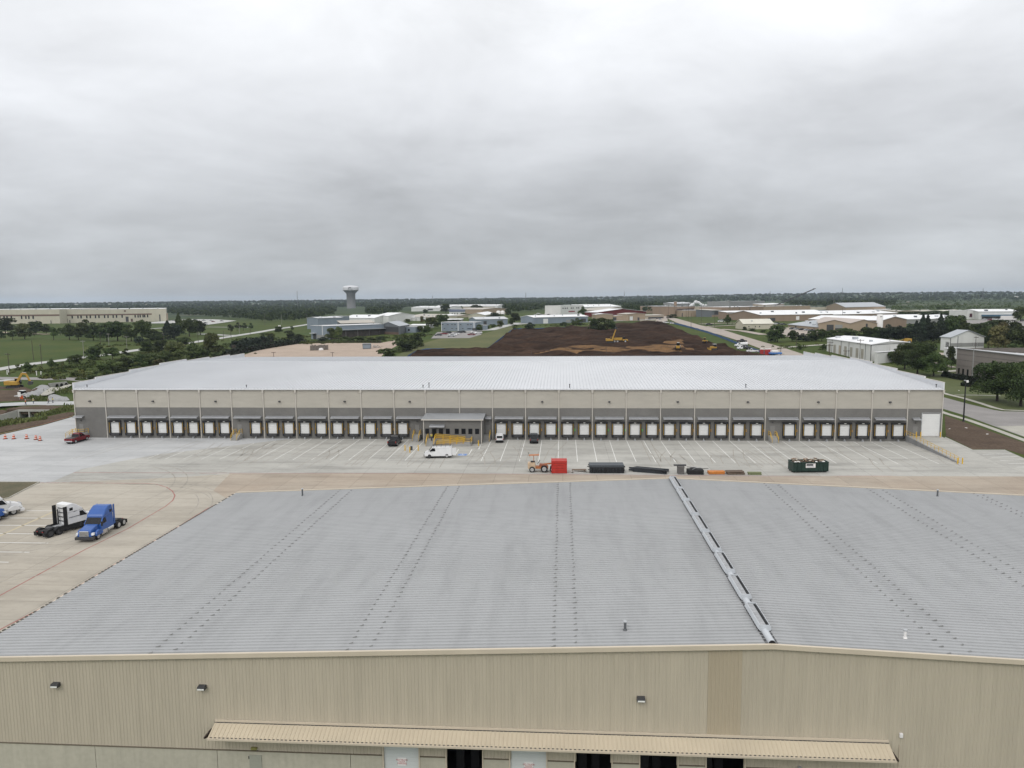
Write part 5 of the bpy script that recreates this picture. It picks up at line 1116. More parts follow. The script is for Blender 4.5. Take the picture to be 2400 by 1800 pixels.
def person(p, rz, label, vest, pants, hat=M_hat, stride=.15, arm=.18):
    t = empty('person', p, rz, label, 'person', 'site workers')
    P = [(0, 0, .95), (0, 0, 1.15), (0, 0, 1.38), (.01, 0, 1.50), (.02, 0, 1.58), (.03, 0, 1.70)]
    E = [(0, 1), (1, 2), (2, 3), (3, 4), (4, 5)]; Rr = [(.15, .12), (.14, .11), (.17, .12), .06, .085, .085]
    for s in (-1, 1):
        n = len(P); P += [(0, s*.10, .88), (s*stride*.6, s*.11, .48), (s*stride, s*.12, .09), (s*stride+.16, s*.13, .04)]; E += [(0, n), (n, n+1), (n+1, n+2), (n+2, n+3)]; Rr += [.095, .065, .05, .045]
        n = len(P); P += [(0, s*.21, 1.40), (arm*.2, s*.27, 1.12), (arm, s*.24, .90), (arm+.05, s*.23, .80)]; E += [(2, n), (n, n+1), (n+1, n+2), (n+2, n+3)]; Rr += [.065, .05, .038, .04]
    skinned('body', P, E, Rr, M_skin, t)
    q = [(0, 0, .93), (0, 0, 1.15), (0, 0, 1.38), (0, .2, 1.41), (.2*arm, .27, 1.14), (0, -.2, 1.41), (.2*arm, -.27, 1.14)]
    skinned('jacket', q, [(0, 1), (1, 2), (2, 3), (3, 4), (2, 5), (5, 6)], [(.175, .15), (.165, .14), (.19, .145), .085, .07, .085, .07], vest, t)
    q = [(0, 0, .94), (0, .1, .86), (stride*.6, .11, .48), (stride, .12, .12), (0, -.1, .86), (-stride*.6, -.11, .48), (-stride, -.12, .12)]
    skinned('trousers', q, [(0, 1), (1, 2), (2, 3), (0, 4), (4, 5), (5, 6)], [.15, .115, .085, .072, .115, .085, .072], pants, t)
    for s in (-1, 1): MB().prism([(-.09, 0), (.2, 0), (.19, .06), (.02, .13), (-.09, .13)], -.05, .05).build('boot', M_boot, t, bevel=.02, loc=(s*stride, s*.12, 0))
    MB().lathe([(.001, .15), (.06, .14), (.105, .08), (.12, .01), (.16, -.005), (.15, -.015), (.11, 0)], 14).build('hard_hat' if hat is M_hat else 'hair', hat, t, loc=(.025, 0, 1.66))
    f = MB().prism([(.10, 1.61), (.135, 1.60), (.10, 1.65)], -.012, .012); f.build('nose', M_skin, t)
    return t
person(G(60.5, 949.5), rad(200), 'worker in an orange vest standing on the creek path', M_hivo, M_jean)
person(G(78.5, 946.5), rad(100), 'worker in a pale lime vest and white hard hat walking on the creek path', M_palev, M_jean, stride=.25)
person(G(113.5, 946), rad(250), 'worker in dark khaki clothes with legs apart on the creek path', M_khaki, M_jean, M_hair, stride=.3)
person(G(124, 944.5), rad(60), 'worker in a bright yellow jacket at the back edge of the creek path', M_hivis, M_jean, M_hair)
qx = onY(1014.8, 1030, YO)[0]; person((qx, y2-.35, 1.03), rad(80), 'person in a hi-vis yellow vest on the office steps', M_hivis, M_dark, M_hair)
q = G(46, 938.5); s = empty('warning_sign', q, rad(-95), 'white board with an orange warning square beside the skid steer', 'sign'); MB().box(-.04, .04, -.55, .55, 1.2, 2.8).build('board', M_sign, s); MB().box(-.9, -.82, -.6, .6, .4, 1.5).build('orange_panel', M_hivo, s); MB().box(-.03, .03, -.05, .05, 0, 1.195).build('post', M_galv, s)

# ------------------------------------------------------------------ creek structures
q0, q1 = G(33, 961), G(124, 957)
xa, ya = onZ(40, 962, -.2); xb, yb_ = onZ(121, 960.5, -.2); Yc = (ya+yb_)/2
cv = empty('box_culvert', ((xa+xb)/2, Yc, -2.4), 0, 'concrete box culvert with three dark openings and splayed wing walls under the creek path', 'culvert')
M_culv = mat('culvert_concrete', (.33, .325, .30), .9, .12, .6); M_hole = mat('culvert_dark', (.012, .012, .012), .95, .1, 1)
mb = MB(); n = 3; w = (xb-xa)/n
mb.box(xa-.3, xb+.3, Yc-.25, Yc+.35, -.62, -.08); mb.box(xa-.3, xb+.3, Yc+.36, Yc+6, -.66, -.42)
for k in range(n+1): x = xa+k*w; mb.box(x-.2, x+.2, Yc-.2, Yc+6, -2.9, -.623)
wb(mb, 'barrel', M_culv, cv)
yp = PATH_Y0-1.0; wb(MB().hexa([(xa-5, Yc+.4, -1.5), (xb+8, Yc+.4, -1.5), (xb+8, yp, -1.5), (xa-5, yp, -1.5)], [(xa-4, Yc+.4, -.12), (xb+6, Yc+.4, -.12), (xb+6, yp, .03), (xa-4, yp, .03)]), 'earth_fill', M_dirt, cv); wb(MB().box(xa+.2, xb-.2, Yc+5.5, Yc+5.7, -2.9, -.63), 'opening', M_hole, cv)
for x, sx in ((xa-.2, -1), (xb+.2, 1)): wb(MB().hexa([(x, Yc, -3), (x+sx*3.6, Yc-7, -3), (x+sx*3.9, Yc-6.8, -3), (x+sx*.3, Yc+.2, -3)], [(x, Yc, -.08), (x+sx*3.6, Yc-7, -1.6), (x+sx*3.9, Yc-6.8, -1.6), (x+sx*.3, Yc+.2, -.08)]), 'wing_wall', M_culv, cv)
p0, p1 = G(121, 907), G(165, 905); cu = empty('pipe_culvert', (p0+p1)/2, heading(p0, p1), 'grey headwall with three round pipe openings below the creek road', 'culvert'); L = (p1-p0).length
MB().prism([(-L/2, -.6), (L/2, -.6), (L/2-1.5, 1.75), (-L/2-1.0, 1.75)], 0, .5).build('headwall', M_culv, cu)
for k in (-1, 0, 1):
    MB().lathe([(.72, -.02), (.82, -.02), (.82, .10), (.72, .10)], 18).build('pipe_rim', M_culv, cu, loc=(k*2.0+.2, -.02, .55)).rotation_euler = (rad(90), 0, 0)
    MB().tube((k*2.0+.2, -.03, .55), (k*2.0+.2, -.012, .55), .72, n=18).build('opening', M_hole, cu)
for (px, py), lab in zip(((86, 880), (96.5, 881), (17, 878), (20, 873)), ('left white marker post beside the creek road', 'right white marker post beside the creek road', 'white pipeline marker by the foot of the near power pole', 'small white marker left of the near power pole')):
    s = empty('marker_post', G(px, py), 0, lab, 'marker', 'white marker posts'); MB().box(-.12, .12, -.12, .12, 0, 1.7).build('post', M_sign, s); MB().box(-.2, .2, -.2, .2, 1.7, 1.95).build('cap', M_sign, s)

# ------------------------------------------------------------------ fences
M_silt = mat('blue_fabric', (.045, .10, .22), .7, .2, .8); M_stake = mat('timber_stake', (.25, .18, .10), .8, .2, 3)
def silt_fence(pts, label, h=1.1):
    P = GP(pts); f = empty('silt_fence', P[0], 0, label, 'silt fence'); mb = MB(); st = MB(); Q = [P[0]]
    for p in P[1:]:
        a = Q[-1]; n = max(1, int((p-a).length/4)); Q += [a.lerp(p, k/n) for k in range(1, n+1)]
    V = []; Fc = []
    for k, q in enumerate(Q):
        z = float(hgt(q.x, q.y)); j = rnd.uniform(-.15, .1)
        V += [(q.x, q.y-.02, z), (q.x, q.y-.02, z+h+j), (q.x+.02, q.y+.02, z+h+j), (q.x+.02, q.y+.02, z)]
        if k: o = 4*k; Fc += [(o-4, o, o+1, o-3), (o-3, o+1, o+2, o-2), (o-2, o+2, o+3, o-1)]
        if k % 2 == 0: st.box(q.x-.03, q.x+.03, q.y+.03, q.y+.09, z, z+h+.25)
    mb.add(V, Fc); wb(mb, 'fabric', M_silt, f); wb(st, 'stake_row', M_stake, f)
silt_fence([(955, 838), (975, 826), (1000, 821), (1135, 821), (1145, 818), (1160, 806), (1180, 790.5), (1200, 775), (1210, 772), (1240, 773), (1300, 770), (1395, 768)], 'blue silt fence along the left and far edges of the black dirt site')
silt_fence([(1570, 757), (1610, 767), (1660, 781), (1700, 796), (1740, 812), (1785, 828), (1812, 835)], 'blue silt fence between the dirt site and the tan road', 1.4)

# ------------------------------------------------------------------ buildings beyond
B_ = dict(cream=(.46, .43, .34), tan=(.32, .25, .18), brown=(.25, .185, .135), bluegrey=(.20, .235, .27), grey=(.25, .25, .24), white=(.60, .60, .58), red=(.12, .018, .018), brick=(.225, .20, .18), dgrey=(.13, .14, .15), beige=(.38, .33, .26))
R_C = dict(white=(.72, .72, .72), grey=(.36, .38, .40), lgrey=(.50, .51, .52), blue=(.06, .075, .11), dark=(.10, .11, .12), beige=(.40, .37, .32), rust=(.42, .36, .32), cream=(.56, .54, .46))
def wm(k): return mat('wall_'+k, B_[k], .8, .07, .25, stretch=(1, 1, .4))
def rm(k): return mat('roof_'+k, R_C[k], .6, .08, .12, stretch=(1, .3, 1))
def bld(label, A, B, top, wall='cream', roof='white', shape='flat', depth=20, C=None, rise=1.5, feats=(), side=(), name='warehouse_building', cat='building', topA=None, group=None, eave=.5):
    a, b = G(*A), G(*B); a.z = b.z = min(a.z, b.z)
    u = (b-a); L = u.length; u.normalize(); v = Vector((-u.y, u.x, 0))
    if C:
        c = G(*C); v2 = Vector((c.x-b.x, c.y-b.y, 0)); depth = v2.length; v = v2.normalized()
    ref, pxr = (b, B) if C else (a, A)
    H = max(2.0, (CAM_H-ref.z)*0+((pxr[1]-top)*math.hypot(ref.x, ref.y)/F_PX))
    t = empty(name, a, 0, label, cat, group); z0 = -1.0
    def P(s, w, z): return a+u*s+v*w+Vector((0, 0, z))
    mb = MB(); V = [P(0, 0, z0), P(L, 0, z0), P(L, depth, z0), P(0, depth, z0), P(0, 0, H), P(L, 0, H), P(L, depth, H), P(0, depth, H)]
    fs = [(0, 1, 5, 4), (1, 2, 6, 5), (2, 3, 7, 6), (3, 0, 4, 7)]
    if shape == 'gx': V += [P(0, depth/2, H+rise), P(L, depth/2, H+rise)]; fs += [(3, 0, 4, 8, 7), (1, 2, 6, 9, 5)]; fs.remove((3, 0, 4, 7)); fs.remove((1, 2, 6, 5))
    if shape == 'gy': V += [P(L/2, 0, H+rise), P(L/2, depth, H+rise)]; fs += [(0, 1, 5, 8, 4), (2, 3, 7, 9, 6)]; fs.remove((0, 1, 5, 4)); fs.remove((2, 3, 7, 6))
    mb.add(V, fs); wb(mb, 'wall', wm(wall), t)
    rb = MB(); e = eave; th = .25
    def slab(p, q, r, s): rb.hexa([p, q, r, s], [x+Vector((0, 0, th)) for x in (p, q, r, s)])
    if shape == 'flat':
        slab(P(.3, .3, H-.35), P(L-.3, .3, H-.35), P(L-.3, depth-.3, H-.3), P(.3, depth-.3, H-.3))
        cp = MB()
        for (s0, w0, s1, w1) in ((0, 0, L, 0), (L, 0, L, depth), (L, depth, 0, depth), (0, depth, 0, 0)): p, q = P(s0, w0, H+.08), P(s1, w1, H+.08); cp.bar(p, q, .45, .16)
        wb(cp, 'coping', rm('lgrey' if roof != 'white' else 'white'), t)
    elif shape == 'mono': slab(P(-e, -e, H+.02), P(L+e, -e, H+.02), P(L+e, depth+e, H+rise), P(-e, depth+e, H+rise)); wb(MB().add([P(0, 0, H), P(0, depth, H), P(0, depth, H+rise), P(L, 0, H), P(L, depth, H), P(L, depth, H+rise)], [(0, 1, 2), (3, 5, 4)]), 'side_gable', wm(wall), t)
    elif shape == 'gx': slab(P(-e, -e, H+.02), P(L+e, -e, H+.02), P(L+e, depth/2, H+rise+.02), P(-e, depth/2, H+rise+.02)); slab(P(-e, depth/2, H+rise+.02), P(L+e, depth/2, H+rise+.02), P(L+e, depth+e, H+.02), P(-e, depth+e, H+.02))
    elif shape == 'gy': slab(P(-e, -e, H+.02), P(L/2, -e, H+rise+.02), P(L/2, depth+e, H+rise+.02), P(-e, depth+e, H+.02)); slab(P(L/2, -e, H+rise+.02), P(L+e, -e, H+.02), P(L+e, depth+e, H+.02), P(L/2, depth+e, H+rise+.02))
    wb(rb, 'roof', rm(roof), t)
    if L > 22 and depth > 14 and shape in ('flat', 'gx'):
        ru = random.Random(int(L*10)); ub = MB()
        for k in range(min(7, int(L/14))):
            s = L*(k+.3+.4*ru.random())/min(7, int(L/14)); w = depth*ru.uniform(.08, .3); zz = H+.2+(rise*w/(depth/2) if shape == 'gx' else -.3); c = ru.uniform(.5, 1.2); q = P(s, w, 0)
            wb(MB().box(q.x-c, q.x+c, q.y-c, q.y+c, q.z+zz-.3, q.z+zz+ru.uniform(.6, 1.4)), 'roof_unit', rm(ru.choice(['grey', 'lgrey', 'dark'])), t)
    for lst, onside in ((feats, 0), (side, 1)):
        for (nm, s0, s1, h0, h1, m) in lst:
            o = .06 if nm not in ('awning', 'canopy') else 2.2
            mk = MB()
            def Q(s, z, d): return (P(s*L, -d, z*H) if not onside else P(L, s*depth, z*H)+u*d)
            mk.hexa([Q(s0, h0, o), Q(s1, h0, o), Q(s1, h0, -.1), Q(s0, h0, -.1)], [Q(s0, h1, o), Q(s1, h1, o), Q(s1, h1, -.1), Q(s0, h1, -.1)])
            w = wb(mk, nm, m, t)
            if nm == 'window' and m is M_glass:
                f = MB(); f.bar(Q(s0, h0, .09), Q(s1, h0, .09), .18, .18); wb(f, 'sill', rm('lgrey'), w)
    return t
D, Gs = M_dark, M_glass
def wins(xs, x0, x1, w, h0, h1, m=None): return [('window', (x-x0)/(x1-x0)-w/2/(x1-x0), (x-x0)/(x1-x0)+w/2/(x1-x0), h0, h1, m or Gs) for x in xs]
M_band = mat('brown_band', (.16, .11, .085), .8, .1, .5); Wd = M_door
# left: the long cream building in two lengths of one block
bld('left half of the long cream warehouse with a brown band, beyond the field', (-95, 760), (141, 758.2), 733.2, 'cream', 'white', 'flat', 130, feats=[('wall_band', .0, 1, .52, .64, M_band)]+wins([1, 11, 18, 28, 52, 62, 69, 79], -95, 141, 3.4, .33, .57)+[('door', (85-1+95)/236, (87+95)/236, 0, .22, D), ('door', (119+95)/236, (121+95)/236, 0, .22, D)])
bld('right half of the long cream warehouse with a brown band and a red lettered corner', (141, 757.6), (390, 753.2), 730.8, 'cream', 'white', 'flat', 130, feats=[('wall_band', .0, .86, .53, .64, M_band)]+wins([169, 182, 189, 202, 210, 222, 230, 243, 251, 263, 271, 284, 315, 322, 327, 334, 338, 345], 141, 390, 3.2, .33, .56)
    +[('door', (149-141)/249, (158-141)/249, 0, .33, D), ('door', (162-141)/249, (164-141)/249, 0, .22, D), ('door', (292-141)/249, (299-141)/249, .02, .42, D), ('door', (304-141)/249, (309-141)/249, .02, .25, mat('brown_door', (.10, .06, .05))), ('sign_panel', (289-141)/249, (294-141)/249, .78, .92, M_band), ('door', (373-141)/249, (376-141)/249, .0, .55, D)])
bld('low brown brick end of the cream warehouse, behind a small tree', (386, 753), (394.5, 752), 736, 'tan', 'lgrey', 'flat', 60)
# workshops around the gravel lot
bld('blue grey metal workshop with a tall front and a dark door, above the gravel lot', (729.5, 795), (767, 796), 764.5, 'bluegrey', 'white', 'flat', C=(905, 783), feats=[('door', .13, .33, 0, .42, D), ('canopy', .05, .36, .44, .47, rm('lgrey')), ('duct', .70, .75, .3, 1.0, rm('lgrey')), ('wall_panel', .36, .98, .08, .34, wm('grey'))],
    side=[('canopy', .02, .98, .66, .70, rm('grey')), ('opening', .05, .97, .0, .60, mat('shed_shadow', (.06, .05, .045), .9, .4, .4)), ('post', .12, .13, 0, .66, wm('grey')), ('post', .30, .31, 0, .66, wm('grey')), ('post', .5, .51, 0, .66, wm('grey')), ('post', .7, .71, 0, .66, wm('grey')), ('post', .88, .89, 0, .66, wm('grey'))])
bld('taller blue grey block behind the front workshop', (746, 772), (803, 768), 747, 'bluegrey', 'lgrey', 'gx', 22, rise=1)
bld('stepped blue grey roof monitor with a white top behind the workshop', (768, 768), (802, 767), 742.5, 'bluegrey', 'white', 'flat', 16)
bld('white metal shed with a bright roof behind the blue grey workshop', (805, 762), (878, 759.5), 746, 'white', 'white', 'gx', 40, rise=3.2)
bld('white gabled shed at the right end of the white roof', (878, 758), (911, 757), 741, 'white', 'white', 'gx', 46, rise=3.2)
bld('long brown roofed link shed with a pale roof edge in the middle of the workshops', (800, 779), (878, 773), 759, 'dgrey', 'beige', 'mono', 10, rise=2.2)
bld('grey open gabled shed with timber inside, right of the workshops', (887, 783), (936, 784.5), 764, 'dgrey', 'grey', 'gy', C=(960, 777), rise=3.0, feats=[('opening', .03, .97, .35, .92, D), ('timber_wall', .03, .97, .0, .33, mat('old_timber', (.12, .08, .06), .9, .3, .6))])
bld('small pale blue block beside the open gabled shed', (939, 780.5), (974, 779.5), 766.5, 'bluegrey', 'lgrey', 'flat', 9, feats=[('door', .25, .36, 0, .8, wm('dgrey')), ('window', .5, .62, .3, .7, Gs)])
bld('low white roofed annex behind the small pale blue block', (960, 771), (1010, 769), 763, 'white', 'white', 'mono', 9, rise=.8)
bld('blue grey two storey office with small windows facing a car park', (1034.5, 776.5), (1115, 775.5), 755.5, 'bluegrey', 'white', 'flat', 14, feats=wins([1038, 1050, 1060, 1067, 1080, 1097, 1104], 1034.5, 1115, 3.4, .66, .77)+wins([1042, 1060, 1070, 1085], 1034.5, 1115, 3.2, .25, .34)+[('downspout', .485, .50, 0, 1, rm('white')), ('downspout', .945, .96, 0, 1, rm('white')), ('downspout', 0, .012, 0, 1, rm('white')), ('door', .90, 1.0, .05, .38, D), ('window_band', .76, .88, .26, .34, Gs)])
bld('grey gabled shed with a dark door behind the blue grey office', (1116, 763.5), (1190, 761.5), 749, 'bluegrey', 'lgrey', 'gx', 22, rise=1.8, feats=[('door', .23, .33, .1, .72, D), ('opening', .42, .6, .02, .12, D)])
bld('small pale cube beside the blue grey office', (1129, 773.5), (1143, 773), 762.5, 'bluegrey', 'white', 'flat', 7)
bld('low white roof strip behind trees left of the grey shed', (1048, 756), (1080, 755), 749.5, 'grey', 'white', 'mono', 14, rise=.6)
bld('wide beige metal building with a low gable, left of the blue roofed house', (947, 747), (1048, 746), 742.5, 'beige', 'beige', 'gx', 60, rise=3.2)
bld('cream gabled end with a white roof at the right of the wide beige building', (1046, 746.5), (1072, 745), 740, 'cream', 'white', 'gx', 20, rise=1.2)
for k, (a, b, c) in enumerate(((961, 974, 744.5), (977, 984, 744))): bld(('wider' if k == 0 else 'narrower')+' of two small white tanks sheds below the beige building', (a, 752), (b, 752), c, 'white', 'white', 'flat', 8)
bld('long pale shed farthest left in the back row', (964, 730), (1042, 729), 721, 'white', 'white', 'gx', 46, rise=2.5, feats=[('opening', .50, .66, .35, .7, D)])
bld('very long white roofed warehouse at the back of the estate', (1024, 724), (1167, 722.5), 717, 'white', 'white', 'gx', 50, rise=2.5, feats=[('wall_band', .2, .95, .15, .6, wm('beige'))])
bld('white house with a dark blue roof between trees', (1053, 739), (1089, 738), 731, 'white', 'blue', 'gx', 14, rise=3.2, feats=wins([1060, 1066, 1072, 1082], 1053, 1089, 2, .3, .7), name='house', cat='house')
bld('cream gable with a white roof right of the blue roofed house', (1098, 746), (1136, 745), 738.5, 'cream', 'white', 'gy', C=(1160, 740), rise=2.6, feats=[('door', .25, .5, .05, .5, wm('beige'))])
bld('wide light brown building behind dark trees, right end of the back row', (1131, 736), (1192, 734), 725.5, 'tan', 'beige', 'gy', 50, rise=2)
for px, lab in ((1168, 'left of two small white domed tanks before the brown building'), (1178, 'right of two small white domed tanks before the brown building')): q = G(px, 737); t = empty('storage_tank', q, 0, lab, 'tank', 'small white tanks'); MB().lathe([(3, 0), (3, 4), (2.2, 5.2), (.01, 5.6)], 16).build('shell', M_sign, t, smooth=True); MB().lathe([(3.1, 0), (3.1, .4), (3.0, .45)], 16).build('base_ring', M_galv, t)
bld('long blue grey workshop with white roofs and two big doors, before the white factory', (1251, 759.5), (1378, 755.5), 744.5, 'bluegrey', 'white', 'gx', 26, rise=1.6, feats=[('door', .17, .255, .05, .78, Wd), ('door', .87, .96, .1, .68, D), ('door', .59, .67, .15, .55, wm('grey'))])
bld('white three storey factory block with paired windows and a red painted name', (1314, 739), (1367, 737), 716.5, 'white', 'white', 'flat', 26, feats=wins([1319.5, 1324.5, 1329, 1338.5, 1342.5, 1351.5, 1356], 1314, 1367, 2.4, .66, .78)+[('sign_panel', .34, .62, .30, .42, mat('sign_red_wall', (.25, .05, .06), .7, .5, 1.5))])
bld('long bright white roof behind the three storey factory', (1366, 730), (1456, 728), 720, 'white', 'white', 'gx', 60, rise=4, feats=[('wall_band', .1, .75, .55, .75, M_band)])
bld('brown gabled back roof above the dark red gable', (1396, 737), (1492, 733), 728, 'brown', 'beige', 'gy', 34, rise=3.5)
bld('building with a wide dark red gable edged in white', (1400, 743), (1514, 740), 732.5, 'red', 'white', 'gy', 24, rise=3.8)
bld('tan flat shed left before the dark red gable', (1396, 749), (1436, 748.5), 737.5, 'tan', 'white', 'gy', 18, rise=.7)
bld('tan shed with a dark opening and a white door, middle before the dark red gable', (1437, 752), (1472, 752), 740, 'tan', 'white', 'flat', 14, feats=[('door', .0, .22, .02, .7, D), ('door', .70, .92, .08, .68, Wd)])
bld('tan gabled shed with a white door, right before the dark red gable', (1472, 752.5), (1512, 751), 737, 'tan', 'beige', 'gy', 16, rise=1.0, feats=[('door', .10, .27, .1, .68, Wd), ('door', .55, .66, .05, .5, D)])
bld('low tan shed behind parked cars at the road end', (1515, 748), (1556, 746.5), 740, 'beige', 'beige', 'mono', 10, rise=.7, feats=[('opening', .1, .9, .0, .55, D)])
bld('cream site trailer at the head of the dirt site', (1507, 759), (1518, 758.5), 750, 'cream', 'cream', 'flat', 4, name='site_trailer', cat='trailer')
bld('longer cream site trailer with a small window, right of the other', (1520, 758.5), (1538, 757.5), 749.5, 'cream', 'cream', 'flat', 4, name='site_trailer', cat='trailer', feats=[('window', .7, .82, .4, .7, Gs)])
# right: the brick plant
bld('pinkish brown plant block farthest left at the end of the road', (1547, 735), (1583, 733), 718, 'brown', 'lgrey', 'flat', 30, feats=[('window_band', .1, .9, .3, .4, M_band)])
bld('brown plant hall with a dark window band', (1581, 742), (1628, 740), 719.5, 'brown', 'beige', 'flat', 30, feats=[('window_band', .1, .95, .52, .78, mat('dark_band', (.07, .05, .04), .8)), ('opening', .1, .5, .0, .3, D)])
bld('tall slim brown plant tower above the plant hall', (1579, 740), (1584.5, 740), 708, 'brown', 'lgrey', 'flat', 6, name='plant_tower', cat='tower')
bld('pale grey rounded roof hall below the steam', (1583, 722), (1623, 720), 712.5, 'grey', 'lgrey', 'gx', 40, rise=3)
bld('tan flat roofed hall in front of the brown plant hall', (1598, 742.5), (1666, 741.5), 728, 'tan', 'lgrey', 'flat', 26, feats=[('opening', .0, .03, 0, .6, D)])
bld('grey brown upper plant block behind the tan hall', (1638, 735), (1662, 734), 719, 'beige', 'beige', 'flat', 20)
bld('long dark canopy on a low brown base beside the plant', (1668, 743), (1708, 741), 728.5, 'dgrey', 'beige', 'mono', 20, rise=1.2, feats=[('opening', .15, .95, .35, .9, D), ('hedge_base', 0, 1, 0, .3, wm('brown'))])
bld('long grey concrete block with a raised left end, back of the plant', (1700, 722.5), (1792, 719.5), 707.5, 'grey', 'lgrey', 'flat', 40, feats=[('wall_band', .02, .98, .0, .12, wm('dgrey'))])
bld('grey raised left end of the long concrete block', (1699.5, 723), (1708.5, 723), 705.5, 'grey', 'lgrey', 'flat', 10, name='plant_tower', cat='tower')
bld('tall brown brick hall with a white roof', (1706, 742), (1789, 739), 721, 'brown', 'white', 'flat', 40, feats=[('wall_joint', .3, .31, 0, 1, D), ('wall_joint', .6, .61, 0, 1, D)])
bld('lower brown brick front with a white roof and a dark doorway', (1703, 748), (1767, 746.5), 733, 'brown', 'white', 'mono', 14, rise=1.2, feats=[('door', .69, .78, .05, .72, D), ('sign_panel', .30, .37, .3, .85, mat('flag_sign', (.30, .08, .12), .7, .5, 1))])
bld('tan flat wall running right from the brown brick hall', (1788, 737), (1899, 734), 719.5, 'tan', 'beige', 'flat', 46)
bld('small white roofed block above the tan wall', (1793, 722), (1838, 719), 715, 'tan', 'white', 'mono', 24, rise=2)
bld('very long white roof on a brown wall, in front of the tan wall', (1782, 754), (1952, 750.5), 739.5, 'brown', 'white', 'gx', 60, rise=3.6, feats=[('window', .485, .53, .2, .75, M_sign), ('opening', .10, .2, .0, .55, D)])
bld('right end of the very long white roof, beyond the sawtooth sheds', (1952, 749), (2103, 744), 738.5, 'brown', 'white', 'gx', 60, rise=3)
bld('white roofed open shed by the road, left of the storage yard', (1779, 751), (1812, 749), 740, 'dgrey', 'white', 'mono', 12, rise=1.2, feats=[('opening', .05, .95, .05, .8, D)])
bld('cream house with a long pale roof and yard clutter, by the road', (1742, 772.5), (1812, 771), 760.5, 'cream', 'cream', 'gx', 15, rise=3.5, feats=wins([1755, 1770, 1780], 1742, 1812, 2, .4, .65)+[('opening', .0, .06, .05, .5, D)], name='house', cat='house')
bld('tan gabled plant building with a grey roof at the top right', (1936, 731), (1981, 736), 722, 'tan', 'grey', 'gy', C=(2075, 733), rise=5.0, side=[('door', .25, .33, .1, .4, Wd), ('door', .72, .8, .1, .4, Wd)])
bld('small white block at the right end of the tan gabled plant building', (2075, 734), (2088, 733), 725.5, 'white', 'white', 'flat', 14)
bld('low yellowish wall and pipe racks between the tan buildings', (1899, 732), (1936, 731.5), 721, 'cream', 'cream', 'flat', 20, feats=[('pipe_rack', 0, 1, .0, .45, wm('bluegrey'))])
bld('grey roofed left wing of the tan sawtooth sheds', (1847, 766), (1918, 777), 758, 'tan', 'grey', 'gx', 40, rise=3.2, feats=[('door', .25, .30, .15, .8, D), ('window', .85, .9, .35, .6, Gs)], topA=751)
bld('first tan sawtooth shed from the left, with two tall grey doors', (1918, 777.5), (1992, 778), 760, 'tan', 'rust', 'gy', 70, rise=2.6, feats=[('door', .26, .48, .08, .88, D), ('door', .53, .76, .08, .45, D), ('door', .53, .76, .47, .88, wm('grey')), ('window', .82, .88, .2, .4, Gs)])
bld('second tan sawtooth shed, with one slim dark doorway', (1992, 778), (2055, 777), 760.5, 'tan', 'rust', 'gy', 70, rise=2.8, feats=[('door', .58, .65, .15, 1.0, D)])
bld('third sawtooth shed, brown and half hidden by trees', (2066, 771), (2124, 766), 753.5, 'brown', 'white', 'gy', 60, rise=2.6)
bld('low bright white roofs spreading right behind the cedars', (2096, 760), (2190, 757.5), 750.5, 'grey', 'white', 'gx', 40, rise=3.4)
bld('farthest right of the low bright white roofs behind the cedars', (2190, 757), (2254, 752), 748, 'grey', 'white', 'gx', 40, rise=2)
q = G(2061, 775); t = empty('storage_silo', q, 0, 'tall white cylindrical silo before the sawtooth sheds', 'silo'); r = 6.2*mpp(q); h = 34*mpp(q); MB().lathe([(r, 0), (r, h*.97), (r*.8, h), (.01, h*1.01)], 22).build('shell', M_sign, t, smooth=True); MB().lathe([(r*1.04, 0), (r*1.04, .6), (r, .62)], 22).build('base_ring', M_galv, t); MB().box(-r*.4, r*.3, -r*1.02, -r*.98, h*.84, h*.89).build('sign_panel', wm('grey'), t)
bld('white block with a dark door at the left of the blue awning building', (2267, 748.5), (2293, 748), 731.5, 'white', 'white', 'flat', 22, feats=[('door', .18, .42, .25, .68, mat('maroon_door', (.07, .02, .03)))])
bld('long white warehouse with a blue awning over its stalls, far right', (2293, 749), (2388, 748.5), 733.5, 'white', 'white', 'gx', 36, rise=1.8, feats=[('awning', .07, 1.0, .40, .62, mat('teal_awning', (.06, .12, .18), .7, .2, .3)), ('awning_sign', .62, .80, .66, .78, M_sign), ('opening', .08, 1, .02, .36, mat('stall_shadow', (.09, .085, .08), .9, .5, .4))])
bld('pale far roof left behind the blue awning building', (2227, 739), (2268, 737), 732, 'grey', 'cream', 'gx', 30, rise=1.4)
for a, b, lab in ((2100, 2125, 'low pale roof among trees right of the tan plant'), (2158, 2194, 'row of pale roofs among the far right trees')): bld(lab, (a, 735), (b, 734), 730.5, 'beige', 'beige', 'gx', 30, rise=1.2)
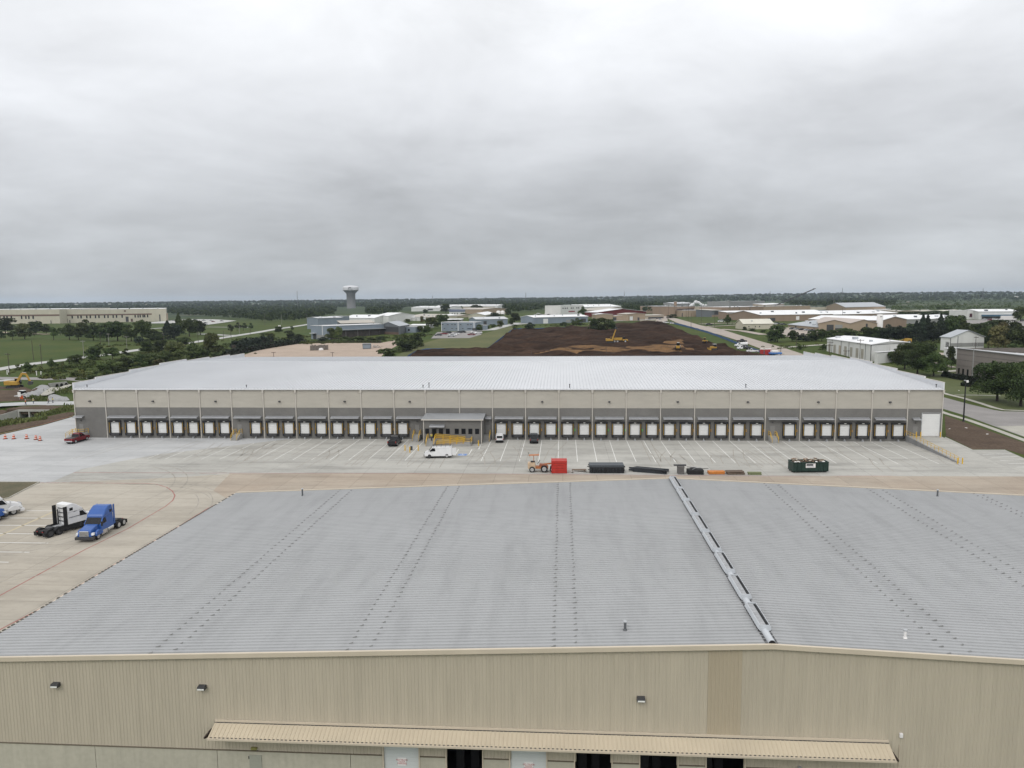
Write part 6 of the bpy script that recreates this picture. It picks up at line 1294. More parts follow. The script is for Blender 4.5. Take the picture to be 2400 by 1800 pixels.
# right foreground
bld('white metal building with seven dock doors and a white roof behind the warehouse', (1937.5, 823), (2040, 848), 812, 'white', 'white', 'gx', C=(2128, 838), rise=1.0, feats=[(('door'), f, f+.055, .1, .68, wm('beige') if k in (2,) else mat('dock_panel', (.33, .31, .26), .6)) for k, f in enumerate((.04, .17, .30, .43, .56, .69, .80))]+[('wall_joint', f, f+.008, 0, 1, D) for f in (.125, .35, .53, .885, .995)], side=[('wall_joint', .0, .01, 0, 1, D), ('wall_band', 0, 1, .97, 1.0, D)])
bld('low white lean-to in front of the white dock building', (2049, 852), (2056, 853), 829, 'white', 'white', 'flat', C=(2110, 846), side=[('wall_band', 0, 1, .95, 1.0, D)])
bld('pale grey gabled barn with a half open sliding door', (2203.5, 820.5), (2227, 823.5), 796, 'white', 'grey', 'gx', C=(2305, 820), rise=3.6, feats=[('door', .06, .92, .03, .80, Wd), ('opening', .52, .86, .05, .68, D), ('wall_joint', .96, 1, 0, 1, D)], side=[('wall_band', .0, 1.0, .32, .60, wm('grey')), ('window', .68, .72, .38, .58, M_sign), ('window', .78, .82, .38, .58, M_sign), ('downspout', .20, .22, 0, 1.1, wm('dgrey'))])
bld('small white shed with a flat roof below the grey barn', (2211, 842), (2228, 845), 822, 'white', 'white', 'flat', C=(2246, 840))
q = bld('grey brick building with narrow ground floor windows at the right edge', (2240, 878), (2430, 914), 822, 'brick', 'lgrey', 'mono', 34, rise=-3.4, feats=wins([2248, 2259.5, 2271.5, 2284], 2240, 2430, 4.2, .07, .30)+[('window', (2295-2240)/190, (2299-2240)/190, .10, .27, Gs), ('wall_joint', 0, 1, .60, .606, M_dark), ('wall_joint', 0, 1, .80, .805, M_dark), ('wall_joint', 0, 1, .40, .404, M_dark)])
bld('low white roof attached at the right of the grey brick building', (2362, 872), (2440, 890), 831, 'white', 'white', 'flat', 20)
# tiny pale roofs far away among the woods
for k, (px, py, w) in enumerate(((178, 713, 16), (255, 712.5, 10), (285, 712, 12), (392, 708, 14), (598, 708.5, 12), (735, 706, 6), (1293, 706.5, 6), (1145, 714, 5), (1690, 713.5, 10), (2130, 706.5, 4), (2382, 698, 6), (455, 708, 8), (340, 711, 9))):
    q = G(px, py+3); s = mpp(q); t = empty('distant_roof', q, 0, 'pale roof showing as a small fleck among the far woods', 'building', 'pale flecks of roofs in the far woods'); MB().box(-w*s/2, w*s/2, 0, 12, -3, 2.2*s).build('wall', wm('beige'), t); MB().box(-w*s/2-.5, w*s/2+.5, -.5, 12.5, 2.2*s+.01, 3.0*s).build('roof', rm('white'), t)

# ------------------------------------------------------------------ water tower, crane, masts
q = G(823.4, 722.8); s = mpp(q); t = empty('water_tower', q, 0, 'pale water tower with a wide flared tank on a thick grey stem', 'water tower')
M_stem = mat('tower_concrete', (.19, .187, .183), .85, .06, .15, stretch=(.3, .3, 3)); M_tank = mat('tank_white', (.56, .56, .57), .5, .04, .1)
MB().lathe([(10.4*s, -2), (10.3*s, 2*s), (9.9*s, 3*s), (9.9*s, 32*s), (10.3*s, 32.2*s), (10.3*s, 34*s)], 40).build('stem', M_stem, t, smooth=True)
MB().lathe([(10.3*s, 34*s), (17.6*s, 40.8*s)], 40).build('flare', M_stem, t)
tk = MB().lathe([(17.6*s, 40.8*s), (18.1*s, 41.4*s), (18.1*s, 46.5*s), (17.6*s, 48.2*s), (15*s, 50*s), (9*s, 51.4*s), (.01, 52*s)], 40).build('tank', M_tank, t)
mk = MB(); M_mark = mat('mark_grey', (.10, .10, .11), .7)
for (x0, z0, x1, z1, w) in ((-.6, 43, 1.2, 48.2, 1.0), (1.2, 48, 5.6, 48.2, 1.0), (2.2, 45.2, 2.8, 47.6, .7), (4.2, 44.8, 4.6, 47.6, .7), (.6, 43.2, 9, 43.8, .55)):
    n = 6
    for k in range(n):
        a, b = k/n, (k+1)/n; P_ = []
        for f in (a, b):
            x = x0+(x1-x0)*f; z = z0+(z1-z0)*f; P_.append((x*s, -math.sqrt(max(1, 18.25**2-x*x))*s, z*s*.985))
        mk.bar(P_[0], P_[1], w*s*.5, w*s)
mk.build('emblem', M_mark, tk)
q = G(1790, 728); s = mpp(q); t = empty('lattice_crane', q, 0, 'dark lattice boom crane leaning right above the plant roofs', 'crane')
mb = MB(); a, b = Vector((4*s, 0, 2*s)), Vector((106*s, 0, 46*s)); d = (b-a).normalized(); nrm = Vector((-d.z, 0, d.x)); wd = 1.6*s
cs = [nrm*wd*i+Vector((0, wd*j, 0)) for i in (-.5, .5) for j in (-.5, .5)]
for c_ in cs: mb.bar(a+c_*.6, a.lerp(b, .5)+c_*1.2, .9*s); mb.bar(a.lerp(b, .5)+c_*1.2, b+c_*.6, .9*s)
for k in range(26):
    f0, f1 = k/26, (k+1)/26
    for c1_, c2_ in ((cs[0], cs[2]), (cs[1], cs[3]), (cs[0], cs[1]), (cs[2], cs[3])): mb.bar(a.lerp(b, f0)+(c1_ if k % 2 else c2_)*.8, a.lerp(b, f1)+(c2_ if k % 2 else c1_)*.8, .4*s*.5)
mb.build('boom', M_dark, t); MB().prism([(103*s, 44.6*s), (110*s, 46.6*s), (110.5*s, 48*s), (105*s, 47.6*s)], -.8*s, .8*s).build('jib_head', M_dark, t)
MB().box(-6*s, 6*s, -2*s, 2*s, 1.2*s, 4*s).build('cab', M_dark, t); tracks(t, -5*s, 5*s, 2.2*s, 1.2*s, 1.2*s); MB().bar((-5*s, 0, 3*s), (80*s, 0, 35.5*s), .25*s).build('pendant_cable', M_dark, t)
for px, yb, yt, lab in ((1232.5, 702, 686, 'short dark radio mast on the horizon left of the dirt site'), (1463, 701, 684, 'tall dark pylon mast on the horizon above the red gable'), (1973, 696, 676.5, 'thin pale mast on the horizon right of the crane'), (2302, 693, 678.5, 'stubby mast on the horizon near the right edge'), (697.5, 707, 683, 'very thin pale mast on the horizon left of the water tower'), (1014, 705, 693, 'faint short mast on the horizon right of the water tower'), (777, 706, 699, 'tiny mast on the horizon just left of the water tower'), (1804, 697, 683, 'thin pale mast on the horizon left of the crane')):
    x, y = onZ(px, 713, 0); k = 3000/math.hypot(x, y); p = Vector((x*k, y*k, 0)); p.z = float(hgt(p.x, p.y)); s = 3000/F_PX
    eye = CAM_H+(-(yt-(900-F_PX*math.tan(PITCH)+ROLL*(px-1200)))/F_PX)*3000; H = eye-p.z
    t = empty('radio_mast', p, 0, lab, 'mast'); mb = MB()
    for sx, sy in ((-1, -1), (1, -1), (0, 1)): mb.bar((sx*1.2, sy*1.2, 0), (sx*.3, sy*.3, H), .55)
    for k in range(int(H/4)): z = k*4; f = 1.2-.9*z/H; mb.bar((-f, -f, z), (f, -f, z+4), .25); mb.bar((f, -f, z), (0, f, z+4), .25)
    mb.build('lattice', mat('mast_grey', (.12, .125, .13), .6), t); MB().box(-.5, .5, -.5, .5, H*.8, H*.86).build('antenna', M_galv, t)

# ------------------------------------------------------------------ power poles, street lamp, flagpole
M_wood = mat('pole_wood', (.075, .06, .05), .9, .2, 1, stretch=(1, 1, .2)); M_pale = mat('pole_grey', (.24, .23, .215), .85, .15, 1)
def pole(px, py, top, label, arm=1.2, m=None, lean=0.0, arms=1, name='utility_pole', minr=.14):
    q = G(px, py); h = (py-top)*math.hypot(q.x, q.y)/F_PX; m = m or M_wood; t = empty(name, q, rad(rnd.uniform(-12, 12)), label, 'utility pole', 'utility poles')
    r = max(minr, .30*mpp(q)); MB().tube((0, 0, -.5), (lean*h, 0, h), r*1.15, r*.8, n=8).build('mast', m, t)
    for k in range(arms):
        if arm: z = h*.94-k*1.6; MB().box(lean*z-arm, lean*z+arm, -r*1.5, -r*.9, z-.11, z+.11).build('crossarm', m, t); i = MB(); [i.tube((lean*z+x, -r*1.2, z+.11), (lean*z+x, -r*1.2, z+.38), .07, n=6) for x in (-arm*.9, -arm*.3, arm*.9)]; i.build('insulator', M_pale, t)
    return t
LP = [(22.5, 880, 836, 1.2), (79, 844, 805, 0), (98.5, 862, 815, .5), (197, 841, 803, 1.6), (236, 808, 782, .6), (255.5, 812, 785, 1.2), (297.5, 818, 791, 1.5), (384, 808, 783, .6), (465, 806.5, 780, .8), (524.5, 799, 777, 0), (542, 796, 775, 0), (561.5, 784, 758, 0), (586.5, 786, 769, 0), (444, 779, 760, 0), (660.5, 760, 738, 0), (718, 757, 736, .8), (621, 764, 736, 0)]
for k, (px, py, tp, ar) in enumerate(LP):
    ref = ('the field beyond the creek road', 'the pale west road', 'the roadside before the dark woods')[0 if px < 150 else (1 if px < 500 else 2)]
    nth = [i for i, p_ in enumerate(sorted(LP)) if p_[0] == px][0]
    pole(px, py, tp, f'{"wooden" if ar else "bare thin"} utility pole by {ref}, {ORD[nth]} pole from the left', ar, M_pale if px in (561.5, 660.5, 197, 297.5, 255.5) else None, lean=-.03 if px == 79 else 0)
RP = [(1245.5, 836, 823, 0, 'the back eave of the warehouse, left of the clay pit'), (1420.5, 838, 814, 0, 'the back eave of the warehouse, below the site excavator'), (1736, 836, 823, 0, 'the back eave of the warehouse, left of the white pickup'), (1829.5, 833, 809, 0, 'the tan road bend, stubby and dark'), (1866, 819, 789, .5, 'the lawn across the tan road, left of the white dock building'), (1944, 838, 803, 1.5, 'the left end of the white dock building'), (1982.5, 842, 823, 1.5, 'the warehouse parapet, lowest of those at the dock building'), (2015, 842, 799, 1.6, 'the middle doors of the white dock building'), (2083.5, 843, 797, .5, 'the right end of the white dock building'), (2285, 834, 795, 1.0, 'the grey barn gable behind the brick building'),
      (1566, 754, 715, 0, 'the head of the tan road, farthest left'), (1613, 753, 711, .8, 'the tan road, tall one on its left verge before the tan hall'), (1619.5, 768, 735, 0, 'the tan road and blue silt fence, thick dark one'), (1643.5, 760, 718, .8, 'the plant lawn, tall one right of the road'), (1674.5, 767, 741, 0, 'the plant lawn near the driveways'), (1608, 748, 726, 0, 'the brown plant hall, short thin one'), (1716, 763, 747, 0, 'the plant lawn right of the round tree'), (641.5, 838, 826, 1.2, 'the gravel lot, left one poking above the warehouse roof'), (779.5, 838, 826, 1.0, 'the gravel lot, right one poking above the warehouse roof'), (1953, 730, 700.5, 0, 'the tan gabled plant roof, pale flagpole like one'), (1974, 752, 725, 0, 'the very long white roof, right half'), (1940, 790, 772, 0, 'the tan sawtooth sheds, among dark bushes')]
for px, py, tp, ar, ref in RP: pole(px, py, tp, f'utility pole by {ref}', ar, M_pale if px in (1953,) else None, arms=2 if px in (1944, 2015) else 1)
q = G(2258, 988); h = (988-905)*math.hypot(q.x, q.y)/F_PX; t = empty('street_lamp', q, 0, 'tall black street lamp with a pale head beside the right street', 'street lamp')
MB().tube((0, 0, 0), (0, 0, h), .19, .13, n=10).build('pole', M_black, t); MB().bar((0, 0, h-.1), (.5, 0, h), .1).build('arm', M_galv, t); MB().box(.05, .62, -.22, .22, h-.45, h+.12).build('lamp_head', M_sign, t, bevel=.05); MB().box(-.22, .22, -.22, .22, 0, .3).build('base', M_dark, t); MB().box(-.4, -.05, -.12, .12, h-.05, h+.22).build('photocell', M_galv, t)
q = G(2278, 894); h = (894-828)*math.hypot(q.x, q.y)/F_PX; t = empty('flagpole', q, 0, 'bare pale flagpole in front of the grey brick building', 'flagpole'); MB().tube((0, 0, 0), (0, 0, h), .22, .12, n=10).build('mast', wm('grey'), t); MB().lathe([(.001, .3), (.14, .15), (.001, 0)], 8).build('finial', M_galv, t, loc=(0, 0, h)); MB().box(-.5, .5, -.5, .5, 0, .25).build('footing', M_side, t)
# small loose things in the verge and lots
for k, (px, py, lab) in enumerate(((2225, 1006, 'white scrap lying on the brown dirt right of the warehouse'), (2247.5, 915.5, 'white scrap on the lawn right of the warehouse'), (2264.5, 1003.5, 'pale scrap on the dirt by the street lamp'), (2314, 1018, 'wire and white scrap heap on the dirt verge'))):
    t = empty('litter', G(px, py), k, lab, 'litter', 'pale scraps on the verge'); MB().hexa([(-.6, -.25, .01), (.5, -.3, .01), (.6, .3, .02), (-.4, .25, .01)], [(-.4, -.2, .25), (.3, -.2, .15), (.4, .2, .3), (-.3, .2, .12)]).build('scrap', M_sign, t); t.scale = (.55,)*3
# yard materials in the gravel lot
q0, q1 = G(727, 822), G(770, 820); q = (q0+q1)/2
t = empty('pallet_stack', q, heading(q0, q1), 'row of grey timber crates standing on the gravel lot', 'crates'); L = (q1-q0).length
for k in range(12): x = -L/2+k*L/12; MB().box(x, x+L/12*.8, -1.2, 1.2, 0, 3.2+rnd.uniform(-.3, .3)).build('crate', mat('crate_grey', (.17, .15, .13), .9, .3, 2, stretch=(1, 1, 5)), t)
MB().lathe([(.001, 1.6), (1.2, 1.4), (1.5, .3), (1.3, 0)], 10).build('tarp_bundle', M_sign, t, loc=(L*.08, -2, 0))
q = G(860, 818); t = empty('waste_bin', q, .2, 'dark blue grey steel bin on the right of the gravel lot', 'bin'); MB().prism([(-2.4, 0), (2.4, 0), (2.6, 3.2), (-2.6, 3.2)], -1.4, 1.4).build('body', wm('dgrey'), t); MB().box(-2.7, 2.7, -1.5, 1.5, 3.2, 3.4).build('rim', wm('bluegrey'), t); MB().box(-2.2, 2.2, -1.46, -1.41, .5, 2.6).build('side_panel', wm('bluegrey'), t)
t = empty('scrap_heap', G(874, 816), .1, 'heap of grey scrap and pipes beside the dark steel bin', 'heap')
for k in range(22): a = rnd.uniform(0, 3.14); x, y = rnd.uniform(-4, 5), rnd.uniform(-2, 2); MB().bar((x, y, .2+rnd.random()), (x+2.5*math.cos(a), y+1.5*math.sin(a), .3+rnd.random()*2), .22, .16).build('scrap_bar', [M_galv, wm('bluegrey'), wm('beige'), M_dark][k % 4], t)
def parked(lst, group, where, k=1.0):
    n = {}
    for c in lst: n[c[2]] = n.get(c[2], 0)+1
    seen = {}
    for px, py, col, ang in sorted(lst, key=lambda c: c[0]):
        seen[col] = seen.get(col, 0)+1; pm = {'white': P_wht, 'silver': P_sil, 'dark red': P_red, 'black': P_blk, 'dark grey': P_gry}[col]
        lab = f'{col} car {where}' if n[col] == 1 else f'{ORD[seen[col]-1]} {col} car from the left {where}'
        car(pm, lab, G(px, py), rad(ang), group, scale=k)
parked([(1027, 787.5, 'dark grey', 190), (1040, 784.5, 'dark red', 190), (1050, 782, 'black', 190), (1058, 789.5, 'silver', 170), (1067, 784.5, 'white', 200), (1076, 781, 'dark grey', 195), (1084, 780.5, 'black', 190), (1105, 786, 'dark red', 170), (1112, 780.5, 'white', 200), (1121, 782.5, 'white', 200), (1062, 787, 'white', 175)], 'cars in the office car park', 'in the blue grey office car park', 1.25)
parked([(408, 752.5, 'silver', 10), (443, 750.5, 'white', 10), (452, 752, 'white', 30), (458, 750, 'dark grey', 10), (470, 755.5, 'white', 20), (474, 760, 'white', 20), (478, 752, 'dark grey', 20), (482, 758, 'black', 20), (488, 750.5, 'white', 20), (500, 755, 'dark red', 20), (520, 753.5, 'black', 5), (355, 753.5, 'black', 5), (495, 752.5, 'silver', 20), (484, 762, 'silver', 15)], 'cars before the cream warehouse', 'in the lot right of the long cream warehouse', 1.2)
parked([(1260, 757, 'white', 5), (1268, 757.5, 'silver', 80), (1290, 757.3, 'white', 3)], 'cars before the blue grey workshop', 'before the long blue grey workshop', 1.15)
parked([(1250, 741.5, 'dark red', 20), (1256, 739.5, 'white', 10), (1263, 740.5, 'dark grey', 20), (1262, 736, 'white', 10), (1270, 738.5, 'silver', 10), (1280, 737.5, 'white', 10), (1278, 741, 'dark red', 10), (1286, 739, 'black', 10)], 'cars in the yard left of the white factory', 'in the crowded yard left of the white factory', 1.2)
parked([(1523, 751.5, 'dark grey', 10), (1541, 748, 'black', 70), (1547, 750, 'silver', 70), (1553, 746.5, 'dark grey', 70), (1577, 759.3, 'white', 5), (1549, 757.5, 'silver', 5), (1561, 757.5, 'white', 5)], 'cars at the head of the tan road', 'at the head of the tan road', 1.15)
parked([(1690, 755, 'white', 5), (1696, 753, 'silver', 5), (1662, 762.5, 'black', 5)], 'cars on the plant lawn drive', 'on the driveway before the plant', 1.3)
parked([(1815, 761, 'white', 30), (1822, 760, 'dark grey', 20), (1836, 762, 'dark grey', 20), (1858, 772.5, 'dark grey', 20), (1868, 773.5, 'silver', 20), (1880, 774.5, 'black', 20), (1892, 775.5, 'silver', 20), (1902, 777, 'dark grey', 20)], 'cars in the plant storage yard', 'in the storage yard below the tan sheds', 1.15)
parked([(2311, 751, 'silver', 10), (2320, 751.5, 'dark red', 80), (2331, 750.5, 'white', 10), (2345, 751, 'white', 60), (2349, 750, 'dark grey', 10), (2396, 753, 'dark grey', 60), (2180, 820.5, 'dark grey', 5)], 'cars by the blue awning building', 'between the grey barn and the blue awning building', 1.3)
q = G(2363, 752.5); t = empty('box_trailer', q, rad(3), 'white box trailer parked before the blue awning', 'trailer'); MB().box(-6, 6, -1.3, 1.3, 1.1, 4.6).build('box', M_sign, t); MB().box(-5.9, 5.9, -1.2, 1.2, .9, 1.095).build('deck', M_dark, t); [wheel(t, x, s*1.1, .5, .4) for x in (4, 5.1) for s in (-1, 1)]
q = G(2121, 806); t = empty('yellow_loader', q, rad(170), 'orange yellow loader showing above the white dock building', 'loader'); MB().prism([(-2.5, .8), (-2.5, 2.4), (.4, 2.6), (.8, .8)], -1.1, 1.1).build('body', M_cat, t, bevel=.1); MB().box(-.6, .8, -.8, .8, 2.4, 3.6).build('cab', M_glass, t); MB().prism([(2.6, .1), (4, .2), (3.8, 1.6), (2.6, 1.4)], -1.4, 1.4).build('bucket', M_cat, t); MB().bar((.5, 0, 2), (3, 0, .9), .4).build('lift_arm', M_cat, t); [wheel(t, x, s*1.0, .8, .5) for x in (-1.5, 1.3) for s in (-1, 1)]; t.scale = (1.3,)*3
q = G(744, 759.5); t = empty('orange_tank', q, 0, 'orange red conical hopper at the corner of the workshop roofs', 'hopper'); s = mpp(q); MB().lathe([(.2*s, 2*s), (4.2*s, 6*s), (4.2*s, 8.5*s), (2.5*s, 10.5*s), (.01, 11*s)], 16).build('shell', mat('hopper_red', (.40, .09, .05), .6, .2, .5), t, smooth=True); c = MB(); [c.bar((x*3*s, y*3*s, 0), (x*3*s, y*3*s, 6*s), .4*s) for x in (-1, 1) for y in (-1, 1)]; c.build('support_frame', M_dark, t)
q = G(655, 766); t = empty('billboard', q, rad(5), 'small white sign board by the west road before the woods', 'sign'); s = mpp(q); MB().box(-2.6*s, 2.6*s, -.2, .2, .4*s, 3.6*s).build('board', M_sign, t); MB().box(-.2*s, .2*s, -.15, .15, 0, .4*s).build('post', M_dark, t)

# ------------------------------------------------------------------ trees
leafmat('leaf_dark', (.018, .026, .010), (.030, .044, .014), (.050, .066, .020))
leafmat('leaf_mid', (.028, .042, .013), (.046, .066, .020), (.072, .092, .030))
leafmat('leaf_light', (.045, .060, .020), (.070, .088, .030), (.105, .118, .042))
leafmat('leaf_olive', (.060, .058, .022), (.092, .086, .034), (.13, .12, .05))
leafmat('leaf_cedar', (.012, .018, .012), (.020, .029, .018), (.032, .044, .024))
M_bark = mat('bark', (.05, .04, .032), .95, .25, 3, stretch=(1, 1, .3))
def crown_data(name, n, kind, seed, m, leaf):
    r = np.random.default_rng(seed)
    if kind == 'cedar':
        t = r.random(n)**.8; z = .04+.96*t; rr = .5*(1-t)**.8*(.72+.28*r.random(n))*(1+.22*np.sin(t*40+r.random(n))); a = r.uniform(0, 6.283, n); a2 = a+.0
        P = np.stack([rr*np.cos(a), rr*np.sin(a), z], -1); Nn = np.stack([np.cos(a), np.sin(a), .45+0*a], -1)
    else:
        lo = {'oak': .10, 'bush': .0, 'young': .28, 'big': .08}[kind]; k = {'oak': 20, 'bush': 14, 'young': 8, 'big': 34}[kind]
        C_ = []
        for _ in range(k):
            a = r.uniform(0, 6.283); q = math.sqrt(r.random())*.36; zz = lo+.13+(1-lo-.30)*r.random()**1.25; taper = 1-.55*max(0, (zz-.62)/.38)
            C_.append((q*math.cos(a)*taper, q*math.sin(a)*taper, zz, r.uniform(.10, .20) if kind == 'big' else r.uniform(.13, .24)))
        C_.append((r.uniform(-.1, .1), r.uniform(-.1, .1), .84, .15)); C_ = np.array(C_); w = C_[:, 3]**2; ci = r.choice(len(C_), n, p=w/w.sum())
        d = r.normal(size=(n, 3)); d /= np.linalg.norm(d, axis=1)[:, None]; d[:, 2] = np.where(d[:, 2] < -.45, -d[:, 2], d[:, 2])
        rad_ = C_[ci, 3]*(.62+.46*r.random(n)**.6); P = C_[ci, :3]+d*rad_[:, None]*np.array([1, 1, .82]); Nn = d
    Nn = Nn+r.normal(size=(n, 3))*.55; Nn /= np.linalg.norm(Nn, axis=1)[:, None]
    u = np.cross(Nn, r.normal(size=(n, 3))); u /= np.linalg.norm(u, axis=1)[:, None]; v = np.cross(Nn, u)
    s = leaf*(.55+.9*r.random(n))[:, None]; e = r.uniform(.5, 1.0, (n, 1))
    V = np.stack([P-u*s-v*s*.3, P-v*s*e+u*s*.2, P+u*s+v*s*.25, P+v*s*e-u*s*.15], 1).reshape(-1, 3); V[:, 2] = np.clip(V[:, 2], .005, 1.02)
    return npmesh(name, V, np.arange(4*n).reshape(-1, 4), m)
def trunk_data(kind, seed):
    r = random.Random(seed); mb = MB(); top = {'oak': .26, 'bush': .12, 'young': .45, 'cedar': .5, 'big': .2}[kind]; b = {'oak': .035, 'bush': .03, 'young': .03, 'cedar': .03, 'big': .035}[kind]
    mb.tube((0, 0, -.03), (0.005, 0, top), b, b*.6, n=8, cap=False)
    if kind == 'cedar': mb.tube((0, 0, top), (0, 0, .9), b*.6, .004, n=6)
    else:
        for k in range(6 if kind != 'big' else 9):
            a = k*2.4+r.uniform(0, 1); q = Vector((.26*math.cos(a)*r.uniform(.6, 1.1), .26*math.sin(a)*r.uniform(.6, 1.1), top+(1-top)*r.uniform(.3, .7))); m_ = Vector((0, 0, top-.02)).lerp(q, .5)+Vector((0, 0, .03))
            mb.tube((0, 0, top-.03), m_, b*.5, b*.3, n=6, cap=False); mb.tube(m_, q, b*.3, .003, n=5, cap=False)
    return mb.data('trunk', M_bark)
CR = {}; TR = {}
def crown(kind, col, v):
    key = (kind, col, v)
    if key not in CR: CR[key] = crown_data('crown', {'oak': 2600, 'bush': 1700, 'young': 800, 'cedar': 2000, 'big': 9500}[kind], kind, 10+v+len(CR), MATS['leaf_'+col], {'oak': .036, 'bush': .042, 'young': .05, 'cedar': .034, 'big': .0165}[kind])
    return CR[key]
def trunk(kind, v):
    if (kind, v) not in TR: TR[(kind, v)] = trunk_data(kind, v)
    return TR[(kind, v)]
tr = random.Random(21)
def tree(px, py, hpx, wpx, kind, col, label, group):
    q = G(px, py); s = mpp(q); h, w = hpx*s*1.06, wpx*s*1.10
    t = empty({'cedar': 'cedar_tree', 'bush': 'bush', 'young': 'young_tree'}.get(kind, 'broadleaf_tree'), q, tr.uniform(0, 6.28), label, 'bush' if kind == 'bush' else 'tree', group); v = tr.randrange(3)
    for nm, d in (('crown', crown(kind, col, v)), ('trunk', trunk(kind, v))):
        o = bpy.data.objects.new(nm, d); COL.objects.link(o); o.parent = t; o.scale = (w, w, h) if nm == 'crown' else (min(w, h), min(w, h), h)
    return t
KN = {('oak', 'dark'): 'dark rounded tree', ('oak', 'mid'): 'green rounded tree', ('oak', 'light'): 'light green tree', ('oak', 'olive'): 'olive yellow tree', ('bush', 'dark'): 'dark low bush', ('bush', 'mid'): 'green low bush', ('bush', 'light'): 'light green low bush', ('bush', 'olive'): 'yellowish low bush', ('young', 'dark'): 'slim young tree with a bare trunk', ('young', 'mid'): 'young tree', ('cedar', 'cedar'): 'dark pointed cedar', ('big', 'dark'): 'big dark spreading tree', ('big', 'mid'): 'big green spreading tree', ('young', 'light'): 'light young tree', ('bush', 'cedar'): 'blackish bush', ('oak', 'cedar'): 'blackish tree', ('cedar', 'mid'): 'green pointed tree'}
def grove(where, rows):
    rows = sorted(rows, key=lambda r: r[0]); kinds = [KN[r[4], r[5]] for r in rows]; seen = {}
    for r, kn in zip(rows, kinds):
        seen[kn] = seen.get(kn, 0)+1
        if kinds.count(kn) == 1: lab = f'{kn} {where}'
        else: lab = f'{ORD[seen[kn]-1]} {kn} from the left {where}'
        tree(*r[:4], r[4], r[5], lab, 'trees '+where)
grove('below the cream warehouse', [(13, 782, 30, 36, 'oak', 'dark'), (3, 793, 14, 14, 'bush', 'dark'), (30, 797, 17, 18, 'young', 'dark'), (58, 795, 29, 32, 'oak', 'light'), (85, 784, 25, 28, 'oak', 'dark'), (109, 783, 20, 20, 'oak', 'mid'), (126, 797, 24, 22, 'young', 'mid'), (142, 786, 15, 16, 'bush', 'mid'), (163, 796, 30, 28, 'oak', 'dark'), (184, 797, 27, 28, 'oak', 'mid'), (205, 790, 35, 38, 'oak', 'mid'), (219, 798, 30, 30, 'oak', 'dark'), (251, 800, 36, 36, 'oak', 'dark'), (276, 799, 40, 42, 'oak', 'dark'), (308, 800, 34, 30, 'oak', 'mid'), (334, 799, 43, 34, 'oak', 'mid'), (360, 797, 22, 24, 'bush', 'mid'), (376, 802, 19, 24, 'bush', 'dark'), (394, 797, 39, 34, 'cedar', 'cedar'), (408, 795, 34, 30, 'oak', 'cedar'), (420, 786, 45, 26, 'cedar', 'mid'), (444, 789, 38, 36, 'oak', 'mid'), (470, 785, 30, 30, 'oak', 'dark'), (350, 802, 16, 22, 'bush', 'dark'), (325, 804, 14, 26, 'bush', 'cedar')])
grove('by the west road', [(541, 785, 22, 12, 'young', 'dark'), (556, 776, 18, 15, 'young', 'dark'), (571, 775, 16, 14, 'young', 'dark'), (588, 776, 17, 12, 'young', 'dark'), (225, 843, 27, 40, 'bush', 'dark'), (264, 842, 24, 30, 'oak', 'mid'), (296, 834, 15, 16, 'bush', 'mid'), (342, 829, 26, 26, 'oak', 'dark'), (378, 824, 24, 38, 'bush', 'dark'), (434, 813, 21, 34, 'oak', 'mid'), (500, 838, 50, 38, 'oak', 'light'), (413, 840, 34, 48, 'oak', 'light'), (183, 853, 19, 20, 'oak', 'mid'), (164, 856, 18, 14, 'young', 'mid'), (121, 862, 18, 16, 'oak', 'mid'), (65, 872, 20, 18, 'oak', 'mid'), (42, 868, 12, 14, 'bush', 'light'), (454, 836, 30, 34, 'oak', 'mid')])
grove('in the scrub behind the warehouse', [(222, 884, 20, 30, 'bush', 'light'), (240, 880, 24, 34, 'bush', 'mid'), (264, 874, 28, 36, 'bush', 'light'), (284, 876, 16, 26, 'bush', 'dark'), (296, 868, 27, 36, 'bush', 'dark'), (318, 868, 18, 28, 'bush', 'light'), (326, 860, 26, 38, 'bush', 'dark'), (352, 856, 24, 36, 'bush', 'mid'), (372, 858, 14, 24, 'bush', 'olive'), (388, 850, 24, 34, 'bush', 'mid'), (404, 846, 14, 28, 'bush', 'dark'), (424, 846, 24, 40, 'bush', 'light'), (462, 842, 26, 36, 'bush', 'mid'), (484, 842, 20, 30, 'bush', 'dark'), (506, 842, 16, 26, 'bush', 'mid'), (214, 890, 10, 20, 'bush', 'mid')])
grove('near the gravel lot', [(944, 824, 34, 48, 'bush', 'dark'), (980, 812, 31, 44, 'bush', 'dark'), (962, 818, 22, 30, 'bush', 'mid'), (908, 840, 23, 48, 'bush', 'mid'), (776, 797, 26, 24, 'oak', 'light'), (793, 797, 30, 24, 'oak', 'light'), (654, 781, 15, 18, 'oak', 'dark'), (678, 794, 18, 26, 'bush', 'dark'), (632, 801, 19, 24, 'oak', 'light'), (700, 799, 15, 26, 'bush', 'dark'), (684, 773, 8, 9, 'bush', 'dark'), (757, 800, 10, 30, 'bush', 'cedar'), (812, 801, 12, 34, 'bush', 'mid'), (842, 800, 12, 34, 'bush', 'mid'), (872, 799, 9, 28, 'bush', 'light'), (893, 797, 9, 22, 'bush', 'dark'), (618, 790, 9, 16, 'bush', 'mid')])
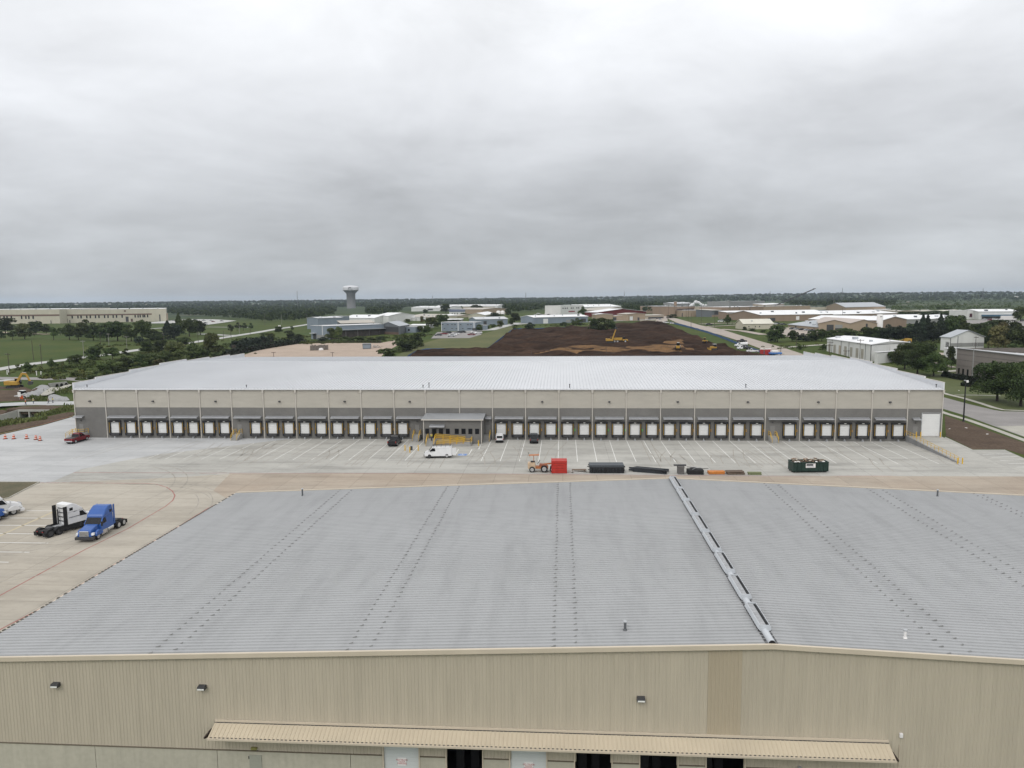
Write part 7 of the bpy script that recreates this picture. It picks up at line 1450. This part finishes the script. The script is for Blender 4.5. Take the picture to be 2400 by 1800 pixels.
grove('behind the office car park', [(1010, 772, 28, 32, 'oak', 'mid'), (1036, 768, 30, 32, 'oak', 'dark'), (1003, 785, 22, 24, 'oak', 'mid'), (988, 778, 14, 22, 'bush', 'mid'), (1124, 775, 14, 17, 'bush', 'mid'), (1172, 769, 17, 17, 'oak', 'light'), (1144, 772, 9, 8, 'bush', 'dark'), (1155, 767, 7, 14, 'bush', 'dark'), (1045, 734, 21, 30, 'oak', 'dark'), (1082, 727, 9, 10, 'cedar', 'mid'), (1116, 732, 17, 32, 'oak', 'dark'), (998, 735, 10, 15, 'bush', 'dark'), (1160, 745, 12, 36, 'bush', 'dark'), (989, 758, 16, 11, 'oak', 'olive'), (1065, 756, 7, 30, 'bush', 'dark'), (955, 756, 8, 20, 'bush', 'light'), (1190, 742, 18, 16, 'oak', 'dark'), (1087, 742, 9, 14, 'bush', 'mid')])
grove('along the dirt site', [(1242, 776, 20, 28, 'bush', 'cedar'), (1320, 767, 12, 17, 'bush', 'dark'), (1306, 768, 6, 14, 'bush', 'light'), (1351, 766, 20, 28, 'oak', 'mid'), (1394, 777, 30, 32, 'bush', 'dark'), (1413, 780, 34, 34, 'bush', 'mid'), (1430, 775, 26, 28, 'bush', 'dark'), (1366, 742, 23, 20, 'oak', 'mid'), (1206, 756, 22, 24, 'oak', 'dark'), (1200, 762, 14, 18, 'bush', 'dark'), (1222, 728, 9, 14, 'oak', 'dark'), (1238, 729, 9, 16, 'oak', 'mid'), (1402, 727, 7, 14, 'bush', 'dark'), (1436, 725, 6, 20, 'bush', 'dark'), (1207, 772, 7, 14, 'bush', 'light'), (1414, 748, 4, 26, 'bush', 'dark')])
grove('right of the tan road', [(1705, 761, 22, 17, 'oak', 'mid'), (1576, 746, 9, 24, 'bush', 'dark'), (1877, 820, 10, 15, 'bush', 'mid'), (1932, 822, 14, 10, 'bush', 'dark'), (1808, 794, 10, 24, 'bush', 'mid'), (1762, 776, 6, 16, 'bush', 'dark'), (1790, 779, 6, 14, 'bush', 'mid'), (1745, 774, 8, 10, 'bush', 'dark')])
grove('behind the white dock building', [(1822, 802, 36, 38, 'oak', 'dark'), (1807, 802, 24, 22, 'bush', 'cedar'), (1856, 800, 24, 28, 'bush', 'dark'), (1882, 800, 17, 28, 'bush', 'cedar'), (1902, 799, 22, 28, 'bush', 'dark'), (1926, 800, 26, 30, 'oak', 'dark'), (1945, 795, 20, 26, 'bush', 'mid'), (1962, 792, 18, 24, 'oak', 'mid'), (1980, 792, 21, 28, 'oak', 'mid'), (2002, 793, 17, 26, 'bush', 'mid'), (2030, 798, 28, 32, 'oak', 'dark'), (2057, 800, 30, 32, 'oak', 'dark'), (2079, 802, 37, 34, 'oak', 'cedar'), (2105, 802, 34, 34, 'oak', 'cedar'), (2128, 802, 38, 34, 'oak', 'cedar'), (2146, 802, 42, 30, 'cedar', 'cedar'), (2161, 801, 53, 30, 'cedar', 'cedar'), (2172, 801, 52, 28, 'cedar', 'cedar'), (2187, 802, 42, 30, 'oak', 'cedar'), (2203, 799, 52, 28, 'cedar', 'cedar'), (2222, 796, 40, 36, 'oak', 'dark'), (2238, 792, 44, 44, 'oak', 'dark'), (2256, 794, 38, 38, 'oak', 'mid')])
grove('around the grey barn', [(2287, 790, 26, 38, 'oak', 'dark'), (2318, 782, 25, 34, 'oak', 'dark'), (2343, 786, 30, 36, 'oak', 'dark'), (2338, 824, 48, 42, 'oak', 'olive'), (2316, 817, 42, 34, 'oak', 'dark'), (2372, 818, 52, 46, 'oak', 'dark'), (2394, 826, 50, 44, 'oak', 'mid'), (2376, 830, 20, 30, 'bush', 'mid'), (2300, 800, 24, 30, 'oak', 'dark'), (2247, 821, 18, 26, 'oak', 'dark'), (2271, 841, 17, 14, 'young', 'dark'), (2392, 754, 28, 30, 'oak', 'mid'), (2356, 806, 40, 36, 'oak', 'olive'), (2208, 845, 11, 19, 'bush', 'mid'), (2213, 730, 13, 28, 'oak', 'mid'), (2118, 743, 11, 28, 'oak', 'dark'), (2142, 744, 12, 28, 'oak', 'dark'), (2167, 744, 12, 28, 'oak', 'dark'), (2191, 744, 13, 28, 'oak', 'dark'), (2216, 745, 14, 28, 'oak', 'dark'), (2246, 745, 13, 26, 'oak', 'dark')])
grove('right of the white warehouse', [(2120, 866, 54, 62, 'big', 'mid'), (2150, 878, 66, 74, 'big', 'dark'), (2188, 882, 50, 60, 'big', 'mid'), (2230, 864, 44, 20, 'oak', 'dark'), (2337, 940, 78, 92, 'big', 'dark'), (2392, 952, 86, 84, 'big', 'dark'), (2104, 850, 24, 40, 'bush', 'mid')])
def hedge(pts, h, w, label, col='dark', n=1600):
    P = GP(pts); r = np.random.default_rng(3+len(label)); L = [(b-a).length for a, b in zip(P[:-1], P[1:])]; V = []
    t = empty('hedge', P[0], 0, label, 'hedge'); Vs = []
    for (a, b), l in zip(zip(P[:-1], P[1:]), L):
        k = int(n*l/sum(L)); f = r.random(k); d = (b-a).normalized(); s = Vector((-d.y, d.x, 0)); ang = r.uniform(0, math.pi, k); lump = 1+.18*np.sin(f*l/3.1)+.12*np.sin(f*l/1.3)
        c = np.array(a)[None]*(1-f)[:, None]+np.array(b)[None]*f[:, None]; off = np.cos(ang)*w/2; z = h*(.15+.85*np.sin(ang))*lump
        c = c+np.outer(off, np.array(s)); c[:, 2] += z*r.uniform(.55, 1, k); Vs.append(c)
    c = np.concatenate(Vs)-np.array(P[0]); k = len(c); nn = r.normal(size=(k, 3)); nn[:, 2] += .8; nn /= np.linalg.norm(nn, axis=1)[:, None]; u = np.cross(nn, r.normal(size=(k, 3))); u /= np.linalg.norm(u, axis=1)[:, None]; v = np.cross(nn, u); s = .16*h*(.6+.8*r.random((k, 1)))
    V = np.stack([c-u*s, c-v*s, c+u*s, c+v*s], 1).reshape(-1, 3); o = bpy.data.objects.new('foliage', npmesh('foliage', V, np.arange(4*k).reshape(-1, 4), MATS['leaf_'+col])); COL.objects.link(o); o.parent = t
    mb = MB(); [mb.bar(Vector(a)-P[0]+Vector((0, 0, h*.3)), Vector(b)-P[0]+Vector((0, 0, h*.3)), w*.5, h*.5) for a, b in zip(P[:-1], P[1:])]; mb.build('branches', M_bark, t)
hedge([(530, 840), (560, 829), (610, 819), (660, 811), (712, 803)], 4.0, 5, 'long dark hedge along the left edge of the gravel lot', 'cedar')
hedge([(548, 818), (575, 811), (606, 805), (640, 803)], 4.5, 5, 'shorter dark hedge behind the first, near the west road', 'cedar', 1100)
hedge([(712, 804), (790, 803), (850, 802.5), (892, 803)], 1.8, 4, 'low scrubby hedge between the gravel lot and the workshops', 'mid')
hedge([(2212, 882), (2240, 888), (2268, 893), (2300, 897)], 1.8, 2.2, 'clipped dark hedge below the grey brick wall', 'cedar')
hedge([(2258, 904), (2276, 907), (2292, 908)], 1.6, 2.4, 'short row of dark shrubs in the lawn beside the flagpole', 'cedar', 700)
# weeds along the creek banks
def weeds():
    r = np.random.default_rng(9); pts = []
    for a, b, n, w in (((-20, 1004), (100, 985), 500, 2.0), ((100, 975), (130, 968), 200, 2.5), ((125, 968), (172, 955), 500, 3.5), ((70, 937), (92, 934), 260, 2.2), ((130, 922), (168, 916), 260, 3), ((0, 996), (40, 988), 260, 2), ((112, 905), (170, 899), 200, 1.5)):
        p, q = np.array(G(*a)), np.array(G(*b)); f = r.random((n, 1)); c = p*(1-f)+q*f; c[:, :2] += r.normal(size=(n, 2))*w*.5; c[:, 2] = hgt(c[:, 0], c[:, 1])+.1; pts.append(c)
    c = np.concatenate(pts); k = len(c); h = (.35+.75*r.random((k, 1))); a = r.uniform(0, 6.28, (k, 1)); u = np.hstack([np.cos(a), np.sin(a), 0*a])*.28; up = np.hstack([r.normal(size=(k, 2))*.25, np.ones((k, 1))])*h
    V = np.stack([c-u, c+u, c+up+u*.5, c+up-u*.5], 1).reshape(-1, 3); o = bpy.data.objects.new('creek_weeds', npmesh('creek_weeds', V, np.arange(4*k).reshape(-1, 4), mat('weed_green', (.06, .085, .022), .9, scale=.25, col2=(.14, .15, .05)))); COL.objects.link(o); tag(o, 'rough green weeds along the creek banks', 'weeds', kind='stuff')
weeds()
def scrub():
    r = np.random.default_rng(31); C_ = []; S_ = []
    for (x0, y0), (x1, y1), w, n in (((60, 876), (330, 850), 9, 150), ((150, 868), (420, 822), 12, 130), ((300, 862), (520, 834), 9, 150), ((420, 830), (560, 806), 10, 110), ((130, 884), (240, 884), 5, 60), ((240, 812), (420, 806), 6, 60), ((700, 806), (900, 800), 5, 90), ((1840, 812), (1935, 820), 8, 30), ((2100, 800), (2230, 806), 8, 50), ((1205, 764), (1390, 762), 4, 40), ((540, 798), (720, 790), 9, 90), ((900, 792), (1000, 786), 8, 50)):
        p, q = np.array(G(x0, y0)), np.array(G(x1, y1)); f = r.random((n, 1)); c = p*(1-f)+q*f; c[:, :2] += r.normal(size=(n, 2))*w; c[:, 2] = hgt(c[:, 0], c[:, 1]); C_.append(c); S_.append(r.uniform(.35, 1.25, n)*np.where(r.random(n) < .15, 1.7, 1))
    c = np.concatenate(C_); s = np.concatenate(S_); q = 42; cc = np.repeat(c, q, 0); ss = np.repeat(s, q)[:, None]; k = len(cc)
    d = r.normal(size=(k, 3)); d /= np.linalg.norm(d, axis=1)[:, None]; d[:, 2] = np.abs(d[:, 2]); cc = cc+d*ss*r.uniform(.6, 1.1, (k, 1))*np.array([1.25, 1.25, 1.0])
    nn = d+r.normal(size=(k, 3))*.5; nn /= np.linalg.norm(nn, axis=1)[:, None]; u = np.cross(nn, r.normal(size=(k, 3))); u /= np.linalg.norm(u, axis=1)[:, None]; v = np.cross(nn, u); e = .26*ss*(.6+.8*r.random((k, 1)))
    V = np.stack([cc-u*e, cc-v*e, cc+u*e, cc+v*e], 1).reshape(-1, 3); o = bpy.data.objects.new('scrub', npmesh('scrub', V, np.arange(4*k).reshape(-1, 4), woodmat('scrub_leaf', (.026, .040, .011), (.060, .075, .022), (.085, .088, .03)))); COL.objects.link(o); tag(o, 'low rough scrub scattered over the grass behind the warehouse', 'scrub', kind='stuff')

# ------------------------------------------------------------------ far woods that read as one mass
def forest(name, label, YB, bands, col, seed, dens=1.0, hscale=1.0):
    r = np.random.default_rng(seed); xs = np.array([p[0] for p in YB], float); ys = np.array([p[1] for p in YB], float); Vall = []
    for r0, r1, n, q, ls, h0, h1 in bands:
        n = int(n*dens); rr = np.exp(r.uniform(math.log(r0), math.log(r1), n)); a = r.uniform(-.78, .66, n); x, y = rr*np.sin(a), rr*np.cos(a); z = hgt(x, y)
        d = np.stack([x, y, z-CAM_H], -1); w = d@_f; px = 1200+F_PX*(d@_r)/w; py = 900-F_PX*(d@_u)/w
        nz = np.sin(x*.011+seed)*np.sin(y*.007+1.3)+.5*np.sin(x*.031-y*.023)
        keep = (py < np.interp(px, xs, ys)) & (px > xs[0]) & (px < xs[-1]) & ((nz > -.75) | (rr < 1500)); x, y, z, rr = x[keep], y[keep], z[keep], rr[keep]; m = len(x)
        if not m: continue
        h = r.uniform(h0, h1, m)*hscale; wd = h*r.uniform(.5, .85, m)
        c = np.repeat(np.stack([x, y, z], -1), q, 0); k = len(c); H = np.repeat(h, q); Wd = np.repeat(wd, q)
        dd = r.normal(size=(k, 3)); dd /= np.linalg.norm(dd, axis=1)[:, None]; dd[:, 2] = np.abs(dd[:, 2])*1.3-.35
        c[:, 0] += dd[:, 0]*Wd*r.uniform(.7, 1.05, k); c[:, 1] += dd[:, 1]*Wd*r.uniform(.7, 1.05, k); c[:, 2] += H*(.58+.42*dd[:, 2])
        nn = dd+r.normal(size=(k, 3))*.4; nn /= np.linalg.norm(nn, axis=1)[:, None]; u = np.cross(nn, r.normal(size=(k, 3))); u /= np.linalg.norm(u, axis=1)[:, None]; v = np.cross(nn, u); s = (ls*(.6+.8*r.random(k))*H/9)[:, None]
        Vall.append(np.stack([c-u*s, c-v*s*.8, c+u*s, c+v*s*.8], 1).reshape(-1, 3))
    V = np.concatenate(Vall); me = npmesh(name, V, np.arange(len(V)).reshape(-1, 4), col); o = bpy.data.objects.new(name, me); COL.objects.link(o); tag(o, label, 'woods', kind='stuff')
def woodmat(name, a, b, c):
    m = mat(name, a, .85, spec=.1, scale=.013, col2=b, fine=0)
    nt = m.node_tree; N, L = nt.nodes, nt.links; bs = N['Principled BSDF']; src = bs.inputs['Base Color'].links[0].from_socket
    tc = N.new('ShaderNodeTexCoord'); t = N.new('ShaderNodeTexNoise'); t.inputs['Scale'].default_value = .09; t.inputs['Detail'].default_value = 2; L.new(tc.outputs['Object'], t.inputs['Vector'])
    r = N.new('ShaderNodeMapRange'); r.inputs[1].default_value = .48; r.inputs[2].default_value = .66; L.new(t.outputs['Fac'], r.inputs[0])
    x = N.new('ShaderNodeMix'); x.data_type = 'RGBA'; x.inputs[7].default_value = (*c, 1); L.new(r.outputs[0], x.inputs[0]); L.new(src, x.inputs[6]); L.new(x.outputs[2], bs.inputs['Base Color']); return m
W1 = woodmat('woods_leaf', (.016, .025, .009), (.032, .047, .015), (.046, .060, .020)); W2 = woodmat('woods_pale', (.046, .068, .022), (.075, .098, .034), (.04, .058, .02))
forest('woods', 'dark broadleaf woods stretching to the horizon', [(-300, 734), (0, 731), (390, 730), (396, 738), (430, 741), (480, 746), (560, 750), (620, 757), (660, 757), (700, 755), (745, 750), (783, 741), (787, 722), (858, 721), (862, 741), (900, 741), (936, 734), (945, 724), (1030, 717), (1170, 717), (1200, 738), (1228, 732), (1310, 728), (1322, 716), (1455, 716), (1465, 738), (1545, 736), (1552, 718), (1620, 712), (1700, 708), (1840, 708), (1850, 718), (1935, 722), (2090, 722), (2100, 706), (2700, 704)],
       [(760, 1600, 5200, 34, 1.25, 7, 12), (1600, 3000, 5200, 20, 1.7, 8, 13), (3000, 7500, 8000, 12, 3.3, 9, 15)], W1, 2)
forest('pale_woods', 'pale green scrubby woods on the far right plain', [(1950, 700), (2060, 722), (2090, 730), (2270, 730), (2400, 728), (2700, 728)], [(1150, 2600, 3800, 22, 1.1, 4, 7.5), (2600, 4500, 2200, 12, 2.0, 5, 8)], W2, 6)

scrub()
# ------------------------------------------------------------------ steam and haze
def steam():
    q = G(1625, 722); s = mpp(q); t = empty('steam_plume', (q.x, q.y+12, q.z), 0, 'white steam blowing right from the brown plant', 'steam'); t['kind'] = 'stuff'
    bm = bmesh.new(); r = random.Random(3)
    for k in range(46):
        f = k/45; x = (-5+50*f)*s; z = (5+9*math.exp(-((f-.28)/.16)**2)+5.5*math.exp(-((f-.92)/.1)**2)*.8+r.uniform(-2.5, 2))*s; rr = r.uniform(1.6, 3.4)*s*(1-.25*f)
        bmesh.ops.create_icosphere(bm, subdivisions=2, radius=rr, matrix=Matrix.Translation((x, r.uniform(-3, 3)*s, z)))
    for v in bm.verts: v.co += Vector((r.gauss(0, .3), r.gauss(0, .3), r.gauss(0, .3)))*s
    me = bpy.data.meshes.new('plume'); bm.to_mesh(me); bm.free(); me.shade_smooth()
    m = bpy.data.materials.new('steam'); m.use_nodes = True; nt = m.node_tree; b = nt.nodes['Principled BSDF']; b.inputs['Base Color'].default_value = (.9, .9, .9, 1); b.inputs['Roughness'].default_value = 1; b.inputs['Specular IOR Level'].default_value = 0; b.inputs['Subsurface Weight'].default_value = 0
    me.materials.append(m); tr_ = nt.nodes.new('ShaderNodeBsdfTransparent'); tl = nt.nodes.new('ShaderNodeBsdfTranslucent'); tl.inputs[0].default_value = (.95, .95, .95, 1); mx = nt.nodes.new('ShaderNodeMixShader'); mx.inputs[0].default_value = .4; m2 = nt.nodes.new('ShaderNodeMixShader'); m2.inputs[0].default_value = .72
    nt.links.new(b.outputs[0], mx.inputs[1]); nt.links.new(tl.outputs[0], mx.inputs[2]); nt.links.new(tr_.outputs[0], m2.inputs[1]); nt.links.new(mx.outputs[0], m2.inputs[2]); nt.links.new(m2.outputs[0], nt.nodes['Material Output'].inputs[0])
    o = bpy.data.objects.new('plume', me); COL.objects.link(o); o.parent = t; o['kind'] = 'stuff'
steam()
HAZE = 5.4e-5
def haze():
    o = MB().box(-15500, 15500, -15500, 15500, -9, 130).build('haze', None); m = bpy.data.materials.new('haze'); m.use_nodes = True; nt = m.node_tree; nt.nodes.remove(nt.nodes['Principled BSDF'])
    v = nt.nodes.new('ShaderNodeVolumePrincipled'); v.inputs['Color'].default_value = (.66, .77, .90, 1); v.inputs['Density'].default_value = HAZE; v.inputs['Anisotropy'].default_value = .0
    nt.links.new(v.outputs[0], nt.nodes['Material Output'].inputs['Volume']); o.data.materials.append(m); tag(o, 'thin pale air haze over the whole plain', 'haze', kind='stuff')
haze()
